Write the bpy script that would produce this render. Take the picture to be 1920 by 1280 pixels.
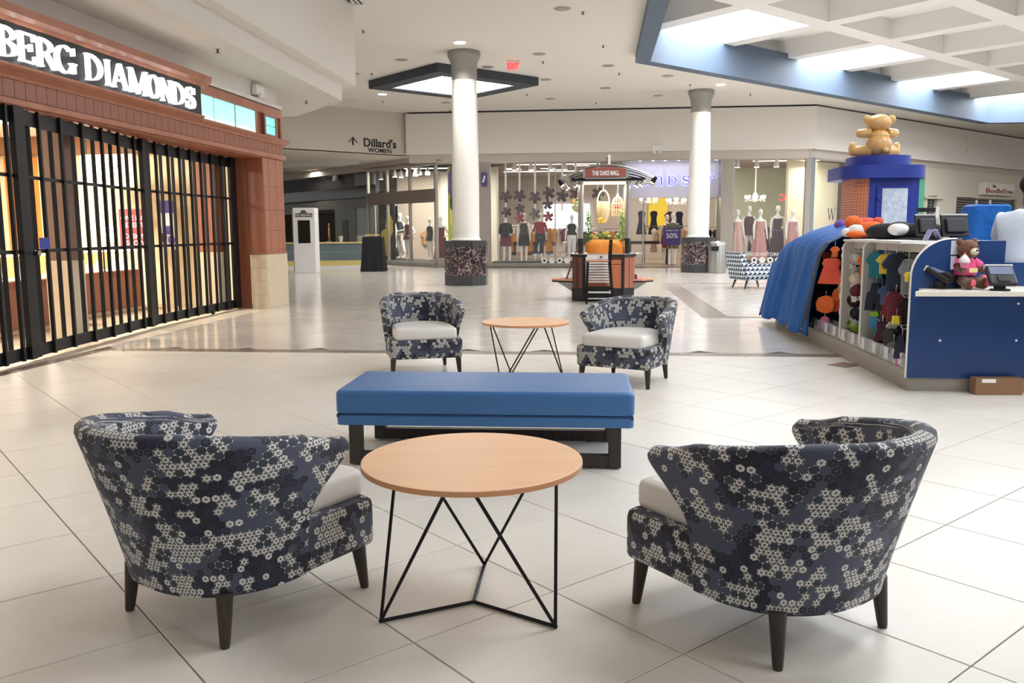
import bpy, bmesh, math, random
from mathutils import Matrix, Vector
random.seed(7)
PI = math.pi
C = bpy.context.scene.collection
SC = bpy.context.scene
for _o in list(bpy.data.objects):
    bpy.data.objects.remove(_o)

# ---------------------------------------------------------------- camera
FPX, PITCH, ROLL, EYE = 1589.3, 0.129, -0.0056, 1.320      # focal length in pixels of the 1920 wide frame
_fw = Vector((0, math.cos(PITCH), -math.sin(PITCH)))
_r0 = Vector((1, 0, 0)); _u0 = _r0.cross(_fw)
_rt = _r0 * math.cos(ROLL) + _u0 * math.sin(ROLL)
_up = -_r0 * math.sin(ROLL) + _u0 * math.cos(ROLL)
EYEV = Vector((0, 0, EYE))
cam_d = bpy.data.cameras.new('camera')
cam = bpy.data.objects.new('camera', cam_d); C.objects.link(cam)
cam_d.sensor_width = 36.0; cam_d.lens = FPX * 36.0 / 1920.0
cam_d.clip_start = 0.05; cam_d.clip_end = 300
cam.matrix_world = Matrix(((_rt.x, _up.x, -_fw.x, 0), (_rt.y, _up.y, -_fw.y, 0), (_rt.z, _up.z, -_fw.z, EYE), (0, 0, 0, 1)))
SC.camera = cam

# ---------------------------------------------------------------- world, exposure
wd = bpy.data.worlds.new('world'); SC.world = wd; wd.use_nodes = True
wd.node_tree.nodes['Background'].inputs[0].default_value = (1.0, 0.975, 0.94, 1)
wd.node_tree.nodes['Background'].inputs[1].default_value = 0.50
SC.view_settings.view_transform = 'Standard'; SC.view_settings.look = 'None'
SC.view_settings.exposure = 0.42; SC.view_settings.gamma = 1.0
SC.view_settings.use_curve_mapping = False
SKY_E, DOWN_E = 10.5, 14.0

# ---------------------------------------------------------------- frames and pixel helpers
TH = math.radians(-5.7)                       # the mall's own axes: a across, b down the concourse
_c, _s = math.cos(TH), math.sin(TH)
def M(a, b, z=0.0): return Vector((_c * a - _s * b, _s * a + _c * b, z))
def toM(v): return Vector((_c * v[0] + _s * v[1], -_s * v[0] + _c * v[1], v[2]))
def ray(x, y): return _fw + _rt * ((x - 960) / FPX) + _up * ((640 - y) / FPX)
def G(x, y, z=0.0):                           # pixel on a level plane
    d = ray(x, y); return EYEV + d * ((z - EYE) / d.z)
def GM(x, y, z=0.0): return toM(G(x, y, z))
def hitM(x, y, n, k):                         # pixel on the upright plane n.(a,b)=k of the mall frame -> (a,b,z)
    d = toM(ray(x, y)); e = toM(EYEV)
    t = (k - n[0] * e.x - n[1] * e.y) / (n[0] * d.x + n[1] * d.y)
    return e + d * t
def atA(x, y, A): return hitM(x, y, (1, 0), A)
def atB(x, y, B): return hitM(x, y, (0, 1), B)

# ---------------------------------------------------------------- mesh builder
class MB:
    def __init__(s): s.v = []; s.f = []; s.uv = []
    def add(s, vs, fs, uvs=None):
        o = len(s.v); s.v += [tuple(p) for p in vs]; s.f += [tuple(i + o for i in q) for q in fs]
        s.uv += list(uvs) if uvs else [(0, 0)] * len(vs)
        return s
    def box(s, x0, x1, y0, y1, z0, z1):
        return s.add([(x0, y0, z0), (x1, y0, z0), (x1, y1, z0), (x0, y1, z0), (x0, y0, z1), (x1, y0, z1), (x1, y1, z1), (x0, y1, z1)],
                     [(0, 3, 2, 1), (4, 5, 6, 7), (0, 1, 5, 4), (1, 2, 6, 5), (2, 3, 7, 6), (3, 0, 4, 7)])
    def obox(s, c, d, m=None):
        h = [q / 2 for q in d]; t = MB().box(-h[0], h[0], -h[1], h[1], -h[2], h[2])
        mm = Matrix.Translation(c) @ (m.to_4x4() if m else Matrix())
        return s.add([mm @ Vector(p) for p in t.v], t.f)
    def bar(s, p, q, w, h=None):              # square bar from p to q
        p, q = Vector(p), Vector(q); d = q - p; h = h or w
        m = d.to_track_quat('Z', 'Y').to_matrix()
        return s.obox((p + q) / 2, (w, h, d.length), m)
    def prism(s, poly, z0, z1, m=None):
        n = len(poly)
        vs = [Vector((x, y, z0)) for x, y in poly] + [Vector((x, y, z1)) for x, y in poly]
        if m: vs = [m @ p for p in vs]
        return s.add(vs, [tuple(range(n - 1, -1, -1)), tuple(range(n, 2 * n))] + [(i, (i + 1) % n, n + (i + 1) % n, n + i) for i in range(n)])
    def loft(s, rings, cap0=True, cap1=True, closed=True, uvs=None):
        n = len(rings[0]); vs = [p for r in rings for p in r]; fs = []
        for k in range(len(rings) - 1):
            for i in range(n if closed else n - 1):
                j = (i + 1) % n; fs.append((k * n + i, k * n + j, (k + 1) * n + j, (k + 1) * n + i))
        if closed and cap0: fs.append(tuple(range(n - 1, -1, -1)))
        if closed and cap1: b = (len(rings) - 1) * n; fs.append(tuple(range(b, b + n)))
        return s.add(vs, fs, uvs)
    def tube(s, pts, r, n=8, caps=True):
        pts = [Vector(p) for p in pts]; rs = r if isinstance(r, (list, tuple)) else [r] * len(pts)
        rings = []; up = None
        for i, p in enumerate(pts):
            d = (pts[min(i + 1, len(pts) - 1)] - pts[max(i - 1, 0)]).normalized()
            if up is None: up = Vector((0, 0, 1)) if abs(d.z) < .9 else Vector((1, 0, 0))
            x = d.cross(up).normalized(); up = x.cross(d).normalized()
            rings.append([p + (x * math.cos(2 * PI * k / n) + up * math.sin(2 * PI * k / n)) * rs[i] for k in range(n)])
        return s.loft(rings, caps, caps)
    def lathe(s, prof, n=24, c=(0, 0, 0), sx=1.0, sy=1.0, cap0=True, cap1=True):
        return s.loft([[(c[0] + r * sx * math.cos(2 * PI * k / n), c[1] + r * sy * math.sin(2 * PI * k / n), c[2] + z) for k in range(n)] for r, z in prof], cap0, cap1)
    def ell(s, c, r, nu=16, nv=10, m=None):
        rings = []
        for j in range(1, nv):
            a = -PI / 2 + PI * j / nv
            ring = [Vector((r[0] * math.cos(a) * math.cos(2 * PI * k / nu), r[1] * math.cos(a) * math.sin(2 * PI * k / nu), r[2] * math.sin(a))) for k in range(nu)]
            rings.append([(m @ p if m else p) + Vector(c) for p in ring])
        return s.loft(rings)
    def quad(s, a, b, c, d): return s.add([a, b, c, d], [(0, 1, 2, 3)])
    def xf(s, m, start=0):
        s.v[start:] = [tuple(m @ Vector(p)) for p in s.v[start:]]; return s
    def mesh(s, name, smooth=False):
        me = bpy.data.meshes.new(name); me.from_pydata(s.v, [], s.f)
        if any(u != (0, 0) for u in s.uv):
            l = me.uv_layers.new(name='UVMap')
            l.data.foreach_set('uv', [q for lp in me.loops for q in s.uv[lp.vertex_index]])
        bm = bmesh.new(); bm.from_mesh(me); bmesh.ops.recalc_face_normals(bm, faces=bm.faces); bm.to_mesh(me); bm.free()
        if smooth:
            me.polygons.foreach_set('use_smooth', [True] * len(me.polygons))
            me.set_sharp_from_angle(angle=smooth if isinstance(smooth, float) else 0.7)
        return me
    def build(s, name, mat, parent=None, loc=None, rz=0.0, smooth=False, bev=0.0, mall=False, seg=2):
        return put(name, s.mesh(name, smooth), mat, parent, loc, rz, bev, mall, seg)

def put(name, me, mat, parent=None, loc=None, rz=0.0, bev=0.0, mall=False, seg=2):
    o = bpy.data.objects.new(name, me); C.objects.link(o)
    if mat and not me.materials: me.materials.append(mat)
    if parent: o.parent = parent
    if loc is not None: o.location = loc
    o.rotation_euler = (0, 0, TH if mall else rz)
    if bev:
        b = o.modifiers.new('bevel', 'BEVEL'); b.width = bev; b.segments = seg; b.limit_method = 'ANGLE'; b.angle_limit = 0.6
    return o
def tag(o, label=None, cat=None, group=None, kind=None):
    if label: o['label'] = label
    if cat: o['category'] = cat
    if group: o['group'] = group
    if kind: o['kind'] = kind
    return o
def thing(name, label, cat, loc=(0, 0, 0), rz=0.0, group=None, mall=False):
    o = bpy.data.objects.new(name, None); C.objects.link(o); o.empty_display_size = .1
    o.location = loc; o.rotation_euler = (0, 0, TH if mall else rz)
    return tag(o, label, cat, group)
def copy_tree(o, parent=None):
    c = o.copy(); C.objects.link(c)
    if parent: c.parent = parent
    for ch in list(o.children): copy_tree(ch, c)
    return c
def shared(name, me, parent, loc, rot=None, scale=None):
    o = bpy.data.objects.new(name, me); C.objects.link(o); o.parent = parent; o.location = loc
    if rot: o.rotation_euler = rot
    if scale: o.scale = scale
    return o

def text_mesh(body, size=1.0, depth=0.01, bold=0.0, align='CENTER', squeeze=1.0):
    cu = bpy.data.curves.new('txt', 'FONT'); cu.body = body; cu.size = size; cu.extrude = depth / 2; cu.offset = bold
    cu.align_x = align; cu.resolution_u = 3
    o = bpy.data.objects.new('txt', cu); C.objects.link(o)
    me = bpy.data.meshes.new_from_object(o.evaluated_get(bpy.context.evaluated_depsgraph_get()))
    bpy.data.objects.remove(o); me.name = 'lettering'
    me.transform(Matrix.Rotation(PI / 2, 4, 'X') @ Matrix.Diagonal((squeeze, 1, 1, 1)))   # stands upright in the xz plane, reads from -y
    return me

# ---------------------------------------------------------------- materials
MATS = {}
class NT:
    def __init__(s, name):
        s.m = bpy.data.materials.new(name); s.m.use_nodes = True; s.t = s.m.node_tree
        s.b = s.t.nodes['Principled BSDF']
    def n(s, typ, **kw):
        o = s.t.nodes.new(typ)
        for k, v in kw.items(): setattr(o, k, v)
        return o
    def put(s, sock, val):
        if isinstance(val, bpy.types.NodeSocket): s.t.links.new(val, sock)
        else:
            if isinstance(val, tuple) and len(val) == 3 and sock.type == 'RGBA': val = val + (1,)
            sock.default_value = val
    def math(s, op, a, b=0.0, c=None):
        o = s.n('ShaderNodeMath', operation=op); s.put(o.inputs[0], a); s.put(o.inputs[1], b)
        if c is not None: s.put(o.inputs[2], c)
        return o.outputs[0]
    def vec(s, op, a, b=(0, 0, 0)):
        o = s.n('ShaderNodeVectorMath', operation=op); s.put(o.inputs[0], a); s.put(o.inputs[1], b)
        return o.outputs['Value'] if op in ('LENGTH', 'DOT_PRODUCT', 'DISTANCE') else o.outputs['Vector']
    def mix(s, f, a, b):
        o = s.n('ShaderNodeMix', data_type='RGBA'); s.put(o.inputs[0], f); s.put(o.inputs[6], a); s.put(o.inputs[7], b); return o.outputs[2]
    def noise(s, vec=None, scale=5.0, detail=2.0, rough=.5):
        o = s.n('ShaderNodeTexNoise'); o.inputs['Scale'].default_value = scale; o.inputs['Detail'].default_value = detail; o.inputs['Roughness'].default_value = rough
        if vec is not None: s.put(o.inputs['Vector'], vec)
        return o.outputs['Fac']
    def coord(s, k='Object'): return s.n('ShaderNodeTexCoord').outputs[k]
    def ramp(s, f, stops):
        o = s.n('ShaderNodeValToRGB'); s.put(o.inputs[0], f); e = o.color_ramp.elements
        while len(e) < len(stops): e.new(.5)
        for q, (p, c) in zip(e, stops): q.position = p; q.color = (c + (1,)) if len(c) == 3 else c
        return o.outputs[0]
    def bump(s, h, strength=.2, dist=.01):
        o = s.n('ShaderNodeBump'); o.inputs['Strength'].default_value = strength; o.inputs['Distance'].default_value = dist
        s.put(o.inputs['Height'], h); s.put(s.b.inputs['Normal'], o.outputs[0])
    def set(s, **kw):
        for k, v in kw.items(): s.put(s.b.inputs[{'col': 'Base Color', 'rough': 'Roughness', 'metal': 'Metallic', 'trans': 'Transmission Weight', 'alpha': 'Alpha', 'ecol': 'Emission Color', 'estr': 'Emission Strength', 'spec': 'Specular IOR Level', 'sheen': 'Sheen Weight', 'ior': 'IOR'}[k]], v)
        return s
def lin(r, g, b):                             # sRGB 0-255 to linear
    return tuple((c / 255 / 12.92) if c <= 10.3 else ((c / 255 + .055) / 1.055) ** 2.4 for c in (r, g, b))
def mat(key, rgb=None, rough=.5, metal=0.0, var=.0, vscale=4.0, bump=0.0, bscale=60.0, spec=None, sheen=None):
    if key in MATS: return MATS[key]
    t = NT(key); c = lin(*rgb)
    if var:
        f = t.noise(t.coord(), vscale, 4.0)
        t.set(col=t.mix(f, tuple(q * (1 - var) for q in c), tuple(min(1, q * (1 + var)) for q in c)))
    else: t.set(col=c)
    t.set(rough=rough, metal=metal)
    if spec is not None: t.set(spec=spec)
    if sheen is not None: t.set(sheen=sheen)
    if bump: t.bump(t.noise(t.coord(), bscale, 3.0), bump, .01)
    MATS[key] = t.m; return t.m
def emis(key, rgb, strength, base=None):
    if key in MATS: return MATS[key]
    t = NT(key); t.set(col=lin(*(base or rgb)), ecol=lin(*rgb), estr=strength, rough=.5); MATS[key] = t.m; return t.m
def glass(key, tint=(235, 240, 238), alpha=.12, rough=.02):      # thin architectural pane: mostly clear, with reflections
    if key in MATS: return MATS[key]
    t = NT(key); t.set(col=lin(*tint), rough=rough, alpha=alpha, spec=.6); MATS[key] = t.m; return t.m
def wood(key, c1, c2, rough=.4, scale=(1, 12, 12), bump=.05):
    if key in MATS: return MATS[key]
    t = NT(key); v = t.vec('MULTIPLY', t.coord(), scale)
    f = t.noise(v, 2.2, 5.0, .6)
    t.set(col=t.ramp(f, [(.3, lin(*c1)), (.7, lin(*c2))]), rough=rough); t.bump(f, bump, .005); MATS[key] = t.m; return t.m
# ================================================================ shared materials
def flower_fabric():
    t = NT('flower_fabric')
    uv = t.coord('UV')
    p = t.vec('ADD', t.vec('SCALE', uv), (200, 200, 0))
    sc = [n for n in t.t.nodes if n.type == 'VECT_MATH' and n.operation == 'SCALE'][0]; sc.inputs['Scale'].default_value = 1 / .0300
    r, h = (1, 1.7320508, 1), (.5, .8660254, .5)
    a = t.vec('SUBTRACT', t.vec('MODULO', p, r), h)
    b = t.vec('SUBTRACT', t.vec('MODULO', t.vec('SUBTRACT', p, h), r), h)
    flat = (1, 1, 0)
    a = t.vec('MULTIPLY', a, flat); b = t.vec('MULTIPLY', b, flat)
    sel = t.math('LESS_THAN', t.vec('DOT_PRODUCT', a, a), t.vec('DOT_PRODUCT', b, b))
    gv = t.vec('ADD', b, t.vec('MULTIPLY', t.vec('SUBTRACT', a, b), sel))
    cell = t.vec('SUBTRACT', p, gv)
    rad = t.vec('LENGTH', gv)
    sx = t.n('ShaderNodeSeparateXYZ'); t.put(sx.inputs[0], gv)
    ang = t.math('ARCTAN2', sx.outputs[1], sx.outputs[0])
    spoke = t.math('GREATER_THAN', t.math('MULTIPLY', rad, t.math('ABSOLUTE', t.math('SINE', t.math('MULTIPLY', ang, 3.0)))), .095)   # 1 = away from spokes
    ringl = t.math('GREATER_THAN', t.math('ABSOLUTE', t.math('SUBTRACT', rad, .44)), .055)
    wn = t.n('ShaderNodeTexWhiteNoise', noise_dimensions='2D'); t.put(wn.inputs['Vector'], t.vec('SNAP', t.vec('ADD', cell, (.21, .21, 0)), (.25, .25, 1)))
    rnd = wn.outputs['Value']
    n1 = t.noise(cell, .27, 3.0, .62); n2 = t.noise(t.vec('ADD', cell, (37, 11, 5)), .16, 2.0, .5)
    dense = t.math('GREATER_THAN', t.math('ADD', n1, t.math('MULTIPLY', rnd, .05)), .542)
    hole = t.math('MULTIPLY', t.math('GREATER_THAN', rnd, .74), t.math('LESS_THAN', rad, .47))
    w1 = t.math('MULTIPLY', t.math('MULTIPLY', dense, spoke), t.math('MULTIPLY', ringl, t.math('SUBTRACT', 1.0, hole)))
    w2 = t.math('MULTIPLY', t.math('MULTIPLY', t.math('LESS_THAN', rnd, .12), t.math('LESS_THAN', rad, .42)), spoke)
    white = t.math('MAXIMUM', w1, w2)
    dark = t.math('MAXIMUM', t.math('GREATER_THAN', n2, .50), dense)
    blackfl = t.math('MULTIPLY', t.math('MULTIPLY', t.math('GREATER_THAN', rnd, .42), t.math('LESS_THAN', rad, .44)), spoke)
    base = t.mix(dark, lin(68, 73, 92), lin(34, 37, 58))
    base = t.mix(t.math('MULTIPLY', blackfl, t.math('GREATER_THAN', n2, .44)), base, lin(17, 18, 29))
    base = t.mix(t.math('MULTIPLY', hole, dense), base, lin(48, 56, 66))
    t.set(col=t.mix(white, base, lin(222, 220, 212)), rough=.8, sheen=.15)
    t.bump(t.noise(t.vec('MULTIPLY', uv, (900, 900, 1)), 1.0, 1.0), .15, .002)
    return t.m
FLOWER = flower_fabric()
def cube_fabric():
    t = NT('cube_fabric'); uv = t.coord('UV')
    p = t.vec('ADD', t.vec('MULTIPLY', uv, (9, 9, 0)), (100, 100, 0))
    r, h = (1, 1.7320508, 1), (.5, .8660254, .5)
    a = t.vec('MULTIPLY', t.vec('SUBTRACT', t.vec('MODULO', p, r), h), (1, 1, 0))
    b = t.vec('MULTIPLY', t.vec('SUBTRACT', t.vec('MODULO', t.vec('SUBTRACT', p, h), r), h), (1, 1, 0))
    sel = t.math('LESS_THAN', t.vec('DOT_PRODUCT', a, a), t.vec('DOT_PRODUCT', b, b))
    gv = t.vec('ADD', b, t.vec('MULTIPLY', t.vec('SUBTRACT', a, b), sel))
    sx = t.n('ShaderNodeSeparateXYZ'); t.put(sx.inputs[0], gv)
    an = t.math('ADD', t.math('DIVIDE', t.math('ARCTAN2', sx.outputs[1], sx.outputs[0]), 2 * PI), .5)
    t.set(col=t.ramp(an, [(0, lin(226, 230, 234)), (.34, lin(150, 168, 186)), (.67, lin(46, 50, 66))]), rough=.8)
    [n for n in t.t.nodes if n.type == 'VALTORGB'][0].color_ramp.interpolation = 'CONSTANT'
    return t.m
CUBE = cube_fabric()
def tile_mat(key, c1, c2, rough, rv):
    t = NT(key); oi = t.n('ShaderNodeObjectInfo')
    v = t.vec('ADD', t.coord(), t.vec('MULTIPLY', oi.outputs['Location'], (3.1, 1.7, 0)))
    f = t.noise(v, 3.2, 5.0, .65); g = t.noise(v, 26.0, 3.0, .6)
    c = t.mix(t.math('MULTIPLY', oi.outputs['Random'], .5), t.ramp(f, [(.3, lin(*c1)), (.7, lin(*c2))]), lin(*c2))
    t.set(col=t.mix(t.math('MULTIPLY', g, .10), c, lin(168, 158, 144)), rough=t.math('ADD', t.math('MULTIPLY', f, rv), rough), spec=.5)
    return t.m
TILE_NEAR = tile_mat('tile_matte', (216, 211, 201), (227, 222, 213), .27, .16)
TILE_FAR = tile_mat('tile_polished', (206, 200, 192), (220, 215, 208), .10, .10)
GROUT = mat('grout', (92, 82, 70), .95)
WHITE = mat('ceiling_paint', (226, 221, 213), .85)
WALLP = mat('wall_paint', (222, 217, 209), .8)
TAN = mat('tan_paint', (192, 183, 172), .8)
TAUPE = mat('taupe_metal', (150, 144, 136), .45, .3)
STEELBLUE = mat('steelblue_paint', (86, 102, 122), .6)
CHARCOAL = mat('charcoal_paint', (56, 63, 73), .6)
BLACK = mat('black_plastic', (22, 23, 25), .45)
BLACKM = mat('black_metal', (20, 21, 24), .4, .5)
CHROME = mat('chrome', (200, 200, 202), .18, 1.0)
STEEL = mat('brushed_steel', (176, 174, 170), .32, .9, var=.05, vscale=8)
REDWOOD = wood('red_wood', (160, 98, 72), (178, 116, 90), .36, (2, 2, .6))
REDWOOD2 = wood('red_wood_dark', (142, 82, 60), (160, 98, 74), .38, (2, 2, .6))
DARKLEG = wood('dark_stained_wood', (38, 30, 26), (56, 45, 40), .45, (20, 20, 2))
BEECH = wood('beech_laminate', (234, 188, 148), (242, 198, 160), .38, (1.2, 9, 9), .0)
STONE = mat('travertine', (214, 198, 172), .4, 0, .10, 6)
GLASS = glass('clear_glass', alpha=.04)
WHITEP = mat('white_laminate', (236, 234, 230), .4)
PVINYL = mat('grey_vinyl', (222, 219, 213), .42, 0, .02, 6)
SKIN = mat('mannequin_white', (240, 238, 233), .35)
def marble():
    t = NT('dark_marble'); v = t.coord()
    d = t.noise(v, 3.0, 4.0, .6)
    w = t.vec('ADD', v, t.n('ShaderNodeCombineXYZ').outputs[0])
    vo = t.n('ShaderNodeTexVoronoi', feature='DISTANCE_TO_EDGE'); vo.inputs['Scale'].default_value = 6.0
    nz = t.n('ShaderNodeTexNoise'); nz.inputs['Scale'].default_value = 4.0; nz.inputs['Detail'].default_value = 4.0
    t.put(nz.inputs['Vector'], v); t.put(vo.inputs['Vector'], t.vec('ADD', w, t.vec('MULTIPLY', nz.outputs['Color'], (.55, .55, .55))))
    t.set(col=t.mix(t.math('LESS_THAN', vo.outputs['Distance'], t.math('MULTIPLY', d, .06)), t.ramp(d, [(.35, lin(38, 26, 30)), (.7, lin(84, 62, 66))]), lin(176, 160, 156)), rough=.12)
    return t.m
MARBLE = marble()

# ================================================================ floor
fl = MB().box(-30, 40, -8, 75, -.12, -.009).build('floor', GROUT); tag(fl, 'pale diagonal stone tile floor of the mall concourse', None, None, 'structure')
TS, TA = .61, .6865; TU0, TV0 = -1.2946, -4.6388
def node(u, v):
    du, dv = (u - TU0) * TS, (v - TV0) * TS
    return Vector((du * math.cos(TA) - dv * math.sin(TA), du * math.sin(TA) + dv * math.cos(TA)))
def clip(poly, n, k):                          # keep n.p <= k
    out = []
    for i, p in enumerate(poly):
        q = poly[(i + 1) % len(poly)]; dp = n[0] * p[0] + n[1] * p[1] - k; dq = n[0] * q[0] + n[1] * q[1] - k
        if dp <= 0: out.append(p)
        if dp * dq < 0:
            t = dp / (dp - dq); out.append((p[0] + (q[0] - p[0]) * t, p[1] + (q[1] - p[1]) * t))
    return out
def tile_mb(poly, gap=.0055, ch=.0015, mb=None):
    c = Vector((sum(p[0] for p in poly) / len(poly), sum(p[1] for p in poly) / len(poly)))
    def ins(g): return [(p[0] + (c.x - p[0]) * g / max(.08, (Vector(p) - c).length) * 1.41, p[1] + (c.y - p[1]) * g / max(.08, (Vector(p) - c).length) * 1.41) for p in poly]
    A_, B_ = ins(gap / 2), ins(gap / 2 + ch)
    mb = mb or MB()
    return mb.loft([[(x, y, -.0095) for x, y in A_], [(x, y, -ch) for x, y in A_], [(x, y, 0) for x, y in B_]], False, True)
STR0, STR1, LEFTA = 9.05, 9.28, -5.56
aa, bb = (M(1, 0).xy, M(0, 1).xy)
bx0, bx1, by0, by1 = 1.62, 2.02, 13.3, 21.5      # second border around the lounge on the right
zones = []
cand = []
for u in range(-14, 74):
    for v in range(-34, 62):
        q = [node(u, v), node(u + 1, v), node(u + 1, v + 1), node(u, v + 1)]
        c = (q[0] + q[2]) / 2; m = toM((c.x, c.y, 0))
        if c.y < 1.3 or c.y > 46 or abs(c.x) > c.y * .66 + 1.2 or m.y > 45: continue
        if m.y > 31 and m.x > -5.5: continue
        poly = [tuple(p) for p in q]
        near = m.y < (STR0 + STR1) / 2
        parts = []
        if near:
            p2 = clip(clip(poly, bb, STR0 - .002), -aa, -LEFTA)
            parts = [p2]
        else:
            p2 = clip(poly, -bb, -(STR1 + .002))
            if m.y < 15.6: p2 = clip(p2, -aa, 6.25)
            if m.x > 1.2 and by0 - .6 < m.y < by1 + 1:
                parts = [clip(p2, aa, bx0), clip(clip(clip(p2, -aa, -bx1), bb, by1), -bb, -by0), clip(clip(p2, -bb, -(by1 + .25)), -aa, -bx0), clip(clip(p2, bb, by0 - .25), -aa, -bx0)]
            else: parts = [p2]
        for p in parts:
            if len(p) < 3: continue
            ar = abs(sum(p[i][0] * p[(i + 1) % len(p)][1] - p[(i + 1) % len(p)][0] * p[i][1] for i in range(len(p)))) / 2
            if ar < .004: continue
            cand.append((-ar / c.y ** 3, near, p, len(p) == 4 and abs(ar - TS * TS) < 1e-4, c))
cand.sort(key=lambda q: q[0])
sq = [(-TS / 2, -TS / 2), (TS / 2, -TS / 2), (TS / 2, TS / 2), (-TS / 2, TS / 2)]
proto = {True: tile_mb(sq).mesh('tile'), False: tile_mb(sq).mesh('tile')}
proto[True].materials.append(TILE_NEAR); proto[False].materials.append(TILE_FAR)
rest = MB(); rest_near = MB()
for i, (_, near, p, full, c) in enumerate(cand):
    if i < 300:
        if full:
            o = shared('tile', proto[near], fl, (c.x, c.y, random.uniform(-.0006, 0)), (0, 0, TA + (PI / 2) * random.randrange(4)))
        else:
            o = tile_mb([(x - c.x, y - c.y) for x, y in p]).build('tile', TILE_NEAR if near else TILE_FAR, fl, (c.x, c.y, 0))
    else: tile_mb(p, mb=rest if not near else rest_near)
tag(rest.build('tile_field', TILE_FAR, fl), kind='stuff')
if rest_near.v: tag(rest_near.build('tile_field_edge', TILE_NEAR, fl), kind='stuff')
BORDER = mat('border_stone', (136, 124, 112), .25, 0, .1, 5)
THRESH = mat('threshold_stone', (226, 214, 196), .3, 0, .04, 4)
def mbox(a0, a1, b0, b1, z0, z1, name, m, parent=None, **kw):
    return MB().box(a0, a1, b0, b1, z0, z1).build(name, m, parent, mall=True, **kw)
for k in range(11):
    a = LEFTA + k * .92 + .002; mbox(a, a + .916, STR0, STR1, -.0045, 0, 'border_strip', BORDER, fl)
for k in range(10): mbox(LEFTA - .17, LEFTA - .003, 9.05 - (k + 1) * .62, 9.05 - k * .62 - .004, -.0045, 0, 'border_strip', BORDER, fl)
mbox(-7.2, LEFTA - .173, 2.5, 14.4, -.0045, .001, 'threshold', THRESH, fl)
for k in range(9): mbox(bx0, bx1, by0 + k * .911, by0 + k * .911 + .908, -.0045, 0, 'border_strip', BORDER, fl)
for k in range(8):
    mbox(bx0 + k * 1.2, bx0 + k * 1.2 + 1.196, by1 + .003, by1 + .247, -.0045, 0, 'border_strip', BORDER, fl)
    mbox(bx0 + k * 1.2, bx0 + k * 1.2 + 1.196, by0 - .247, by0 - .003, -.0045, 0, 'border_strip', BORDER, fl)

# ================================================================ ceiling
ZC = 5.65
ce = MB()
def slab(poly, z0, z1, mb=None): return (mb or MB()).prism(poly, z0, z1)
slab([(-3.4, -4), (.92, -4), (.92, 34), (-16, 34), (-16, 14), (-3.4, 14)], ZC, ZC + .2, ce)
slab([(.92, -4), (43, -4), (43, 5), (36, -2), (5, -2), (.92, 2.06)], ZC, ZC + .2, ce)
slab([(.92, 21.85), (15.1, 36.03), (40, 36.03), (40, 60), (.92, 60)], ZC, ZC + .2, ce)
ceil = ce.build('ceiling', WHITE, mall=True); tag(ceil, 'flat white plaster ceiling of the concourse', None, None, 'structure')
# stepped bulkhead over the jewellery store
SOF = 3.86
slab([(-9, -4), (-4.95, -4), (-4.95, 16.55), (-6.6, 18.6), (-12, 18.6), (-12, 15.3), (-9, 15.3)], SOF, SOF + .3).build('soffit', WHITE, ceil).rotation_euler[2] = 0
slab([(-9, -4), (-4.72, -4), (-4.72, 16.75), (-6.5, 18.9), (-12, 18.9), (-12, 15.3), (-9, 15.3)], SOF + .3, ZC).build('bulkhead', WHITE, ceil).rotation_euler[2] = 0
# skylight well: an octagon in blue grey with coffers above
OCT = [(.92, 21.85), (15.1, 36.03), (31, 36.03), (43, 24), (43, 5), (36, -2), (5, -2), (.92, 2.08)]  # near end lies out of view, shaped to set the light on the near floor
def offset(poly, d):
    out = []; n = len(poly)
    for i in range(n):
        p0, p1, p2 = Vector(poly[i - 1]), Vector(poly[i]), Vector(poly[(i + 1) % n])
        e1, e2 = (p1 - p0).normalized(), (p2 - p1).normalized()
        n1, n2 = Vector((e1.y, -e1.x)), Vector((e2.y, -e2.x))
        b = (n1 + n2).normalized(); out.append(p1 + b * (d / b.dot(n1)))
    return [tuple(p) for p in out]
ZL, ZR = 5.43, 6.22
inn = offset(OCT, .36)
ring = MB(); n = len(OCT)
ring.loft([[(x, y, ZC + .1) for x, y in OCT], [(x, y, ZL) for x, y in OCT], [(x, y, ZL) for x, y in inn], [(x, y, ZR + .12) for x, y in inn]], False, False)
wl = ring.build('skylight_well', STEELBLUE, ceil, mall=False)
R2 = math.sqrt(.5)
def st(s, t): return ((s - t) * R2, (s + t) * R2)         # lattice turned 45 degrees in the mall frame
COFF = mat('coffer_paint', (236, 233, 229), .85)
PANE = emis('skylight_pane', (246, 250, 255), SKY_E)
ribs = MB()
S0, T0 = 16.62, 11.93
def inside(p):
    r = 1.5
    return p[0] > -1 and -2.5 < p[1] < 37 and p[1] - p[0] < 22.6 and p[0] + p[1] > 3 and p[0] < 45
for row in range(0, 9):
    t1 = T0 - 3 * row + (2.9 if row == 0 else 2.5); t0 = T0 - 3 * row
    for k in range(-6, 10):
        s0 = S0 + 3 * k; cxy = st(s0 + 1.25, (t0 + t1) / 2)
        if not inside(cxy): continue
        lit = row % 2 == 0 and k % 2 == 0  # rows beyond the first are out of view, lit to add light
        z = ZR + (.06 if lit else .5)
        q = [st(s0, t0), st(s0 + 2.5, t0), st(s0 + 2.5, t1), st(s0, t1)]
        if lit: MB().prism(q, z, z + .04).build('skylight_pane', PANE, ceil)
        else: MB().prism(q, z, z + .04).build('coffer_panel', COFF, ceil)
        # four sides of the coffer
        w = [st(s0 - .25, t0 - .25), st(s0 + 2.75, t0 - .25), st(s0 + 2.75, t1 + .25), st(s0 - .25, t1 + .25)]
        ribs.loft([[(x, y, ZR + .55) for x, y in w], [(x, y, ZR) for x, y in w], [(x, y, ZR) for x, y in q], [(x, y, ZR + .55) for x, y in q]], False, False)
rb = ribs.build('coffer_rib', COFF, ceil)
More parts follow.
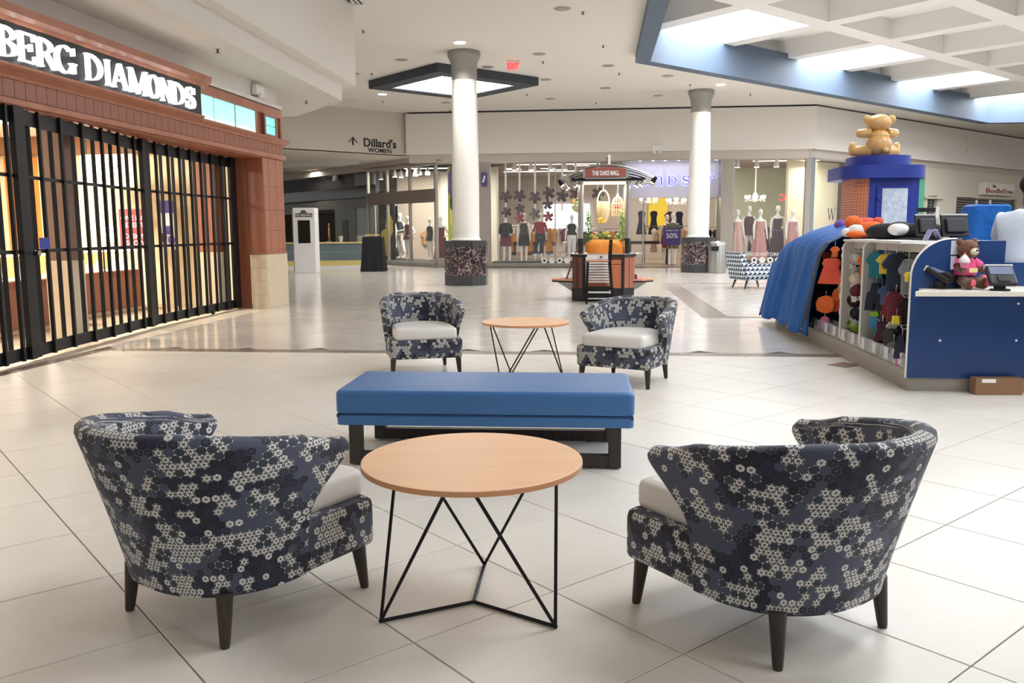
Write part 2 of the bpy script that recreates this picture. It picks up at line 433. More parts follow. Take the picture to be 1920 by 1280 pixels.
for o in ceil.children: o.rotation_euler = (0, 0, 0)
# diamond ceiling light
dl = thing('ceiling_light', 'large diamond skylight in a dark grey frame beside the marble-based column', 'skylight', M(-4.12, 24.65, 0), TH)
dq = [(0, -2.35), (2.45, 0.1), (0, 2.45), (-2.45, 0.0)]
dqi = [(x * .72, y * .72) for x, y in dq]
MB().loft([[(x, y, ZC + .02) for x, y in dq], [(x, y, 5.42) for x, y in dq], [(x, y, 5.42) for x, y in dqi], [(x, y, 5.6) for x, y in dqi]], False, False).build('frame', CHARCOAL, dl)
MB().prism(dqi, 5.45, 5.47).build('diffuser', emis('diamond_pane', (255, 255, 255), 9.0), dl)
# ================================================================ walls
BW = 31.2
wb = MB().box(-6.98, 7.62, BW, BW + .3, 4.13, ZC - .06).build('wall_back', WALLP, mall=True); tag(wb, 'white upper wall above the dress store windows', None, None, 'structure')
mbox(-6.9, 7.6, BW + .02, BW + .05, ZC - .06, ZC, 'shadow_gap', BLACK, wb).rotation_euler = (0, 0, 0)
mbox(-6.9, 7.5, BW + .12, BW + .3, 3.84, 4.14, 'fascia_strip', TAN, wb).rotation_euler = (0, 0, 0)
def diag(o, d, L, t, z0, z1, name, m, parent=None, gap=0.0):      # upright wall from o along d (mall frame), thickness t to the left of d
    d = Vector(d).normalized(); nn = Vector((-d.y, d.x)); o = Vector(o) + nn * gap
    q = [o, o + d * L, o + d * L + nn * t, o + nn * t]
    ob = MB().prism([tuple(p) for p in q], z0, z1).build(name, m, parent)
    if not parent: ob.rotation_euler = (0, 0, TH)
    return ob
wr = diag((7.62, BW), (1, 1), 26, .3, 4.13, ZC - .06, 'wall_right', WALLP); tag(wr, 'white upper wall receding on the diagonal behind the bear kiosk', None, None, 'structure')
diag((7.62, BW), (1, 1), 26, .1, ZC - .06, ZC, 'shadow_gap', BLACK, wr, .05)
diag((7.55, BW), (1, 1), 26, .2, 3.84, 4.14, 'fascia_strip', TAN, wr, .14)
wd2 = diag((-6.98, BW + .3), (-1, -1), 12, -.3, 4.13, ZC, 'wall_left', WALLP); tag(wd2, 'tan painted bulkhead wall over the corridor mouth with black wayfinding letters', None, None, 'structure')
wd2.data.materials[0] = mat('bulkhead_paint', (204, 195, 184), .8)  # darker and warmer than the other upper walls
# corridor ceiling behind the bulkhead
cc = MB().prism([(-6.98, BW + .3), (-15.5, BW - 8.2), (-30, BW - 8.2), (-30, 62), (-6.5, 62), (-5.6, BW + .3)], 4.13, 4.3).build('ceiling_corridor', WHITE, mall=True)
tag(cc, 'lower white ceiling of the side corridor', None, None, 'structure')
MB().prism([(-9.2, BW + 1.6), (-10.2, BW + 2.6), (-26, 42), (-26, 38.5)], 3.95, 4.13).build('ceiling_step', WHITE, cc)
# ================================================================ serif letters drawn as polygons
def _arc(cx, cy, rx, ry, a0, a1, n=14): return [(cx + rx * math.cos(math.radians(a0 + (a1 - a0) * i / n)), cy + ry * math.sin(math.radians(a0 + (a1 - a0) * i / n))) for i in range(n + 1)]
def _ringpoly(cx, cy, rx, ry, a0, a1, T, t, n=14):
    o, i = _arc(cx, cy, rx, ry, a0, a1, n), _arc(cx, cy, rx - T, ry - t, a0, a1, n)
    return [[o[k], o[k + 1], i[k + 1], i[k]] for k in range(n)]
def _rect(x0, x1, y0, y1): return [[(x0, y0), (x1, y0), (x1, y1), (x0, y1)]]
def _stroke(pts, ws):
    L, R = [], []
    for i, p in enumerate(pts):
        q0, q1 = pts[max(0, i - 1)], pts[min(len(pts) - 1, i + 1)]
        d = Vector((q1[0] - q0[0], q1[1] - q0[1])).normalized(); w = ws[i] / 2
        L.append((p[0] - d.y * w, p[1] + d.x * w)); R.append((p[0] + d.y * w, p[1] - d.x * w))
    return [[L[k], L[k + 1], R[k + 1], R[k]] for k in range(len(pts) - 1)]
def glyph(ch, w):
    T, t, s = .135, .05, .05
    def stem(x, h=1.0, top=True, bot=True):
        return _rect(x, x + T, 0, h) + (_rect(x - s, x + T + s, h - t, h) if top else []) + (_rect(x - s, x + T + s, 0, t) if bot else [])
    def diagl(x0, y0, x1, y1, k): return [[(x0 - k / 2, y0), (x0 + k / 2, y0), (x1 + k / 2, y1), (x1 - k / 2, y1)]]
    if ch == 'I': return stem(w / 2 - T / 2)
    if ch == 'B': return stem(s) + _ringpoly(s + T, .76, w - s - T - .05, .24, -90, 90, T * .9, t) + _ringpoly(s + T, .27, w - s - T, .27, -90, 90, T, t)
    if ch == 'D': return stem(s) + _ringpoly(s + T, .5, w - s - T, .5, -90, 90, T, t)
    if ch == 'E': return stem(s) + _rect(s, w, 1 - t, 1) + _rect(s, w, 0, t) + _rect(s, w * .75, .5, .5 + t) + _rect(w - .06, w, .76, 1) + _rect(w - .06, w, 0, .26) + _rect(w * .75 - .05, w * .75, .4, .65)
    if ch == 'R': return stem(s) + _ringpoly(s + T, .74, (w - s - T) * .85, .26, -90, 90, T * .9, t) + diagl(w * .5, .5, w - .02, 0, T * 1.1) + _rect(w - .12, w + .08, 0, t)
    if ch == 'G': return _ringpoly(w / 2, .5, w / 2, .51, 45, 330, T, t, 20) + _rect(w - T - .02, w - .02, .05, .42) + _rect(w - T - .1, w + .06, .42 - t, .42) + _rect(w - .08, w - .03, .7, .98)
    if ch == 'O': return _ringpoly(w / 2, .5, w / 2, .51, 0, 360, T, t, 24)
    if ch == 'A': return diagl(.05, 0, w * .47, 1, t * 1.2) + diagl(w - .1, 0, w * .5, 1, T) + _rect(w * .2, w * .78, .3, .3 + t) + _rect(-.04, .18, 0, t) + _rect(w - .25, w + .05, 0, t)
    if ch == 'M': return _rect(.06, .06 + t * 1.2, 0, 1) + _rect(w - T - .04, w - .04, 0, 1) + diagl(.12, 1, w * .47, 0, T) + diagl(w - .12, 1, w * .49, 0, t * 1.2) + _rect(-.02, .2, 0, t) + _rect(w - T - .12, w + .04, 0, t) + _rect(-.04, .16, 1 - t, 1) + _rect(w - T, w + .04, 1 - t, 1)
    if ch == 'N': return _rect(.07, .07 + t * 1.2, 0, 1) + _rect(w - .12, w - .12 + t * 1.2, 0, 1) + diagl(.1, 1, w - .1, 0, T) + _rect(-.02, .2, 0, t) + _rect(w - .2, w + .02, 1 - t, 1) + _rect(-.04, .14, 1 - t, 1)
    if ch in 'Ss':
        p = _arc(w / 2, .74, w * .40, .23, 20, 270, 14)[:-1] + _arc(w / 2, .27, w * .42, .24, 90, -160, 14)
        ws = [t + (T * 1.05 - t) * max(0, math.sin(PI * k / (len(p) - 1))) ** 1.5 for k in range(len(p))]
        return _stroke(p, ws) + _rect(w * .82, w * .9, .68, .98) + _rect(w * .06, w * .14, .02, .32)
    if ch == 'Z': return _rect(0, w, 1 - t, 1) + _rect(0, w, 0, t) + diagl(.1, 0, w - .1, 1, T) + _rect(0, .06, .75, 1) + _rect(w - .06, w, 0, .25)
    if ch in 'Ww': return diagl(.08, 1, w * .28, 0, T * .8) + diagl(w * .28, 0, w * .5, 1, t) + diagl(w * .5, 1, w * .72, 0, T * .8) + diagl(w * .72, 0, w - .06, 1, t) + _rect(-.04, .2, 1 - t, 1) + _rect(w - .16, w + .04, 1 - t, 1) + _rect(w * .4, w * .6, 1 - t, 1)
    if ch == 'i': return stem(w / 2 - T / 2, 1.0) + _rect(w / 2 - .08, w / 2 + .08, 1.18, 1.34)
    if ch == 'n': return stem(.08, 1.0) + stem(w - T - .06, .72, False) + _ringpoly(w / 2 + .04, .62, w / 2 - .1, .38, 0, 180, T, t * 1.3)
    if ch == 'o': return _ringpoly(w / 2, .5, w / 2, .51, 0, 360, T, t, 24)
    if ch == 'r': return stem(.08, 1.0) + _ringpoly(w * .75, .62, w * .42, .38, 60, 180, T * .8, t * 1.6) + _rect(w * .82, w * 1.02, .8, .98)
    return _rect(0, w, 0, 1)
def letter_mb(ch, W, H, depth):                 # in the xz plane, reads from -y, front at y=0
    mb = MB()
    for k, q in enumerate(glyph(ch, W / H)):
        e = .0004 * k
        mb.add([(x * H, -e, z * H) for x, z in q] + [(x * H, depth, z * H) for x, z in q],
               [tuple(range(len(q) - 1, -1, -1)), tuple(range(len(q), 2 * len(q)))] + [(i, (i + 1) % len(q), len(q) + (i + 1) % len(q), len(q) + i) for i in range(len(q))])
    return mb

# ================================================================ jewellery store front
LO = M(-5.715, 15.28); LR = TH - .0315
LMi = (Matrix.Translation(LO) @ Matrix.Rotation(LR, 4, 'Z')).inverted()
LM = LMi.inverted()
def atL(px, py, x0=0.0):                        # pixel on the plane x=x0 of the store frame
    e = LMi @ EYEV; d = LMi.to_3x3() @ ray(px, py); return e + d * ((x0 - e.x) / d.x)
def gl(px, py): return LMi @ G(px, py)
def zover(px, py, p):                           # height of a pixel over the store-frame point p
    w = LM @ Vector((p[0], p[1], 0)); d = ray(px, py); t = (d.x * w.x + d.y * w.y) / (d.x ** 2 + d.y ** 2); return EYE + d.z * t
jw = MB().box(-.3, -.06, -11, -.02, 3.56, SOF).build('wall_storefront', WALLP, loc=LO, rz=LR); tag(jw, 'red wood storefront with travertine pier on the left of the concourse', None, None, 'structure')
def jb(x0, x1, y0, y1, z0, z1, name, m, bev=.0): return MB().box(x0, x1, y0, y1, z0, z1).build(name, m, jw, bev=bev)
jb(-.3, .03, -11, 0, 3.52, 3.58, 'cap_trim', WHITE)
jb(-.28, .015, -3.2, 0, 3.36, 3.505, 'top_rail', REDWOOD, .006)
jb(-.28, -.02, -11, -.0, 2.98, 3.36, 'frieze_back', REDWOOD2)
TURQ = NT('turquoise_light'); _f = TURQ.n('ShaderNodeSeparateXYZ'); TURQ.put(_f.inputs[0], TURQ.coord())
_g = TURQ.math('DIVIDE', TURQ.math('SUBTRACT', _f.outputs[2], 2.98), .36)
TURQ.set(col=(.3, .6, .55), ecol=TURQ.ramp(_g, [(.0, lin(225, 255, 245)), (.3, lin(160, 240, 218)), (1.0, lin(140, 222, 208))]), estr=1.0); TURQ = TURQ.m
ys = [atL(px, 230).y for px in (378, 402, 404, 441, 444, 479)]
for k in range(3): jb(-.02, .0, ys[2 * k] + .01, ys[2 * k + 1] - .01, 2.985, 3.355, 'light_panel', TURQ)
jb(-.02, .012, ys[5], ys[5] + .06, 2.98, 3.36, 'stile', REDWOOD)
jb(-.02, .012, -.07, .0, 2.98, 3.36, 'stile', REDWOOD)
wy0, wy1 = atL(493, 250).y, atL(517, 250).y
win = MB()
for (y0, y1, z0, z1) in ((wy0, wy1, 2.985, 3.03), (wy0, wy1, 3.32, 3.36), (wy0, wy0 + .07, 3.03, 3.32), (wy1 - .05, wy1, 3.03, 3.32)): win.box(-.02, .035, y0, y1, z0, z1)
wf = win.build('window_frame', REDWOOD2, jw)
ym, yA, yB = (wy0 + wy1) / 2 + .01, wy0 + .07, wy1 - .05
for (y0, y1, z0, z1) in ((yA, ym - .012, 3.03, 3.17), (ym + .012, yB, 3.03, 3.17), (yA, ym - .012, 3.19, 3.32), (ym + .012, yB, 3.19, 3.32)): MB().box(-.015, .01, y0, y1, z0, z1).build('pane', emis('turq_pane', (120, 232, 214), 1.0), wf)
# cornice, soldier course of wooden tiles, lower trim
MB().prism([(-.28, 2.88), (.03, 2.88), (.05, 2.91), (.11, 2.945), (.12, 2.975), (-.28, 2.985)], -11, .1, Matrix(((1, 0, 0, 0), (0, 0, 1, 0), (0, 1, 0, 0), (0, 0, 0, 1)))).build('cornice', REDWOOD, jw)
jb(-.28, -.004, -11, 0, 2.69, 2.885, 'course_back', mat('groove_brown', (70, 34, 26), .7))
tm = MB().box(-.02, .016, 0, .158, 2.70, 2.878).mesh('wood_tile'); tm.materials.append(REDWOOD2)
for k in range(64): shared('wood_tile', tm, jw, (0, -.165 * (k + 1) + .005, 0))
jb(-.28, .05, -11, .05, 2.62, 2.692, 'lower_trim', REDWOOD, .012)
jb(-.75, -.0, -11, -.9, 2.60, 2.62, 'header_soffit', REDWOOD2)
# pier
jb(-.55, -.01, -.88, -.01, .94, 2.62, 'pier_core', REDWOOD2)
for (z0, z1) in ((.985, 1.36), (1.365, 1.72), (1.725, 2.12), (2.125, 2.615)):
    for (y0, y1) in ((-.878, -.665), (-.66, -.33), (-.325, -.01)):
        jb(-.02, .003, y0 + .002, y1 - .002, z0, z1, 'panel', REDWOOD, .002)
jb(-.3, .018, -.9, .005, .945, .985, 'base_rail', REDWOOD, .006)
for (x0, x1) in ((-.56, -.30), (-.295, .0)): jb(x0, x1, -.905, -.88, .0 if x0 < -.4 else .985, 2.6, 'jamb_panel', REDWOOD2, .003)
for k, (z0, z1) in enumerate(((0, .24), (.243, .48), (.483, .71), (.713, .943))):
    jb(-.27, .02, -.93, -.9, z0, z1, 'stone_block', STONE, .004)
jb(-.27, .022, -.897, -.003, 0, .943, 'stone_slab', STONE, .004)
# sign: black box with lit channel letters
sg = thing('store_sign', 'black sign box with glowing white serif letters over the jewellery store', 'sign', LO, LR)
yS = atL(379, 200, .16).y
MB().box(-.02, .15, -11, yS, 2.965, 3.40).build('sign_panel', mat('sign_black', (30, 36, 36), .5), sg)
MB().prism([(-.02, 3.40), (.17, 3.40), (.2, 3.44), (.26, 3.47), (.27, 3.55), (-.02, 3.56)], -11, yS + .12, Matrix(((1, 0, 0, 0), (0, 0, 1, 0), (0, 1, 0, 0), (0, 0, 0, 1)))).build('sign_cornice', REDWOOD, sg)
MB().prism([(-.02, 2.985), (.17, 2.985), (.18, 3.0), (.18, 2.975), (.14, 2.95), (-.02, 2.95)], -11, yS + .03, Matrix(((1, 0, 0, 0), (0, 0, 1, 0), (0, 1, 0, 0), (0, 0, 0, 1)))).build('sign_sill', REDWOOD, sg)
LIT = emis('letter_white', (255, 255, 255), 1.25)
zb, zt = 3.045, 3.335
for ch, p0, p1 in (('Z', -48, 0), ('B', 5, 40), ('E', 41, 74), ('R', 75, 110), ('G', 108, 146), ('D', 164, 196), ('I', 197, 212), ('A', 212, 243), ('M', 244, 279), ('O', 277, 301), ('N', 302, 324), ('D', 324, 347), ('S', 348, 365)):
    y0, y1 = atL(p0, 120, .2).y, atL(p1, 120, .2).y
    o = letter_mb(ch, (y1 - y0) * .88, zt - zb, .05).xf(Matrix.Translation((.205, y0, zb)) @ Matrix.Rotation(PI / 2, 4, 'Z')).build('letter', LIT, sg)
# emergency light on the soffit strip
p = atL(486, 168, .02)
em = thing('emergency_light', 'small white twin-head emergency light above the turquoise panels', 'light', LM @ Vector((-.05, p.y, 3.6)), LR)
MB().box(.0, .1, -.16, .16, .03, .2).build('housing', WHITEP, em, bev=.02)
for s in (-.07, .07): MB().ell((.12, s, .02), (.05, .05, .05), 12, 8).build('lamp_head', WHITEP, em, smooth=True)

# ---------------------------------------------------------------- folding gate
gt = thing('security_gate', 'black folding accordion security gate drawn across the jewellery store', 'gate', LO, LR)
gpx = [(448, 579), (400, 590), (345, 601), (288, 614), (210, 636), (130, 657), (68, 675), (0, 694), (-90, 722)]
gp = [gl(*q) for q in gpx]
gp[0] = Vector((-.52, -.93, 0)); gp[1].x = min(gp[1].x, -.5)
# smooth arc length along the path
L = [0]
for a, b in zip(gp, gp[1:]): L.append(L[-1] + (b - a).to_2d().length)
def gpos(s):
    for k in range(len(gp) - 1):
        if s <= L[k + 1] or k == len(gp) - 2:
            f = (s - L[k]) / (L[k + 1] - L[k]); return Vector((gp[k].x + (gp[k + 1].x - gp[k].x) * f, gp[k].y + (gp[k + 1].y - gp[k].y) * f))
zg = [zover(57, 471, gp[6]), zover(47, 331, gp[6])]; ztop = 2.6
GM_ = mat('gate_black', (26, 28, 31), .4, .4)
def gbar(s, w, off=0.0, name='gate_bar', z0=.03, z1=ztop, d=.035):
    p, q = gpos(s - .05), gpos(s + .05); dr = (q - p).normalized(); nn = Vector((-dr.y, dr.x)); c = gpos(s) + nn * off
    m = Matrix(((dr.x, nn.x, 0), (dr.y, nn.y, 0), (0, 0, 1)))
    MB().obox((c.x, c.y, (z0 + z1) / 2), (w, d, z1 - z0), m).build(name, GM_, gt)
    return c
posts = [0.06, L[3], L[6]]
stops = []
for k, s in enumerate(posts): stops.append((gbar(s, .13 if k else .16, 0, 'gate_post', d=.07), 1)); gbar(s + .12, .10, .03, 'gate_post', d=.06)
gbar(.36, .05)
def run(s0, s1, nn_):
    for k in range(nn_):
        c = s0 + (s1 - s0) * (k + .62) / (nn_ + .25)
        gbar(c - .055, .036, .03); gbar(c + .055, .036, -.03)
run(posts[0] + .3, posts[1], 7); run(posts[1] + .14, posts[2], 6); run(posts[2] + .14, L[8], 4)
npan = 46
for k in range(npan):
    s0, s1 = L[8] * k / npan, L[8] * (k + 1) / npan; p, q = gpos(s0), gpos(s1); zz = .02 if k % 2 else -.02
    for z, h in ((.10, .13), (zg[0], .035), (zg[1], .035), (ztop - .09, .15)):
        MB().bar((p.x, p.y, z), (q.x, q.y, z), .028, h).build('gate_rail', GM_, gt)
MB().tube([(gp[6].x + .06, gp[6].y + .02, zg[0] - .02), (gp[6].x + .12, gp[6].y + .02, zg[0] - .02)], .03, 12).build('lock', CHROME, gt)
MB().box(gp[6].x + .035, gp[6].x + .04, gp[6].y + .14, gp[6].y + .3, zg[0] + .02, zg[0] + .14).build('sticker', mat('sticker_blue', (40, 60, 150), .4), gt)
MB().tube([(gp[1].x + .05, gp[1].y, .035), (gp[1].x + .05, gp[1].y + .05, .035)], .03, 10).build('caster', BLACK, gt)

# ---------------------------------------------------------------- store interior
ORW = wood('amber_wood', (206, 128, 56), (226, 150, 74), .45, (1, 1, .4))
CREAM = mat('cream_wall', (232, 222, 194), .8)
def ji(x0, x1, y0, y1, z0, z1, name, m, parent=jw, bev=0): return MB().box(x0, x1, y0, y1, z0, z1).build(name, m, parent, bev=bev)
ji(-7.2, -7.0, -12, .0, 0, 3.5, 'interior_wall', CREAM)
ji(-7.2, -.3, -.2, -.02, 0, 3.5, 'interior_wall', CREAM)
ji(-7.2, -.3, -12, 0, 3.1, 3.2, 'interior_ceiling', WHITE)
ji(-7.2, -.6, -12, 0, -.003, .003, 'interior_carpet', mat('carpet_beige', (178, 160, 138), .95, 0, .1, 30))
for k, (y0, y1) in enumerate(((-11.8, -10.4), (-10.3, -9.0), (-8.9, -7.6), (-7.5, -6.6))): ji(-6.98, -6.8, y0, y1, 0, 2.4, 'wall_cabinet', ORW, bev=.01)
ji(-1.0, -.68, -1.35, -.95, 1.0, 2.6, 'interior_pier', REDWOOD2); ji(-1.02, -.66, -1.37, -.93, 0, 1.0, 'interior_pier_stone', STONE)
CASEG = glass('case_glass', alpha=.10)
CASEL = emis('case_light', (255, 244, 226), 16.0)
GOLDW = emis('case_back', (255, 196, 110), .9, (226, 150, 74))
def display_case(label, x, y0, y1, d=.6):
    t = thing('display_case', label, 'display case', LM @ Vector((x, y0, 0)), LR, 'jewellery display cases behind the gate'); w = y1 - y0
    MB().box(-d, 0, 0, w, .06, .70).build('case_base', mat('rose_wood', (158, 104, 82), .45, 0, .08, 5), t)
    for k in range(int(w / .2)): MB().box(0, .008, k * .2 + .008, k * .2 + .192, .60, .695).build('trim_tile', REDWOOD2, t)
    MB().box(-d + .02, -.02, .0, w, 0, .06).build('plinth', STONE, t)
    MB().box(-.012, 0, .02, w - .02, .70, 1.05).build('front_glass', CASEG, t)
    MB().box(-d, 0, 0, w, 1.05, 1.065).build('top_glass', CASEG, t)
    fr = MB()
    for yy in (0, w / 2, w): fr.box(-.02, .005, yy - .008, yy + .008, .70, 1.07)
    fr.box(-.02, .005, 0, w, 1.062, 1.08); fr.build('case_frame', BLACKM, t)
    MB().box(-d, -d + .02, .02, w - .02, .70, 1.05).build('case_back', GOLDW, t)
    MB().box(-d + .03, -.03, .02, w - .02, .70, .715).build('deck', WHITEP, t)
    MB().box(-.06, -.03, .02, w - .02, 1.03, 1.048).build('light_strip', CASEL, t)
    for k in range(int(w / .28)):
        h = random.choice((.08, .12, .18)); yy = .2 + k * .28
        MB().lathe([(.05, .715), (.06, .73), (.05, .715 + h * .6), (.02, .715 + h * .8), (.03, .715 + h)], 8, (-d * random.uniform(.35, .7), yy, 0)).build('jewellery_stand', SKIN, t, smooth=True)
    return t
display_case('glass jewellery case on a rose wood base behind the middle of the gate', -1.75, -7.1, -3.4)
display_case('glass jewellery case beside the stone pier behind the gate', -1.9, -11.0, -7.3)
display_case('short jewellery case set back by the cream wall behind the gate', -2.2, -3.2, -1.2)
display_case('jewellery case deep inside the store below the posters', -4.8, -6.4, -1.4)
def atLy(px, py, y0): e = LMi @ EYEV; d = LMi.to_3x3() @ ray(px, py); return e + d * ((y0 - e.y) / d.y)
def poster(name, label, px0, px1, py0, py1, y, m, rows, hang=False):
    a, b = atLy(px0, py0, y), atLy(px1, py1, y)
    t = thing(name, label, 'poster', LM @ Vector(((a.x + b.x) / 2, y, 0)), LR); w = abs(b.x - a.x); z0, z1 = b.z, a.z
    MB().box(-w / 2, w / 2, 0, .02, z0, z1).build('poster_board', m, t)
    for txt, fz, sz, col in rows:
        me = text_mesh(txt, (z1 - z0) * sz, .004, .0); w0 = max(v.co.x for v in me.vertices) - min(v.co.x for v in me.vertices)
        if w0 > w * .9: me.transform(Matrix.Diagonal((w * .9 / w0, 1, 1, 1)))
        put('lettering', me, col, t, (0, -.004, z0 + (z1 - z0) * fz))
    for xx in (-w * .4, w * .4): MB().box(xx - .012, xx + .012, .02, .03, z1 if hang else .004, 3.1 if hang else z0 + .1).build('post', BLACKM, t)
    return t, w, z0, z1
MAROON = mat('poster_maroon', (120, 52, 58), .6); WTXT = mat('print_white', (238, 234, 230), .6); GTXT = mat('print_grey', (110, 104, 100), .6)
poster('event_poster', 'maroon event poster with white capitals standing behind the gate', 222, 284, 392, 466, -1.0, MAROON, [('ONE DAY', .72, .17, WTXT), ('EVENT', .54, .17, WTXT), ('DESIGN', .26, .17, WTXT), ('SHOW', .09, .17, WTXT)])
poster('hanging_banner', 'pale grey financing banner hung under the store ceiling', 150, 254, 290, 350, -1.3, mat('banner_grey', (206, 198, 188), .7), [('ZERO', .55, .28, GTXT), ('FOR MONTHS', .18, .24, GTXT)], True)
pp, w, z0, z1 = poster('picture_poster', 'white and violet brand picture standing beside the maroon poster', 293, 331, 376, 468, -.6, mat('poster_white', (226, 224, 232), .6), [])
MB().box(-w / 2, w / 2, -.006, 0, z1 - (z1 - z0) * .25, z1).build('print', mat('poster_violet', (92, 84, 176), .6), pp)
for k, (u, v) in enumerate(((.1, .4), (-.2, .25), (.25, .2))): MB().ell((u * w, -.003, z0 + (z1 - z0) * v), (w * .2, .004, (z1 - z0) * .1), 10, 6).build('print', (MATS['poster_violet'], mat('print_ink', (70, 70, 84), .6))[k % 2], pp)
for px0, px1 in ((2, 33), (46, 80), (84, 104)):
    a, b = atLy(px0, 250, -.24), atLy(px1, 470, -.24); ji(a.x, b.x, -.24, -.2, 0.0, 2.75, 'wall_panel', ORW, bev=.01); ji(a.x + .05, b.x - .05, -.26, -.24, .9, 2.1, 'wall_panel', ORW, bev=.01)
ji(-7.0, -.3, -.42, -.2, 2.78, 3.1, 'crown_soffit', mat('soffit_brown', (150, 110, 84), .6))
q = gl(118, 642); ji(q.x - .14, q.x + .14, q.y, q.y + .3, 1.0, 3.1, 'interior_pier', mat('pier_brown', (128, 100, 84), .5)); ji(q.x - .15, q.x + .15, q.y - .01, q.y + .31, 0, 1.0, 'interior_pier_stone', STONE)
p = atL(130, 468, -2.6)
lp = thing('table_lamp', 'small glowing white lamp on the jewellery counter', 'lamp', LM @ Vector((-2.6 + .55, p.y * .92, 1.067)), LR)
MB().lathe([(.07, 0), (.07, .02), (.015, .03), (.015, .14)], 14).build('lamp_base', CHROME, lp, smooth=True)
MB().lathe([(.09, .13), (.085, .36)], 18).build('lamp_shade', emis('lamp_glow', (255, 244, 220), 5.0), lp, smooth=True)
def area(name, loc, size, power, col=(1, 1, 1), rot=(0, 0, 0), sy=None):
    l = bpy.data.lights.new(name, 'AREA'); l.energy = power; l.color = col; l.size = size
    if sy: l.shape = 'RECTANGLE'; l.size_y = sy
    o = bpy.data.objects.new(name, l); C.objects.link(o); o.location = loc; o.rotation_euler = rot; return o
for k, yy in enumerate((-2.5, -5.5, -8.5)):
    f = thing('ceiling_fixture', 'square warm ceiling panel light inside the jewellery store', 'light', LM @ Vector((-3.2, yy, 3.09)), LR, 'ceiling panels inside the jewellery store')
    MB().box(-.45, .45, -.45, .45, -.02, 0).build('light_panel', emis('warm_panel', (255, 240, 216), 9.0), f)
    MB().box(-.5, .5, -.5, .5, -.008, .006).build('panel_frame', WHITEP, f)
    area('store_lamp', LM @ Vector((-3.2, yy, 3.05)), .9, 170, (1, .90, .74))
# ================================================================ columns
def column(label, a, b, zt):
    t = thing('column', label, 'column', M(a, b), TH)
    def octo(r): return [(r * math.cos(PI / 8 + k * PI / 4), r * math.sin(PI / 8 + k * PI / 4)) for k in range(8)]
    ro = .56
    o8 = octo(ro)
    MB().prism(octo(ro - .02), 0, 1.1).build('base_core', mat('base_core', (40, 34, 36), .5), t)
    GREY = mat('base_grey_stone', (64, 66, 68), .2)
    for k in range(8):
        p, q = Vector(o8[k]), Vector(o8[(k + 1) % 8])
        for z0, z1, m, nm, nc in ((0, .24, GREY, 'base_slab', 3), (.245, .6, MARBLE, 'marble_slab', 3), (.603, .955, MARBLE, 'marble_slab', 3), (.96, 1.1, GREY, 'cap_slab', 1)):
            for c in range(nc):
                u, v = p.lerp(q, (c + .02) / nc), p.lerp(q, (c + .98) / nc); nn = ((p + q) / 2).normalized() * .03
                MB().prism([tuple(u - nn), tuple(v - nn), tuple(v), tuple(u)], z0, z1).build(nm, m, t)
    MB().lathe([(.36, 1.1), (.37, 1.12), (.35, 1.15), (.335, 1.18), (.33, 1.25), (.335, 2.6), (.32, 3.8), (.30, zt - .68)], 40).build('shaft', mat('column_white', (238, 236, 231), .5), t, smooth=True)
    MB().lathe([(.305, zt - .68), (.31, zt - .66), (.31, zt - .42), (.335, zt - .25), (.39, zt - .13), (.40, zt - .12), (.40, zt - .03), (.38, zt)], 40).build('capital', mat('capital_grey', (150, 148, 142), .6), t, smooth=True)
    return t
column('white round column on a veined dark marble octagon base, the one nearer the bench', -3.24, 21.1, ZC)
column('white round column on a dark marble base beside the steel litter bin', 3.22, 27.7, ZC)

# ================================================================ dress store front
BG = BW + .14
WS = thing('wall_dress_store', 'dress store front', 'wall'); del WS['category']; tag(WS, 'glazed dress store front under the white upper wall', None, None, 'structure'); WS.rotation_euler = (0, 0, TH)
TAUPEW = mat('taupe_wall', (160, 152, 142), .7)
def ws(a0, a1, b0, b1, z0, z1, name, m, parent=None, bev=0): return MB().box(a0, a1, b0, b1, z0, z1).build(name, m, parent or WS, bev=bev)
def AB(px, py=420, B=BG): return atB(px, py, B).x
aL, aPL, aW0, aW1, aS1, aP2, aQ0, aQ1, aC = AB(818), AB(884), AB(919), AB(1168), AB(1350), AB(1373), AB(1373), AB(1516), 7.5
zh = 3.84
ws(aPL, aW0, BG - .02, BG + .2, 0, zh, 'pier', TAUPEW); ws(aS1 + .05, aP2, BG - .02, BG + .2, 0, zh, 'pier', TAUPEW)
ws(aQ1, aQ1 + .16, BG - .01, BG + .2, 0, zh, 'pier', mat('bluegrey_metal', (128, 138, 142), .5)); ws(aC - .16, aC + .02, BG - .02, BG + .2, 0, zh, 'pier', TAUPEW)
LEDGE = mat('ledge_stone', (140, 134, 126), .4, 0, .1, 4)
for a0, a1 in ((aL, aW1 + .05), (aS1, aC)): ws(a0, a1, BG - .06, BG + .25, 0, .12, 'ledge', LEDGE, bev=.01)
FRAME = mat('satin_frame', (170, 164, 156), .35, .6)
def window(num, a0, a1, z0, z1, mull=()):
    w = MB(); f = .035
    w.box(a0, a1, BG, BG + .06, z0, z0 + f); w.box(a0, a1, BG, BG + .06, z1 - f, z1)
    for a in (a0, a1 - f) + tuple(mull): w.box(a, a + f, BG, BG + .06, z0 + f, z1 - f)
    fr = w.build('window_%d' % num, FRAME, mall=True); tag(fr, None, None, None, 'structure')
    e = [a0] + list(mull) + [a1]
    for p, q in zip(e, e[1:]): MB().box(p + f, q - (f if q == a1 else 0), BG + .02, BG + .028, z0 + f, z1 - f).build('pane', GLASS, fr)
    return fr
tag(window(1, aW0, aW1, .12, zh, (AB(1000) - 9, ) if False else (AB(1040),)), 'tall dress store display window with plum pinwheels behind it')
tag(window(2, aQ0, aQ1, .12, zh), 'dress store display window with five gowned mannequins')
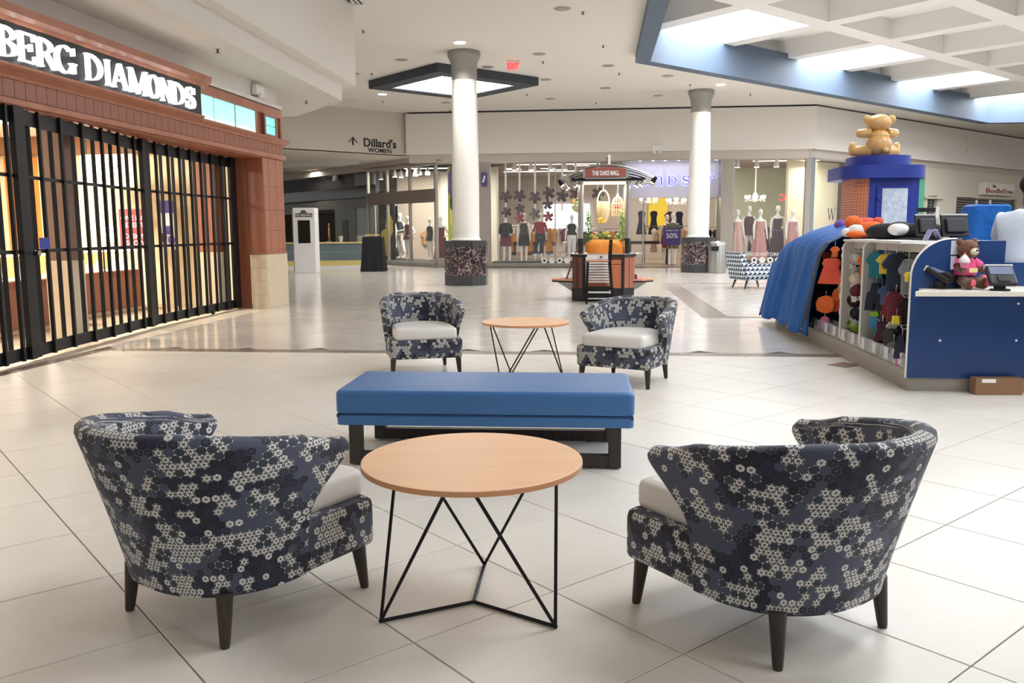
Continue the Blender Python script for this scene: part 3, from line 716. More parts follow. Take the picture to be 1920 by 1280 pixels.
# recessed entrance with sign wall
BS = BG + .75
ws(aW1 + .05, aS1 + .1, BG + .02, BG + .06, zh - .02, 3.98, 'entrance_head', TAN)
ws(aW1 + .05, aS1 + .1, BG, BS + .1, zh, zh + .05, 'entrance_soffit', WHITE)
LAVLIT = mat('lavender_lit_wall', (220, 216, 232), .7)  # white wall; the lavender light on it is put into the colour
ws(aW1 - .2, aS1 + .05, BS, BS + .1, 2.52, zh, 'sign_wall', LAVLIT)
ws(aW1, aW1 + .06, BG, BS, 0, zh, 'return_wall', FRAME); ws(aS1 + .02, aS1 + .08, BG, BS, 0, zh, 'return_wall', FRAME)
SGN = thing('store_sign', 'purple serif letters glowing on the lavender-lit wall over the dress store entrance', 'sign', M(0, 0), TH)
PURP = emis('letter_purple', (112, 48, 190), .55, (90, 40, 150)); HALO = emis('letter_halo', (190, 215, 255), 2.5)
zl0, zl1 = atB(1260, 347, BS).z, atB(1260, 330, BS).z
for ch, p0, p1 in (('w', 1183, 1199), ('i', 1207, 1214), ('n', 1227, 1242), ('D', 1252, 1268), ('S', 1279, 1292), ('o', 1303, 1318), ('r', 1326, 1338)):
    a0, a1 = atB(p0, 340, BS).x, atB(p1, 340, BS).x
    lo = letter_mb(ch, a1 - a0, zl1 - zl0, .03).xf(Matrix.Translation((a0, BS - .09, zl0))).build('letter', PURP, SGN)
    letter_mb(ch, (a1 - a0) * 1.0, (zl1 - zl0) * 1.0, .01).xf(Matrix.Translation((a0, BS - .04, zl0))).build('halo_backing', HALO, lo)
for px in (1200, 1224, 1247, 1272, 1320, 1343):
    a = AB(px); o = thing('downlight', 'tiny recessed downlight in the soffit over the purple letters', 'light', M(a, BG + .4, zh), TH, 'downlights over the purple letters')
    MB().lathe([(.045, -.006), (.045, 0)], 14).build('lens', emis('downlight_cool', (225, 235, 255), 14), o); MB().lathe([(.06, -.004), (.06, .002), (.046, .002), (.046, -.004)], 14, cap0=False, cap1=False).build('trim_ring', WHITEP, o)
area('sign_wash', M((aW1 + aS1) / 2, BG + .35, zh - .03), 3.2, 7, (.86, .9, 1), (0, 0, TH), .3)
# glass entrance screens and open door
es = MB()
for px in (1206, 1345): es.box(AB(px, 420, BS) - .03, AB(px, 420, BS) + .03, BS, BS + .06, 0, 2.52)
dr = es.build('door_1', FRAME, mall=True); tag(dr, 'clear glass entrance of the dress store with satin metal posts', None, None, 'structure')
MB().box(aW1 + .06, AB(1204, 420, BS), BS + .02, BS + .03, .1, 2.5).build('pane', GLASS, dr)
MB().box(aW1 + .06, AB(1209, 420, BS), BS - .02, BS + .1, 0, .1).build('rail', FRAME, dr)
# interior
IPOLY = [(-5.5, BG + .1), (7.4, BG + .1), (12, 36.0), (12, 41), (-14, 41), (-14, 40)]
ws(-8.6, 11.5, 41, 41.2, 0, 4.0, 'interior_wall', mat('store_white', (196, 184, 170), .8))
ws(-8.6, -5.9, 36.5, 36.7, 0, 4.0, 'interior_wall', MATS['store_white'])
MB().prism(IPOLY, zh + .06, zh + .15).build('interior_ceiling', mat('store_ceiling', (170, 154, 138), .8), WS)
MB().prism(IPOLY, 0, .012).build('interior_floor', mat('store_floor', (150, 128, 108), .35, 0, .08, 3), WS)
ws(aW0 + .02, aW1 - .1, BG + .28, BG + 1.5, .02, .2, 'display_plinth', mat('plinth_dark', (52, 56, 56), .6))
ws(aQ0 + .02, aQ1 - .05, BG + .28, BG + 1.5, .02, .2, 'display_plinth', MATS['plinth_dark'])
for a0, a1 in ((aW0 + .05, aW1 - 1.0), (aQ0 + .05, aQ1)): pass
ws(aS1 + .6, 9.5, 37.0, 37.1, 0, 4, 'interior_wall', mat('store_green', (206, 216, 186), .8))
ws(aP2 - .6, aP2 + .05, BG + 1.9, BG + 2.1, 2.5, zh, 'interior_beam', TAN)
for k, (a, b, w, e) in enumerate(((-1.5, 33.2, 3.2, 26), (-2.0, 37, 4, 70), (3.4, 34.5, 3, 70), (3.5, 38.5, 4, 110), (7.0, 33.0, 2.4, 28), (-6.8, 34.5, 2.0, 50))):
    f = thing('ceiling_fixture', 'flush white ceiling light inside the dress store', 'light', M(a, b, zh + .05), TH, 'flush ceiling lights inside the dress store')
    MB().box(-w / 2, w / 2, -.04, .04, -.03, 0).build('light_panel', emis('store_tube', (255, 246, 232), 4.0), f); MB().box(-w / 2 - .03, w / 2 + .03, -.11, .11, -.012, .008).build('panel_frame', WHITEP, f)
    area('store_lamp', M(a, b, zh - .02), w, e, (1, .95, .86), (0, 0, TH), .5)
for k in range(14):
    a, b = random.uniform(-4.5, 7), random.uniform(33.9, 40)
    f = thing('ceiling_fixture', 'small lit slot in the dress store ceiling', 'light', M(a, b, zh + .055), TH, 'small lit slots in the dress store ceiling')
    MB().box(-.3, .3, -.06, .06, -.012, 0).build('light_panel', MATS['store_tube'], f); MB().box(-.33, .33, -.09, .09, -.006, .004).build('panel_frame', WHITEP, f)
def spot_lamp(a, b, z, grp, lab):
    o = thing('spot_lamp', lab, 'light', M(a, b, z), TH, grp)
    MB().lathe([(.03, 0), (.035, .10), (.09, .22), (.1, .24)][::-1] if False else [(.11, -.30), (.1, -.26), (.06, -.1), (.04, 0)], 14).build('lamp_can', WHITEP, o, smooth=True)
    MB().lathe([(.085, -.305), (.085, -.295)], 14).build('bulb', emis('spot_bulb', (255, 250, 240), 16), o)
for px in (961, 993, 1030, 1057, 1120): spot_lamp(AB(px), BG + .8, zh + .05, 'lamps over the pinwheel window', 'white can lamp over the pinwheel display')
for px in (1386, 1423, 1461): spot_lamp(AB(px), BG + .8, zh + .05, 'lamps over the gown window', 'white can lamp over the gowned mannequins')

# ---------------------------------------------------------------- mannequins
def man_mesh(pose):
    mb = MB()
    tor = [(.84, .10, .09), (.9, .165, .115), (.98, .165, .115), (1.08, .125, .09), (1.14, .118, .085), (1.24, .145, .105), (1.34, .165, .10), (1.42, .15, .085), (1.46, .08, .06), (1.5, .045, .045), (1.58, .042, .042)]
    mb.loft([[(rx * math.cos(2 * PI * k / 16), ry * math.sin(2 * PI * k / 16), z) for k in range(16)] for z, rx, ry in tor])
    mb.ell((0, -.015, 1.68), (.075, .092, .115), 14, 10)
    for s in (-1, 1):
        fx = s * (.09 if pose == 0 else (.16 if s > 0 else .07))
        mb.tube([(s * .085, 0, .93), (s * .09, -.01, .72), (fx, -.02, .5), (fx, .02, .3), (fx, .03, .1), (fx, -.02, .05)], [.085, .078, .052, .05, .032, .03], 10)
        mb.tube([(fx, .04, .06), (fx, -.05, .025), (fx, -.12, .015)], [.03, .03, .018], 8)
        if pose == 0 or s < 0: ar = [(s * .16, 0, 1.41), (s * .21, .02, 1.22), (s * .23, -.02, 1.05), (s * .24, -.07, .86), (s * .24, -.09, .78)]
        elif pose == 1: ar = [(s * .16, 0, 1.41), (s * .26, .05, 1.2), (s * .33, .06, 1.1), (s * .24, -.04, 1.02), (s * .17, -.1, .99)]
        else: ar = [(s * .16, 0, 1.41), (s * .25, .0, 1.22), (s * .3, -.06, 1.12), (s * .18, -.18, 1.08), (s * .06, -.2, 1.06)]
        mb.tube(ar, [.045, .042, .036, .027, .02], 8)
        mb.ell(ar[-1], (.022, .03, .05), 8, 6)
    m = mb.mesh('mannequin_body', True); m.materials.append(SKIN); return m
MANN = [man_mesh(k) for k in range(3)]
def shell(rings, n=20, ripple=0.0, fold=9):
    mb = MB(); R = []
    for i, (z, rx, ry) in enumerate(rings):
        w = ripple * (i / (len(rings) - 1))
        R.append([((rx + w * math.cos(fold * a)) * math.cos(a), (ry + w * math.cos(fold * a)) * math.sin(a), z) for a in [2 * PI * k / n for k in range(n)]])
    return mb.loft(R, False, False)
CL = {'maroon': (104, 34, 50), 'black': (30, 30, 34), 'charcoal': (66, 66, 66), 'red': (158, 46, 60), 'navy': (38, 44, 62), 'plum': (86, 48, 58), 'rose': (190, 136, 132), 'blush': (206, 170, 156), 'wine': (70, 40, 54), 'silver': (150, 146, 140), 'gold': (206, 142, 62), 'cream': (224, 212, 190), 'olive': (124, 118, 92), 'white': (234, 232, 228), 'orange': (238, 112, 46), 'teal': (44, 132, 146), 'yellow': (232, 206, 70), 'coral': (226, 92, 66), 'pink': (226, 128, 168), 'lime': (158, 206, 60), 'violet': (120, 84, 170), 'skyblue': (74, 150, 200), 'denim': (70, 92, 124), 'grey': (120, 122, 124), 'tanc': (186, 150, 110)}
def cloth(c): return mat('cloth_' + c, CL[c], .85, 0, .08, 9, .25, 40)
def mannequin(label, px, head_y, B, pose, outfit, rz=0.0, headless=False, scale=1.0, pl=None, zf=.2, group=None):
    if zf == .05: zf = .014
    p = pl if pl else atB(px, head_y, B)
    H = 1.8
    z0 = zf + .012 if zf is not None else p.z - H
    sc = max(.8, min(1.12, (p.z - z0) / H)) if zf is not None else 1.0
    t = thing('mannequin', label, 'mannequin', M(p.x, p.y, z0), TH + rz, group)
    t.scale = (sc * scale, sc * scale, sc)
    put('mannequin_body', MANN[pose], None, t)
    MB().lathe([(.17, 0), (.17, .012), (.0, .014)], 20).build('stand', CHROME, t)
    for kind, c in outfit:
        if kind == 'skirt': shell([(1.06, .135, .10), (.95, .18, .13), (.75, .2, .15), (.56, .21, .16)], ripple=.01).build('skirt', cloth(c), t, smooth=True)
        if kind == 'mini': shell([(1.06, .135, .10), (.95, .185, .135), (.82, .22, .17)], ripple=.02).build('skirt', cloth(c), t, smooth=True)
        if kind == 'gown': shell([(1.36, .165, .11), (1.25, .155, .115), (1.1, .135, .1), (.95, .185, .135), (.6, .22, .18), (.08, .29, .25)], 28, .03, 8).build('gown', cloth(c), t, smooth=True)
        if kind == 'sheath': shell([(1.4, .155, .1), (1.25, .155, .115), (1.1, .135, .1), (.95, .18, .13), (.6, .17, .13)], 24).build('dress', cloth(c), t, smooth=True)
        if kind == 'top': shell([(1.44, .13, .085), (1.36, .175, .11), (1.22, .158, .118), (1.08, .14, .105), (1.0, .172, .125)], 22).build('top', cloth(c), t, smooth=True)
        if kind == 'jacket':
            shell([(1.45, .135, .09), (1.36, .185, .12), (1.2, .17, .13), (1.0, .185, .14), (.9, .2, .15)], 22).build('jacket', cloth(c), t, smooth=True)
            for s in (-1, 1): MB().tube([(s * .16, 0, 1.41), (s * .215, .02, 1.22), (s * .235, -.02, 1.02)], [.06, .058, .05], 10, False).build('sleeve', cloth(c), t, smooth=True)
        if kind == 'sleeves':
            for s in (-1, 1): MB().tube([(s * .16, 0, 1.41), (s * .23, .02, 1.22), (s * .26, -.01, 1.08)], [.058, .055, .05], 10, False).build('sleeve', cloth(c), t, smooth=True)
        if kind == 'pants':
            shell([(1.06, .135, .105), (.95, .182, .132), (.86, .18, .13)], 20).build('waistband', cloth(c), t, smooth=True)
            for s in (-1, 1):
                fx = s * (.09 if pose == 0 else (.16 if s > 0 else .07))
                MB().tube([(s * .088, 0, .93), (s * .09, -.01, .72), (fx, -.02, .5), (fx, .02, .25)], [.095, .092, .075, .08], 12, False).build('trouser_leg', cloth(c), t, smooth=True)
    return t
Bm = BG + .85
mannequin('mannequin in a black jacket and maroon skirt behind the pinwheel window', 948, 400, Bm, 1, [('jacket', 'black'), ('skirt', 'maroon')])
mannequin('mannequin in a charcoal sleeveless dress behind the pinwheel window', 982, 398, Bm, 0, [('sheath', 'charcoal'), ('skirt', 'black')])
mannequin('mannequin in a red top and dark trousers, hand on hip', 1012, 397, Bm + .35, 1, [('top', 'red'), ('sleeves', 'red'), ('pants', 'navy')], PI)
mannequin('mannequin in white trousers and dark top at the end of the pinwheel window', 1072, 402, Bm + .2, 0, [('top', 'black'), ('pants', 'white')])
for lab, px, hy, pose, of, b in (('mannequin in a pale blush gown at the end of the gown window', 1383, 392, 0, [('gown', 'blush')], .7), ('mannequin in a short plum dress on a raised block', 1405, 384, 1, [('top', 'plum'), ('mini', 'plum')], .95), ('mannequin in a rose pink slit gown', 1426, 391, 0, [('gown', 'rose')], .6), ('mannequin in a dark wine gown, arm folded', 1459, 384, 2, [('gown', 'wine')], 1.2), ('mannequin in a rose gown beside the dark wine gown', 1487, 392, 0, [('gown', 'rose')], .5)):
    mannequin(lab, px, hy, BG + b, pose, of, .2)
# entrance mannequins and sign stand
mannequin('headless mannequin in a gold patterned top by the sale sign', 1262, 398, BS + 1.0, 0, [('top', 'olive'), ('sleeves', 'olive'), ('skirt', 'olive')], zf=.05)
mannequin('mannequin in a red dress behind the sale sign', 1251, 402, BS + 1.5, 1, [('sheath', 'red')], zf=.05)
p = atB(1260, 440, BS + .6)
ss = thing('sale_sign', 'purple fifty percent sale sign in the dress store entrance', 'sign', M(p.x, BS + .6), TH)
MB().box(-.32, .32, -.012, .012, .78, 1.42).build('sign_panel', mat('sale_purple', (66, 50, 110), .5), ss)
put('lettering', text_mesh('50%', .26, .006), WTXT, ss, (0, -.017, 1.04)); put('lettering', text_mesh('ENTIRE STOCK', .07, .006), WTXT, ss, (0, -.017, 1.3))
MB().tube([(0, .01, 0), (0, .01, .8)], .015).build('post', CHROME, ss); MB().lathe([(.2, 0), (.2, .015)], 20).build('foot', CHROME, ss)
p = atB(1245, 455, BS + .9)
tb = thing('display_table', 'dark wood display table in the dress store entrance', 'table', M(p.x - .5, BS + 2.4, .014), TH)
MB().box(-.8, .8, -.35, .35, .78, .9).build('table_top', mat('espresso', (58, 38, 40), .4), tb)
for x in (-.72, .72):
    for y in (-.3, .3): MB().box(x - .03, x + .03, y - .03, y + .03, 0, .78).build('leg', MATS['espresso'], tb)

# pinwheels on ribbons
PLUM = mat('pinwheel_plum', (70, 44, 50), .5); PRED = mat('pinwheel_red', (150, 52, 66), .5); PGREY = mat('pinwheel_grey', (104, 96, 96), .5)
def pinwheel_mesh(m):
    mb = MB()
    for k in range(5):
        a = 2 * PI * k / 5; R_ = Matrix.Rotation(a, 4, 'Y')
        mb.add([R_ @ Vector(p) for p in ((0, 0, 0), (.02, -.03, .1), (.05, -.05, .24), (.15, .0, .16), (.10, .02, .03))], [(0, 1, 2, 3, 4), (0, 4, 3)])
    return mb
def pinwheel(px, py, m, r=.24, rib=True):
    p = atB(px, py, BG + .45); a0 = random.random() * 2
    t = thing('pinwheel', 'dark plum paper pinwheel on a white ribbon in the dress store window' if m is PLUM else ('red paper pinwheel in the dress store window' if m is PRED else 'grey paper pinwheel in the dress store window'), 'pinwheel', M(p.x, p.y, p.z), TH, 'paper pinwheels in the dress store window')
    for k in range(5):
        R_ = Matrix.Rotation(a0 + 2 * PI * k / 5, 4, 'Y'); s = r / .24
        vs = [R_ @ (Vector(q) * s) for q in ((0, -.01, 0), (.0, -.03, .12), (.035, -.03, .25), (.155, .01, .17), (.11, .02, .04), (.005, .004, 0), (.005, -.012, .12), (.04, -.012, .25), (.16, .026, .17), (.112, .035, .04))]
        MB().add(vs, [(0, 1, 2, 3, 4), (9, 8, 7, 6, 5), (0, 1, 6, 5), (1, 2, 7, 6), (2, 3, 8, 7), (3, 4, 9, 8), (4, 0, 5, 9)]).build('blade', m, t)
    MB().tube([(0, -.045, 0), (0, -.02, 0)], .02, 10).build('hub', m, t)
    if rib: MB().box(-.035, .035, .045, .05, -.55, zh - p.z).build('ribbon', WTXT, t)
for px, py in ((948, 368), (974, 367), (1003, 370), (1029, 362), (1054, 367), (1079, 364), (1121, 363)): pinwheel(px, py, PLUM)
for px, py in ((1027, 383), (975, 391), (950, 398)): pinwheel(px, py, PLUM, .2, False)
for px, py in ((974, 409), (1028, 406)): pinwheel(px, py, PRED, .2, False)
pinwheel(1003, 401, PGREY, .22, False)
# silver lace strip and web address on the glass
for px, B_, txt in ((1042, BG, 'WINDSORSTORE.COM'), (1437, BG, 'WINDSORSTORE.COM')):
    p = atB(px, 480, B_); g = thing('window_lettering', 'white web address and round icons on the glass below the ' + ('pinwheels' if px < 1200 else 'gowns'), 'lettering', M(p.x, BG, 0), TH)
    put('lettering', text_mesh(txt, .17, .004), WTXT, g, (0, .01, .40))
    for k in range(4):
        MB().prism([(.11 * math.cos(2 * PI * j / 20) + (k - 1.5) * .28, .11 * math.sin(2 * PI * j / 20) + .25) for j in range(20)], 0, .004, Matrix(((1, 0, 0, 0), (0, 0, -1, .018), (0, 1, 0, 0), (0, 0, 0, 1)))).build('icon', WTXT, g)
        MB().prism([(.05 * math.cos(2 * PI * j / 12) + (k - 1.5) * .28, .05 * math.sin(2 * PI * j / 12) + .25) for j in range(4 if k % 2 else 12)], .004, .006, Matrix(((1, 0, 0, 0), (0, 0, -1, .018), (0, 1, 0, 0), (0, 0, 0, 1)))).build('icon_mark', MATS['plinth_dark'], g)
p = atB(908, 336, BG - .05)
bs = thing('blade_sign', 'small violet blade sign on the taupe pier', 'sign', M(p.x, BG - .03, p.z), TH)
MB().box(-.1, .1, -.14, 0, -.24, .24).build('sign_panel', mat('sign_violet', (74, 62, 132), .5), bs, bev=.03)
MB().obox((0, -.145, 0), (.06, .01, .26), Matrix.Rotation(.3, 3, 'Y')).build('emblem', WTXT, bs)
# chandeliers
def chandelier(px, py, B, lab, s=1.0):
    p = atB(px, py, B); t = thing('chandelier', lab, 'chandelier', M(p.x, p.y, p.z), TH)
    cg = mat('crystal', (255, 240, 235), .1); bulb = emis('candle_bulb', (255, 226, 214), 12)
    MB().lathe([(.02, -.2 * s), (.09 * s, -.12 * s), (.03, 0), (.12 * s, .12 * s), (.03, .25 * s), (.015, zh - p.z)], 12).build('stem', cg, t, smooth=True)
    for k in range(8):
        a = 2 * PI * k / 8; d = Vector((math.cos(a), math.sin(a), 0))
        MB().tube([d * .05 * s, d * .2 * s + Vector((0, 0, -.08 * s)), d * .36 * s + Vector((0, 0, .0))], .012 * s, 6).build('arm', cg, t, smooth=True)
        MB().ell(d * .36 * s + Vector((0, 0, .06 * s)), (.04 * s, .04 * s, .07 * s), 8, 6).build('bulb', bulb, t, smooth=True)
        MB().ell(d * .36 * s + Vector((0, 0, -.09 * s)), (.02 * s, .02 * s, .05 * s), 6, 5).build('crystal_drop', cg, t, smooth=True)
chandelier(1416, 372, BG + 2.4, 'crystal chandelier glowing over the gowned mannequins', 1.0)
chandelier(1268, 378, BS + 2.6, 'crystal chandelier glowing inside the dress store entrance', 1.0)
chandelier(1216, 376, BS + 3.0, 'crystal chandelier deeper in the dress store beside the glass door', .9)
# hanging garments on racks
def garment_mesh(kind):
    if kind == 'dress': q = [(0, .0), (.10, -.02), (.15, -.10), (.11, -.30), (.12, -.45), (.22, -.95)]
    elif kind == 'top': q = [(0, -.01), (.08, -.02), (.21, -.14), (.19, -.26), (.14, -.22), (.15, -.55)]
    else: q = [(0, -.02), (.12, -.03), (.14, -.2), (.16, -.8)]
    L_ = [(x, z) for x, z in q]; poly = [(-x, z) for x, z in L_[::-1]] + L_[1:]
    mb = MB(); F = [(x, -.03 - .02 * math.cos(x * 40), z) for x, z in poly]; K = [(x, .03 + .02 * math.cos(x * 37), z) for x, z in poly]; n = len(poly)
    mb.add(F + K, [tuple(range(n)), tuple(range(2 * n - 1, n - 1, -1))] + [(i, (i + 1) % n, n + (i + 1) % n, n + i) for i in range(n)])
    return mb
HANG = MB().tube([(0, 0, .076), (.02, 0, .06), (0, 0, .04), (0, 0, .0), (.12, 0, -.03)], .006, 5).tube([(0, 0, 0), (-.12, 0, -.03)], .006, 5).mesh('hanger'); HANG.materials.append(CHROME)
GARM = {}
def garment(kind, c, loc, rz, label, group, s=1.0, z=None):
    t = thing('hanging_garment', label, 'clothing', loc, rz, group)
    k = (kind, c)
    if k not in GARM: GARM[k] = garment_mesh(kind).mesh('garment', True); GARM[k].materials.append(cloth(c))
    put('garment', GARM[k], None, t); put('hanger', HANG, None, t); t.scale = (s, s, s); return t
def rack(label, a0, a1, b, z, cols, kinds, rz=0.0, grp=None, glab=None):
    t = thing('clothes_rack', label, 'rack', M(a0, b), TH + rz); L_ = a1 - a0
    MB().tube([(-.27, 0, z + .1), (L_ + .27, 0, z + .1)], .015).build('rail', CHROME, t)
    for x in (-.25, L_ + .25): MB().tube([(x, 0, 0), (x, 0, z + .1)], .015).build('upright', CHROME, t); MB().box(x - .02, x + .02, -.25, .25, 0, .03).build('foot', CHROME, t)
    n_ = max(2, int(L_ / .2))
    for k in range(n_):
        c = cols[k % len(cols)]; v = M(a0, b); d = Matrix.Rotation(TH + rz, 3, 'Z') @ Vector(((k + .5) * L_ / n_, 0, 0))
        garment(kinds[k % len(kinds)], c, (v.x + d.x, v.y + d.y, z), TH + rz + .9, '%s garment hanging on the %s' % (c if c != 'tanc' else 'tan', label), glab or ('garments on the ' + label), 1.0)
rack('rack of gold clothes behind the pinwheel window', -3.6, -1.2, 34.6, 1.45, ['gold', 'gold', 'cream', 'maroon'], ['dress', 'top'])
rack('rack of dark clothes behind the pinwheel window', -1.0, .9, 34.9, 1.3, ['maroon', 'black', 'plum', 'charcoal', 'cream'], ['top', 'dress'])
rack('rack just inside the dress store entrance', 2.2, 3.8, 35.0, 1.4, ['cream', 'tanc', 'blush', 'olive'], ['dress', 'top'])
rack('low rack of wine and black clothes near the glowing back panel', -3.9, -1.7, 36.6, 1.25, ['maroon', 'wine', 'black', 'gold', 'charcoal'], ['top', 'dress'])
rack('low rack of red and navy clothes beside the glowing back panel', -1.3, 1.0, 37.0, 1.2, ['red', 'navy', 'maroon', 'cream', 'black'], ['dress', 'top'])
rack('rack of dark clothes beside the far marble column', 4.0, 4.9, 35.4, 1.35, ['wine', 'tanc', 'black'], ['dress'])
rack('rack behind the gowned mannequins', 5.0, 7.2, 34.6, 1.45, ['black', 'maroon', 'blush', 'wine', 'cream'], ['dress'])
for px, py, c, k in ((1203, 395, 'navy', 'dress'), (1226, 395, 'navy', 'dress'), (1274, 396, 'navy', 'dress'), (1321, 392, 'navy', 'dress'), (1256, 396, 'plum', 'top')):
    p = atB(px, py, 38.5); garment(k, c, M(p.x, 38.5, p.z), TH, c + ' dress hung high on the back wall of the dress store', 'dresses on the dress store back wall', 1.1)
p = atB(1240, 392, 38.8); yq = MB().box(-.45, .45, -.02, .02, -.8, .9).build('wall_poster', mat('poster_yellow', (236, 206, 60), .5), loc=M(p.x, 40.9, p.z), rz=TH); tag(yq, 'yellow wall poster deep in the dress store behind the entrance', 'poster')
for px, py, w, h in ((1062, 418, 1.1, .9),):  # added glowing panel, stands for the bright area deep in the store
    p = atB(px, py, 40.6); yq = MB().box(-w, w, -.02, .02, -h, h).build('glow_panel', emis('back_glow', (232, 240, 255), 1.1), loc=M(p.x, 40.9, p.z), rz=TH); tag(yq, 'glowing panel for the bright area at the back of the dress store', 'window')
# reflection of a red sign in the glass, built as reversed letters inside
p = atB(1480, 370, BG + 3.0)
rs = thing('sign_reflection', 'reversed red letters standing for a sign reflection in the gown window', 'sign', M(p.x, p.y, p.z), TH)
_l = put('lettering', text_mesh('GNC', .34, .04, .012), emis('reflection_red', (240, 40, 50), 1.6), rs, (0, 0, -.12)); _l.scale = (-1, 1, 1)
# ================================================================ diagonal shop fronts on the right
DO = Vector((7.52, BG, 0)); DR = TH + PI / 4                   # frame: x along the wall away to the right, y into the shops
DW = Matrix.Translation(M(DO.x, DO.y)) @ Matrix.Rotation(DR, 4, 'Z'); DWi = DW.inverted()
dx0_ = None
def atD(px, py, y0=0.0):
    e = DWi @ EYEV; d = DWi.to_3x3() @ ray(px, py); return e + d * ((y0 - e.y) / d.y)
dx0_ = atD(1595, 400).x
ds = MB().box(dx0_ + .5, 26, 0, .2, 2.72, 3.86).build('wall_shops', mat('cream_front', (208, 199, 182), .7), loc=M(DO.x, DO.y), rz=DR); tag(ds, 'cream painted closed shop fronts behind the blue kiosk', None, None, 'structure')
def dx(px): return atD(px, 400).x
def db(x0, x1, y0, y1, z0, z1, name, m, parent=None, bev=0): return MB().box(x0, x1, y0, y1, z0, z1).build(name, m, parent or ds, bev=bev)
CRF = MATS['cream_front']
x3 = dx(1595)
# window with large serif letters
w3 = MB(); 
for (a0, a1, z0, z1) in ((0, .12, .12, 3.84), (x3 + .4, x3 + .5, .12, 3.84), (.12, x3 + .4, 3.78, 3.84), (.12, x3 + .4, .12, .2)): w3.box(a0, a1, 0, .08, z0, z1)
w3 = w3.build('window_3', FRAME, loc=M(DO.x, DO.y), rz=DR); tag(w3, 'side window of the dress store with big serif letters on the glass', None, None, 'structure')
MB().box(.12, x3 + .4, .03, .04, .2, 3.78).build('pane', GLASS, w3)
MB().box(.0, x3 + .6, .9, 1.0, 0, 3.84).build('backdrop', mat('cream_backdrop', (226, 216, 184), .7), w3)
MB().box(0, x3 + .6, -.05, .2, 0, .12).build('ledge', LEDGE, w3)
p0, p1 = atD(1552, 420), atD(1574, 420); zA, zB = atD(1562, 412).z, atD(1562, 391).z
wl3 = thing('window_lettering', 'large dark serif initials on the glass beside the orange pegboard tower', 'lettering', M(DO.x, DO.y), DR)
INK = mat('ink_blue', (62, 66, 88), .5)
W_ = p1.x - p0.x
letter_mb('W', W_ * .62, zB - zA, .006).xf(Matrix.Translation((p0.x, .018, zA))).build('letter', INK, wl3)
letter_mb('I', W_ * .3, zB - zA, .006).xf(Matrix.Translation((p0.x + W_ * .74, .018, zA))).build('letter', INK, wl3)
area('side_window_lamp', DW @ Vector((1.0, .5, 3.6)), .6, 40, (1, .93, .75))
for x0, x1 in ((x3 + .5, dx(1738)), (dx(1756), dx(1792)), (dx(1905), 26)): db(x0, x1, .0, .25, 0, 2.74, 'pier', CRF)
db(dx(1728), dx(1765), -.12, .1, atD(1745, 370).z - .06, atD(1745, 370).z + .02, 'sill_trim', CRF)
db(dx(1825), dx(1890), -.1, .1, atD(1855, 371).z - .05, atD(1855, 371).z + .03, 'sill_trim', CRF)
SHUT = mat('shutter_grey', (112, 108, 102), .45, .4); SHD = mat('shop_dark', (46, 44, 42), .8)
for nm, lab, xa, xb in (('roller_shutter', 'closed grey roller shutter beside the green pegboard', dx(1738), dx(1756)), ('roller_shutter', 'wide closed grey roller shutter under the red lettered sign', dx(1792), dx(1905))):
    t = thing(nm, lab, 'shutter', M(DO.x, DO.y), DR)
    xa, xb = xa + .02, xb - .02; MB().box(xa, xb, .26, .29, 0, 2.71).build('backing', SHD, t)
    for k in range(24): MB().box(xa, xb, .14, .17, .1 + k * .11, .1 + k * .11 + .072).build('slat', SHUT, t)
    for x in (xa, xb - .06): MB().box(x, x + .06, .12, .2, 0, 2.71).build('guide', SHUT, t)
a, b = atD(1835, 342), atD(1890, 368)
bt = thing('shop_sign', 'pale sign box with red letters over the wide shutter', 'sign', DW @ Vector(((a.x + b.x) / 2, 0, 0)), DR)
w_ = abs(b.x - a.x); zz0, zz1 = b.z, a.z
MB().box(-w_ / 2, w_ / 2, -.28, 0, zz0, zz1).build('sign_box', mat('sign_cream', (226, 220, 210), .6), bt, bev=.02)
REDL = mat('letter_brick', (150, 62, 66), .6)
for _t, _x, _w in (('Bodhi', -.18, .56), ('Tree', .27, .34)):
    me = text_mesh(_t, (zz1 - zz0) * .55, .01, .004); _w0 = max(v.co.x for v in me.vertices) - min(v.co.x for v in me.vertices); me.transform(Matrix.Diagonal((w_ * _w / _w0, 1, 1, 1)))
    put('lettering', me, REDL, bt, (w_ * _x, -.29, zz0 + (zz1 - zz0) * .16))
put('lettering', text_mesh('then', (zz1 - zz0) * .38, .01, .003), REDL, bt, (-w_ * .2, -.29, zz0 + (zz1 - zz0) * .62))
db(12, 40, .32, .36, 0, 2.8, 'shop_back', SHD)
for k in range(2):
    p = atD(1805, 258 if k == 0 else 282); MB().box(-.05, .05, -.03, 0, -.1, .1).build('wall_plate', mat('plate_tan', (214, 196, 180), .6), None, DW @ Vector((p.x, -.17, p.z)), DR)
for o in [q for q in C.objects if q.name.startswith('wall_plate')]: tag(o, 'small tan plate on the diagonal upper wall above the shutters', 'wall plate', 'tan plates on the diagonal wall')

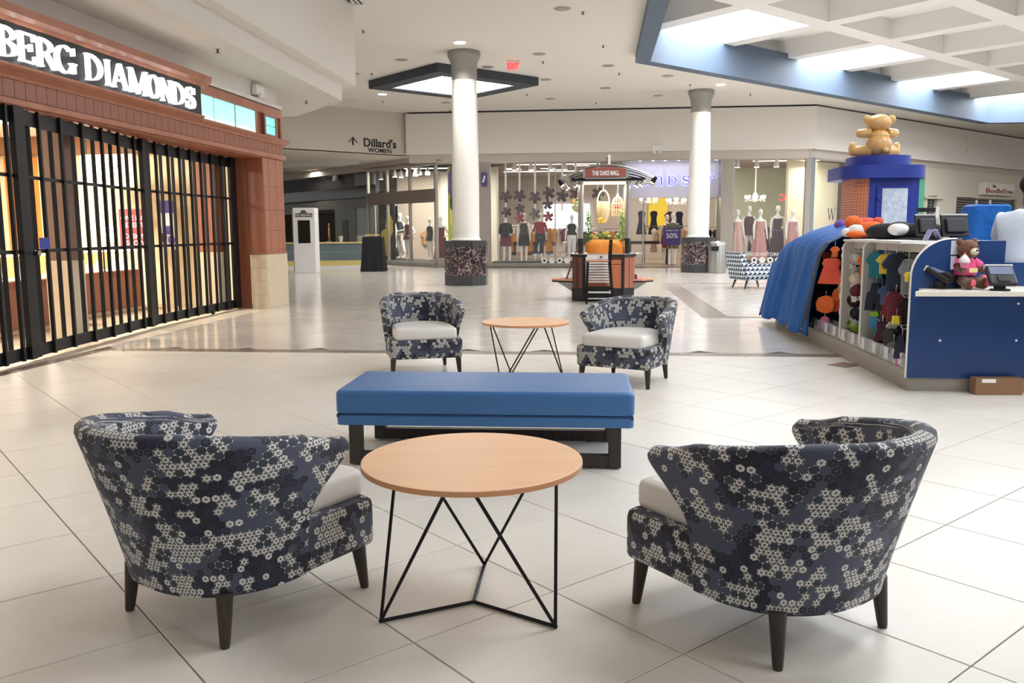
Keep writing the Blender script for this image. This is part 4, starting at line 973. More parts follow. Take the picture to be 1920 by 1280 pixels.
# ================================================================ side corridor, left of the dress store
EO = Vector((aL, BG)); ER = TH + PI * .75                      # frame: x along the windows away from the corner, y into the concourse side
EW = Matrix.Translation(M(EO.x, EO.y)) @ Matrix.Rotation(ER, 4, 'Z'); EWi = EW.inverted()
def atE(px, py, y0=0.0):
    e = EWi @ EYEV; d = EWi.to_3x3() @ ray(px, py); return e + d * ((y0 - e.y) / d.y)
def ex(px): return atE(px, 420).x
cw = MB().box(-.05, 22, -.25, -.02, 3.84, 4.14).build('wall_corridor', TAN, loc=M(EO.x, EO.y), rz=ER); tag(cw, 'tan fascia along the side corridor', None, None, 'structure')
w4 = MB(); z4 = 3.84; X1 = ex(692)
cols4 = [0.0, ex(770), ex(728), X1]
for x in cols4: w4.box(x - .05, x + .05, -.05, .05, .12, z4)
w4.box(-.05, X1, -.05, .05, z4 - .07, z4); w4.box(-.05, X1, -.05, .05, .12, .2)
w4 = w4.build('window_4', FRAME, loc=M(EO.x, EO.y), rz=ER); tag(w4, 'corner windows of the dress store facing the side corridor', None, None, 'structure')
zt0, zt1 = atE(770, 381).z, atE(770, 357).z
MB().box(-.04, X1, -.07, .06, zt0, zt1).build('transom', mat('taupe_band', (128, 116, 106), .6), w4)
for x0, x1 in zip(cols4, cols4[1:]):
    MB().box(x0 + .05, x1 - .05, -.008, 0, .2, zt0).build('pane', GLASS, w4); MB().box(x0 + .05, x1 - .05, -.008, 0, zt1, z4 - .07).build('pane', GLASS, w4)
MB().box(-.2, X1, -.12, .1, 0, .12).build('ledge', LEDGE, w4)
# pane between the corner and the near column
w5 = MB().box(aL, aL + .08, BG, BG + .06, .3, zh).box(aL, AB(884), BG, BG + .06, zh - .06, zh).box(aL, AB(884), BG, BG + .06, .3, .36).build('window_5', FRAME, mall=True); tag(w5, 'corner pane of the dress store beside the marble based column', None, None, 'structure')
MB().box(aL + .08, AB(884), BG + .02, BG + .03, .36, zh - .06).build('pane', GLASS, w5); MB().box(aL, AB(884), BG - .03, BG + .15, .12, .3).build('panel', TAUPEW, w5)
def picture(label, M4, x0, x1, z0, z1, y, cols, rz):
    t = thing('window_poster', label, 'poster', M4 @ Vector(((x0 + x1) / 2, y, 0)), rz); w = abs(x1 - x0)
    MB().box(-w / 2, w / 2, -.01, .01, z0, z1).build('poster_board', cols[0], t)
    for (u0, v0, u1, v1, m) in cols[1]:
        n_ = 14; cx, cy, rx, ry = (u0 + u1) / 2, (v0 + v1) / 2, (u1 - u0) / 2, (v1 - v0) / 2
        MB().prism([((cx + rx * math.cos(2 * PI * k / n_) * (1 - .15 * (k % 2))) * w - w / 2, z0 + (z1 - z0) * (cy + ry * math.sin(2 * PI * k / n_))) for k in range(n_)], .0105, .013, Matrix(((1, 0, 0, 0), (0, 0, 1 if rz == ER else -1, 0), (0, 1, 0, 0), (0, 0, 0, 1)))).build('print', m, t)
    return t
YEL = mat('print_yellow', (240, 220, 70), .5); VIO = mat('print_violet', (96, 66, 150), .5); GRN = mat('print_green', (176, 196, 70), .5); DKG = mat('print_dark', (48, 54, 56), .6); LEAF = mat('print_leaf', (70, 84, 50), .6)
picture('tall yellow and violet floral poster in the corridor window', EW, ex(727), ex(697), .2, 3.0, -.35, (DKG, [(.1, .82, .5, 1.0, VIO), (.1, .32, .6, .66, YEL), (.25, .05, .98, .45, YEL), (.45, .5, .9, .62, LEAF)]), ER)
picture('tall violet, dark and lime poster beside the near column', Matrix.Translation(M(0, 0)) @ Matrix.Rotation(TH, 4, 'Z'), AB(836), AB(862), .36, 3.75, BG + .5, (GRN, [(.0, .6, 1.0, 1.04, VIO), (.1, .5, .8, .7, DKG), (.1, .3, .9, .62, YEL)]), TH)
# things behind the corridor windows: mannequins, rack, lamps
cm = [('mannequin in a maroon dress behind the corridor window', 735, 404, .9, 0, [('sheath', 'maroon')]), ('mannequin in a grey top and white trousers behind the corridor window', 750, 398, 1.6, 2, [('top', 'charcoal'), ('pants', 'white')]), ('mannequin in a maroon top and white trousers by the corridor mullion', 765, 404, .9, 1, [('top', 'maroon'), ('mini', 'maroon'), ('pants', 'white')]), ('headless style mannequin in charcoal shorts near the store corner', 806, 408, .9, 0, [('top', 'charcoal'), ('mini', 'charcoal')]), ('mannequin in a long maroon gown at the store corner pane', 826, 406, None, 1, [('gown', 'maroon')])]
for lab, px, hy, y, pose, of in cm:
    if y is None: mannequin(lab, px, hy, BG + .8, pose, of)
    else:
        q = atE(px, hy, -y); w = toM(EW @ Vector((q.x, q.y, 0))); mannequin(lab, px, hy, 0, pose, of, -.6, pl=Vector((w.x, w.y, q.z)))
MB().box(.1, X1 - .1, -1.6, -.2, .02, .2).build('display_plinth', MATS['plinth_dark'], w4)
MB().box(.3, X1, -3.2, -3.1, .0, 3.84).build('backdrop', mat('store_white2', (240, 234, 220), .8), w4)
MB().box(-.2, X1 + .3, -3.3, -.02, 3.9, 3.95).build('store_soffit', MATS['store_ceiling'], w4)
for k, px in enumerate((705, 714, 740, 752, 765, 779, 786, 802)):
    q = atE(px, 330, -1.0 - .3 * (k % 2)); w = toM(EW @ Vector((q.x, q.y, 0))); spot_lamp(w.x, w.y, zh + .05, 'track lamps behind the corridor windows', 'white track lamp behind the corridor windows')
area('corner_store_lamp', EW @ Vector((X1 * .5, -1.4, 3.7)), 2.2, 150, (1, .94, .84), (0, 0, ER), .6)
for px, c, kind in ((741, 'black', 'top'), (759, 'black', 'top'), (790, 'black', 'top')):
    q = atE(px, 385, -2.9); garment(kind, c, EW @ Vector((q.x, -3.0, q.z)), ER, 'black jacket hung high behind the corridor windows', 'black jackets behind the corridor windows', 1.5)
for k in range(7):
    q = atE(776 + k * 4, 425, -2.6); c = ('tanc', 'cream', 'gold')[k % 3]; garment('top', c, EW @ Vector((q.x, -2.6, 1.35)), ER + .8, 'pale folded garments rack behind the corridor windows', 'pale garments behind the corridor windows', 1.0)
# bulkhead wayfinding letters
KO = M(-6.98, BW + .3); KR = TH + PI / 4
KWi = (Matrix.Translation(KO) @ Matrix.Rotation(KR, 4, 'Z')).inverted()
def atK(px, py, y0=0.0):
    e = KWi @ EYEV; d = KWi.to_3x3() @ ray(px, py); return e + d * ((y0 - e.y) / d.y)
wf_ = thing('wayfinding_sign', 'black store direction lettering with an arrow on the bulkhead wall', 'sign', KO, KR)
BLK = mat('print_black', (24, 24, 24), .6)
a, b = atK(681, 268, -.012), atK(742, 276, -.012)
hD = atK(690, 259, -.012).z - atK(690, 275, -.012).z
me = text_mesh("Dillard's", hD * 1.36, .012, .008, 'LEFT'); wd_ = max(v.co.x for v in me.vertices) - min(v.co.x for v in me.vertices)
me.transform(Matrix.Diagonal(((b.x - a.x) / wd_, 1, 1, 1))); put('lettering', me, BLK, wf_, (a.x, -.014, atK(690, 274.5, -.012).z))
a, b = atK(690, 282, -.012), atK(734, 286, -.012); hW = atK(700, 277.5, -.012).z - atK(700, 286, -.012).z
me = text_mesh('WOMEN', hW * 1.38, .012, .003, 'LEFT'); wd_ = max(v.co.x for v in me.vertices) - min(v.co.x for v in me.vertices)
me.transform(Matrix.Diagonal(((b.x - a.x) / wd_, 1, 1, 1))); put('lettering', me, BLK, wf_, (a.x, -.014, atK(700, 285.5, -.012).z))
c0, c1 = atK(662, 272, -.012), atK(662, 257, -.012)
ar = MB().bar((c0.x, -.014, c0.z), (c0.x, -.014, c1.z - .03), .05, .012)
for s in (-1, 1): ar.bar((c0.x + s * .01, -.014, c1.z), (c0.x - s * .17, -.014, c1.z - .19), .055, .012)
ar.build('arrow', BLK, wf_)

# ================================================================ corridor furniture
dk = mat('cafe_dark', (58, 56, 58), .6); 
cb = MB().box(X1 + .1, 16, -.6, -.4, 0, 3.84).build('wall_cafe', dk, loc=M(EO.x, EO.y), rz=ER); tag(cb, 'dark closed shop front along the side corridor', None, None, 'structure')
def eb(x0, x1, y0, y1, z0, z1, name, m): return MB().box(x0, x1, y0, y1, z0, z1).build(name, m, cb)
def ez(px, py): return atE(px, py, -.4)
GRY = mat('cafe_grey', (112, 112, 108), .5); PALEG = mat('cafe_pale', (150, 162, 156), .35)
xs = [ex(690), ex(655), ex(617), ex(585), 15.5]
eb(xs[0], xs[3], -.42, -.3, 2.35, 2.75, 'sign_band', GRY); eb(xs[0], xs[1], -.42, -.32, 3.3, 3.8, 'upper_panel', mat('cafe_slate', (96, 100, 102), .4))
eb(xs[3], xs[4], -.42, -.34, 2.2, 2.7, 'sign_band', GRY)
eb(xs[0], xs[1], -.4, -.34, .1, 2.35, 'panel', PALEG); eb(xs[1], xs[2], -.4, -.30, .1, 2.35, 'panel', mat('cafe_panel', (118, 122, 116), .5))
xm = (xs[1] + xs[2]) / 2; eb(xm - .25, xm + .25, -.31, -.285, .1, 1.85, 'doorway', mat('cafe_black', (24, 24, 26), .4))
eb(xs[2], xs[4], -.42, -.4, .1, 2.2, 'curtain_wall', mat('cafe_plum', (54, 44, 46), .8))
eb(xs[0], xs[4], -.41, -.36, 2.8, 3.25, 'glass_band', mat('cafe_glassdark', (14, 16, 22), .1))
# white directory
p0, p1 = G(563, 513), G(599, 511)
dr_ = thing('directory', 'white upright mall directory with a dark screen', 'directory', ((p0.x + p1.x) / 2 - .14, (p0.y + p1.y) / 2, 0), -.03)
MB().box(-.36, .36, -.0, .5, .0, 2.12).build('cabinet', mat('directory_white', (238, 236, 238), .35), dr_, bev=.02)
MB().box(-.39, -.36, .03, .47, .05, 2.05).build('side_strip', mat('strip_gold', (198, 160, 110), .4), dr_)
MB().box(-.20, .20, -.012, 0, .98, 1.72).build('screen', mat('screen_black', (12, 12, 14), .12), dr_)
MB().box(-.23, .23, -.008, 0, .95, 1.75).build('bezel', WHITEP, dr_)
me = text_mesh('THE OAKS MALL', .075, .006, .002); put('logo', me, WTXT, dr_, (0, -.02, 1.86)); MB().box(-.28, .28, -.012, 0, 1.83, 1.94).build('logo_band', BLACK, dr_)
MB().lathe([(.11, 0), (.11, .01)], 20).xf(Matrix.Translation((0, -.004, 1.94)) @ Matrix.Rotation(PI / 2, 4, 'X')).build('logo_emblem', mat('emblem_grey', (90, 90, 92), .5), dr_)
# draped black stand
p = G(699, 509); dd = thing('draped_stand', 'stand covered with a black floor-length cloth in the side corridor', 'stand', (p.x, p.y + .3, 0), 0)
mb = MB(); R_ = []
for z, w, d in ((1.17, .30, .28), (1.15, .33, .31), (.8, .35, .33), (.3, .37, .35), (.0, .40, .37)):
    R_.append([(w * max(-1, min(1, 1.35 * math.cos(a))) + (1.17 - z) * .02 * math.cos(9 * a), d * max(-1, min(1, 1.35 * math.sin(a))) + (1.17 - z) * .02 * math.sin(11 * a), z) for a in [2 * PI * k / 48 for k in range(48)]])
mb.loft(R_, True, False).build('drape', mat('drape_black', (22, 23, 26), .9), dd, smooth=True)
MB().box(-.3, .3, -.28, .28, .0, 1.16).build('stand_box', BLACK, dd)
# cafe counter
q0, q1 = G(575, 507), G(684, 505)
ct = thing('cafe_counter', 'glass-fronted counter with yellow trim behind the white directory', 'counter', (q0.x, q0.y + 1.0, 0), math.atan2(q1.y - q0.y, q1.x - q0.x))
wC = (q1 - q0).length * 1.06
YT = mat('trim_yellow', (226, 204, 130), .5)
MB().box(-1.2, wC, 0, .7, 0, .12).build('plinth', WHITEP, ct); MB().box(-1.2, wC, .03, .67, .12, .3).build('lower_trim', YT, ct)
MB().box(-1.2, wC, .05, .08, .3, .92).build('front_glass', glass('counter_glass', (150, 170, 176), .35), ct)
MB().box(-1.2, wC, 0, .7, .92, .97).build('counter_top', YT, ct); MB().box(-1.2, wC, .6, .66, .3, .92).build('back_panel', mat('counter_back', (70, 78, 80), .6), ct)
MB().box(-1.2, wC, .25, .6, .6, .62).build('shelf', STEEL, ct)
for k in range(4): MB().tube([(.2 + k * .5, .4, .12), (.3 + k * .5, .4, .6)], .015, 6).build('shelf_leg', BLACKM, ct)
MB().box(wC - .5, wC, .1, .6, .97, 1.2).build('glass_guard', glass('guard', (220, 214, 190), .3), ct); MB().box(wC - .25, wC + .3, .05, .15, 1.2, 1.24).build('guard_rail', YT, ct)
p = G(601, 505); mr = thing('round_mirror', 'small gold framed round mirror on the corridor counter', 'mirror', (p.x + .12, p.y + 1.1, .974), 0)
MB().lathe([(.30, -.02), (.34, 0), (.30, .02)], 28).xf(Matrix.Translation((0, 0, .36)) @ Matrix.Rotation(PI / 2, 4, 'Y') @ Matrix.Diagonal((1, .35, 1, 1))).build('mirror', mat('mirror_gold', (176, 148, 90), .25, .8), mr, smooth=True)
MB().lathe([(.12, 0), (.12, .02), (.02, .03), (.02, .1)], 16).build('mirror_base', CHROME, mr)
for dx_, lab in ((.55, 'white paper cup on the corridor counter'),):
    cu_ = MB().lathe([(.06, 0), (.085, .2), (.09, .21), (.0, .212)], 16).build('paper_cup', WHITEP, loc=(p.x + dx_, p.y + 1.1, .974), smooth=True); tag(cu_, lab, 'cup')
area('corridor_lamp', M(-13, 38, 4.05), 1.0, 25, (1, .9, .78))
# ================================================================ lounge chairs
def smooth01(x): x = max(0, min(1, x)); return x * x * (3 - 2 * x)
ZB, ZWING, ZBACK = .165, .605, .712
PROF = [(.165, .0), (.36, .0), (.40, .008), (.43, .03), (.465, .068), (.50, .112), (.535, .155), (.562, .185), (.585, .19), (.605, .15)]
def prof(z):
    for (z0, y0), (z1, y1) in zip(PROF, PROF[1:]):
        if z <= z1: return y0 + (y1 - y0) * (z - z0) / (z1 - z0)
    return PROF[-1][1]
def ztop(s): return ZBACK - (ZBACK - ZWING) * smooth01((abs(s) - .2) / .75)
def chair_mid(s, t):                              # t 0..1 from the hem to the rim
    z = ZB + t * (ztop(s) - ZB)
    w = .300 + .060 * t ** 1.1; d = .30 + .165 * t ** 1.1; y0 = -.03
    yf = prof(ZB + t * (ZWING - ZB))
    if abs(s) < .62:
        a = s / .62 * PI / 2; c_, s_ = math.cos(a), math.sin(a)
        return Vector((w * math.copysign(abs(s_) ** .86, s_), y0 - d * abs(c_) ** .86, z))
    f = (abs(s) - .62) / .38
    return Vector((math.copysign(w, s), y0 + (yf - y0) * f, z))
def chair_shell():
    ns, nz = 72, 24; mb = MB(); th = .036
    ts = [k / (nz - 1) for k in range(nz)]
    rings = []; uvs = []
    for i in range(ns + 1):
        s = -1 + 2 * i / ns
        e = max(0, (abs(s) - .93) / .07); thk = th * math.sqrt(max(.02, 1 - e * e))
        ring_ = []; ruv = []
        def pn(t):
            h = 1e-3; s2 = max(-.999, min(.999, s)); p = chair_mid(s, t)
            du = chair_mid(min(1, s2 + h), t) - chair_mid(max(-1, s2 - h), t)
            nrm = Vector((du.y, -du.x, 0))
            if nrm.length < 1e-9: nrm = Vector((0, -1, 0))
            return p, nrm.normalized()
        def UU(p): return s * 1.0 if abs(s) < .62 else math.copysign(.62 + (p.y + .03), s)
        for t in ts[:-1]:
            p, n_ = pn(t); ring_.append(p + n_ * thk); ruv.append((UU(p), p.z * 1.12))
        pT, nT = pn(.97)
        for k in range(1, 6):
            a = PI * k / 6; ring_.append(pT + nT * thk * math.cos(a) + Vector((0, 0, thk * .75 * math.sin(a)))); ruv.append((UU(pT), pT.z * 1.12 + k * .014))
        for t in ts[-2::-1]:
            t2 = max(t, .32); p, n_ = pn(t2); ring_.append(p - n_ * thk); ruv.append((UU(p) + .37, 1.6 - p.z))
        rings.append(ring_); uvs += ruv
    nn_ = len(rings[0]); vs = [p for r in rings for p in r]; fs = []
    for k in range(ns):
        for i in range(nn_ - 1): fs.append((k * nn_ + i, (k + 1) * nn_ + i, (k + 1) * nn_ + i + 1, k * nn_ + i + 1))
    for b_ in (0, ns * nn_): fs += [(b_ + i, b_ + i + 1, b_ + nn_ - 2 - i, b_ + nn_ - 1 - i) for i in range(nn_ // 2 - 1)]
    return mb.add(vs, fs, uvs)
def plan(n_, w, yb, yf, k=.7):                    # rounded-back seat outline
    pts = []
    for i in range(n_ + 1):
        a = -PI / 2 + PI * i / n_; pts.append((w * math.copysign(abs(math.sin(a)) ** .8, a), -.02 - (abs(yb) - .02) * abs(math.cos(a)) ** .8))
    r = .035
    pts += [(w, yf - r)] + [(w - r + r * math.cos(a), yf - r + r * math.sin(a)) for a in (PI / 6, PI / 3, PI / 2)] + [(-w + r + r * math.cos(a), yf - r + r * math.sin(a)) for a in (PI / 2, 2 * PI / 3, 5 * PI / 6)] + [(-w, yf - r)]
    return pts
def chair_base():
    P_ = plan(24, .337, .30, .352); P_ = P_ + [P_[0]]; mb = MB(); rings = []; uvs = []
    per = [0.0]
    for a, b in zip(P_, P_[1:]): per.append(per[-1] + math.hypot(b[0] - a[0], b[1] - a[1]))
    for z, k in ((.163, .95), (.170, .985), (.185, 1.0), (.315, 1.0), (.332, .99), (.342, .96)):
        rings.append([(x * k, y * k, z) for x, y in P_]); uvs += [(per[i], z + .35) for i in range(len(P_))]
    mb.loft(rings, False, False, False, uvs)
    n_ = len(P_) - 1; mb.add([(x * .95, y * .95, .163) for x, y in P_[:-1]], [tuple(range(n_))]); P_ = P_[:-1]; mb.add([(x * .96, y * .96, .342) for x, y in P_], [tuple(range(n_))], [(x + 2, y) for x, y in P_])
    return mb
def chair_cushion():
    P_ = plan(24, .285, .27, .352); rings = []
    for z, k in ((.34, .96), (.348, .99), (.365, 1.0), (.415, 1.0), (.433, .985), (.443, .95), (.449, .88)):
        rings.append([(x * k, .0 + y * k, z + (.006 * (1 - (x / .26) ** 2) if z > .435 else 0)) for x, y in P_])
    mb = MB().loft(rings, True, False); c = len(mb.v); n_ = len(P_)
    mb.add(rings[-1] + [(0, .02, .459)], [(i, (i + 1) % n_, n_) for i in range(n_)])
    return mb
CH = {'shell': chair_shell().mesh('shell', 1.0), 'base': chair_base().mesh('seat_base', .9), 'cushion': chair_cushion().mesh('cushion', .9)}
CH['shell'].materials.append(FLOWER); CH['base'].materials.append(FLOWER); CH['cushion'].materials.append(PVINYL)
def leg_mesh(dx_, dy_): 
    return MB().loft([[(x * w + dx_ * (.18 - z) / .18, y * w + dy_ * (.18 - z) / .18, z) for x, y in [(math.cos(2 * PI * k / 12), math.sin(2 * PI * k / 12)) for k in range(12)]] for z, w in ((0, .0145), (.012, .017), (.18, .029))])
LEGS = {}
for sx in (-1, 1):
    for sy in (-1, 1): LEGS[sx, sy] = leg_mesh(sx * .012, sy * .018).mesh('leg', True); LEGS[sx, sy].materials.append(DARKLEG)
def lounge_chair(label, loc, fwd, sc=1.0):
    rz = math.atan2(fwd[1], fwd[0]) - PI / 2
    t = thing('barrel_chair', label, 'chair', (loc[0], loc[1], 0), rz, 'floral barrel chairs around the bench'); t.scale = (sc, sc, sc)
    put('shell', CH['shell'], None, t); put('seat_base', CH['base'], None, t); put('seat_cushion', CH['cushion'], None, t)
    for (sx, sy), m in LEGS.items(): put('leg', m, None, t).location = (sx * (.245 if sy < 0 else .30), -.27 if sy < 0 else .285, 0)
    return t
lounge_chair('floral barrel chair seen from behind at the near table, jewellery store side', (-.985, 2.955), (.545, .838))
lounge_chair('floral barrel chair seen from behind at the near table, blue kiosk side', (.865, 2.80), (-.53, .848))
lounge_chair('floral barrel chair facing the bench on the jewellery store side of the far table', (-.86, 8.05), (.22, -.975))
lounge_chair('floral barrel chair facing the far table on the blue kiosk side', (1.02, 7.42), (-.50, -.86))

# ================================================================ wire tables
TOPM = MB().lathe([(.375, .512), (.384, .516), (.385, .522), (.385, .532), (.383, .5335), (.0, .5335)][:-1], 72).mesh('table_top', .5); TOPM.materials.append(BEECH)
EDGE = mat('beech_edge', (206, 150, 108), .45)
def wire_table(label, loc, a0):
    t = thing('round_table', label, 'table', (loc[0], loc[1], 0), 0, None)
    put('table_top', TOPM, None, t)
    MB().lathe([(.3853, .515), (.3856, .518), (.3856, .530), (.3853, .5325)], 72, cap0=False, cap1=False).build('edge_band', EDGE, t, smooth=True)
    feet = [Vector((math.cos(a), math.sin(a), 0)) * .343 + Vector((0, 0, .007)) for a in (a0, a0 + 2.094, a0 + 4.188)]
    for k, f in enumerate(feet):
        MB().tube([f, Vector((0, 0, .007))], .0065, 8).build('base_bar', BLACKM, t, smooth=True)
        a = a0 + 2.094 * k
        for s in (-1, 1):
            top = Vector((math.cos(a + s * .91), math.sin(a + s * .91), 0)) * .315 + Vector((0, 0, .512))
            MB().tube([f + Vector((0, 0, 0)), top], .0062, 8).build('leg_rod', BLACKM, t, smooth=True)
        MB().ell(f, (.0085, .0085, .0075), 8, 6).build('foot', BLACKM, t, smooth=True)
    return t
wire_table('round beech table on black wire legs in front of the blue bench', (-.142, 2.89), 1.49)
wire_table('round beech table on black wire legs behind the blue bench', (.12, 7.45), 1.95)

# ================================================================ bench
bn = thing('bench', 'long blue upholstered bench on dark wooden sled frames', 'bench', (-.138, 4.99, 0), -.078)
BLUEV = NT('blue_vinyl'); _v = BLUEV.coord(); _w = BLUEV.n('ShaderNodeTexWave', wave_type='BANDS', bands_direction='X'); _w.inputs['Scale'].default_value = 42; _w.inputs['Distortion'].default_value = .6
BLUEV.put(_w.inputs['Vector'], _v); BLUEV.set(col=BLUEV.mix(BLUEV.noise(_v, 2.0), lin(54, 102, 158), lin(64, 116, 174)), rough=.36); BLUEV.bump(_w.outputs['Fac'], .12, .004); BLUEV = BLUEV.m
BX, BY = .842, .345
def rbox(x, y, z0, z1, r, mb=None, crown=0.0, seg=5):
    rings = []
    def ring_(k, z):
        pts = []
        rr = .03
        for cx_, cy_, a0 in ((x - rr, y - rr, 0), (-x + rr, y - rr, PI / 2), (-x + rr, -y + rr, PI), (x - rr, -y + rr, 1.5 * PI)):
            for j in range(4):
                a = a0 + PI / 2 * j / 3; pts.append(((cx_ + rr * math.cos(a)) * (x - k) / x, (cy_ + rr * math.sin(a)) * (y - k) / y, z))
        return pts
    for j in range(seg + 1):
        a = PI / 2 * j / seg; rings.append(ring_(r * (1 - math.sin(a)), z0 + r * (1 - math.cos(a))))
    for j in range(seg + 1):
        a = PI / 2 * j / seg; rings.append(ring_(r * (1 - math.cos(a)), z1 - r * (1 - math.sin(a))))
    mb = (mb or MB()).loft(rings, True, False)
    top = rings[-1]; n_ = len(top); cr = [(px * .6, py * .6, z1 + crown) for px, py, _ in top]
    mb.loft([top, cr], False, True); return mb
rbox(BX, BY, .298, .435, .022, crown=.006).build('cushion', BLUEV, bn, smooth=True)
rbox(BX - .003, BY - .003, .235, .292, .006).build('seat_rail', BLUEV, bn, smooth=True)
MB().box(-BX + .006, BX - .006, -BY + .006, BY - .006, .28, .3).build('seam', mat('seam_navy', (34, 62, 110), .6), bn)
for sy in (-1, 1):
    y = sy * .30
    for sx in (-1, 1): MB().box(sx * .735 - .035, sx * .735 + .035, y - .035, y + .035, .008, .236).build('leg', DARKLEG, bn, bev=.003)
    MB().box(-.70, .70, y - .03, y + .03, .008, .075).build('floor_rail', DARKLEG, bn, bev=.003)
    MB().box(-.70, .70, y - sy * .09 - .03, y - sy * .09 + .03, .212, .236).build('top_rail', DARKLEG, bn, bev=.003)
    for x in (-.6, .6): MB().lathe([(.012, 0), (.012, .009)], 10, (x, y, 0)).build('glide', BLACK, bn)

# ================================================================ patterned armchair by the far lounge
pc = thing('armchair', 'white and grey cube-patterned armchair behind the blue tarpaulin', 'chair', G(1411, 541) + Vector((.05, .25, 0)), math.radians(-78))
def ubox(x0, x1, y0, y1, z0, z1, skew=0.0):
    mb = MB().box(x0, x1, y0, y1, z0, z1)
    mb.v = [(x, y - skew * (z - z0) / (z1 - z0), z) for x, y, z in mb.v]
    fs = mb.f; out = MB()
    for f in fs:
        q = [Vector(mb.v[i]) for i in f]; u = (q[1] - q[0]).normalized(); n_ = u.cross(q[2] - q[0]).normalized(); v = n_.cross(u)
        out.add(q, [(0, 1, 2, 3)], [((p - q[0]).dot(u) + 1.0, (p - q[0]).dot(v) + 1.0) for p in q])
    return out
ubox(-.36, .36, -.38, -.26, .2, .82, .12).build('backrest', CUBE, pc, bev=.03); ubox(-.36, .36, -.38, .36, .2, .4).build('seat', CUBE, pc, bev=.03)
for s in (-1, 1): ubox(s * .36 - .06, s * .36 + .06, -.36, .34, .3, .56).build('armrest', CUBE, pc, bev=.03)
for sx in (-1, 1):
    for sy in (-1, 1): MB().tube([(sx * .28, sy * .26, .2), (sx * .3, sy * .33, 0)], [.028, .016], 10).build('leg', DARKLEG, pc, smooth=True)

# ================================================================ litter bin
p = G(1337, 511); lb = thing('litter_bin', 'brushed steel litter bin beside the far marble column base', 'bin', (6.40, 26.48, 0), 0)
MB().lathe([(.26, 0), (.275, .02), (.275, .88), (.26, .93), (.2, .985), (.08, 1.0)], 32).build('body', STEEL, lb, smooth=.5)
for k in range(16): MB().lathe([(.008, .03), (.008, .87)], 6, (.276 * math.cos(k * PI / 8), .276 * math.sin(k * PI / 8), 0)).build('rib', STEEL, lb)
MB().obox((-.13, -.235, .76), (.22, .1, .14), Matrix.Rotation(-.5, 3, 'Z')).build('opening', BLACK, lb)

# ================================================================ ceiling fittings
def ring_light(px, py, lit):
    v = G(px, py, ZC)
    o = thing('downlight', 'lit round recessed downlight in the concourse ceiling' if lit else 'unlit round recessed downlight in the concourse ceiling', 'light', (v.x, v.y, ZC), 0, 'lit ceiling downlights' if lit else 'unlit ceiling downlights')
    MB().lathe([(.15, -.012), (.17, -.006), (.17, .0)], 24, cap1=False).build('trim_ring', WHITEP if lit else mat('lamp_rim', (170, 164, 158), .5), o, smooth=True)
    MB().lathe([(.13, -.018), (.13, -.010)], 24).build('lens', emis('downlight_lens', (255, 250, 240), DOWN_E) if lit else mat('lens_dull', (150, 146, 142), .3), o)
    if lit:
        l = area('downlight_beam', (v.x, v.y, ZC - .05), .26, 40, (1, .95, .88)); l.data.shape = 'DISK'; l.data.spread = 2.0
for px, py, lit in ((862, 79, 1), (717, 176, 1), (1054, 16, 0), (753, 112, 0), (1011, 101, 0), (914, 125, 0), (1023, 149, 0), (1140, 123, 0), (1135, 165, 0), (1032, 185, 0), (836, 192, 0), (663, 138, 0), (1252, 142, 0), (1234, 179, 0), (1352, 158, 1)): 
    ring_light(px, py, lit)
v = G(1294, 3, ZR + .5); 
def sprinkler(px, py, z=ZC):
    v = G(px, py, z); o = thing('sprinkler', 'small dark ceiling sprinkler head', 'sprinkler', (v.x, v.y, z), 0, 'ceiling sprinkler heads'); o.scale = (.7, .7, .8)
    MB().lathe([(.06, -.004), (.06, 0)], 14).build('escutcheon', mat('escutcheon', (196, 186, 172), .4, .4), o); MB().lathe([(.02, -.05), (.05, -.06), (.05, -.066)], 10).build('deflector', mat('brass_dark', (92, 84, 76), .4, .6), o); MB().lathe([(.018, -.052), (.022, 0)], 8).build('stem', MATS['brass_dark'], o)
for px, py in ((681, 57), (697, 137), (873, 92), (1093, 22), (1131, 85), (1018, 115), (1161, 137), (988, 176), (1118, 192), (844, 206), (717, 189), (1294, 158), (1407, 176)): sprinkler(px, py)
for px, py in ((408, 92), (574, 189)): sprinkler(px, py, SOF)
# exit sign
v = G(962, 113, ZC); es_ = thing('exit_sign', 'red lit exit sign hanging from the concourse ceiling', 'sign', (v.x, v.y, ZC), 0)
MB().box(-.17, .17, -.01, .01, -.26, -.03).build('sign_panel', glass('exit_acrylic', (255, 236, 236), .5), es_); MB().box(-.18, .18, -.02, .02, -.03, 0).build('mount', WHITEP, es_)
put('lettering', text_mesh('EXIT', .2, .006, .006, squeeze=.72), emis('exit_red', (255, 40, 50), 2.0), es_, (0, -.02, -.215))
# air diffuser and access panel
v = G(655, 2, ZC); av = thing('ceiling_vent', 'white square air diffuser with dark slots in the concourse ceiling', 'vent', (v.x - .1, v.y - .1, ZC), TH)
for k, s in enumerate((.34, .26, .18)):
    fr = MB()
    for (x0, x1, y0, y1) in ((-s, s, -s, -s + .03), (-s, s, s - .03, s), (-s, -s + .03, -s, s), (s - .03, s, -s, s)): fr.box(x0, x1, y0, y1, -.02 - .006 * k, 0)
    fr.build('vane', WHITEP, av)
MB().box(-.33, .33, -.33, .33, -.006, .001).build('slot_back', mat('vent_dark', (70, 66, 62), .8), av)
v = G(640, 188, ZC); ap = MB().prism([(0, -.6), (.6, 0), (0, .6), (-.6, 0)], -.006, 0).build('access_panel', mat('panel_offwhite', (216, 211, 204), .8), loc=(v.x, v.y, ZC - .004), rz=TH); tag(ap, 'square access panel in the ceiling above the wayfinding letters', 'panel')
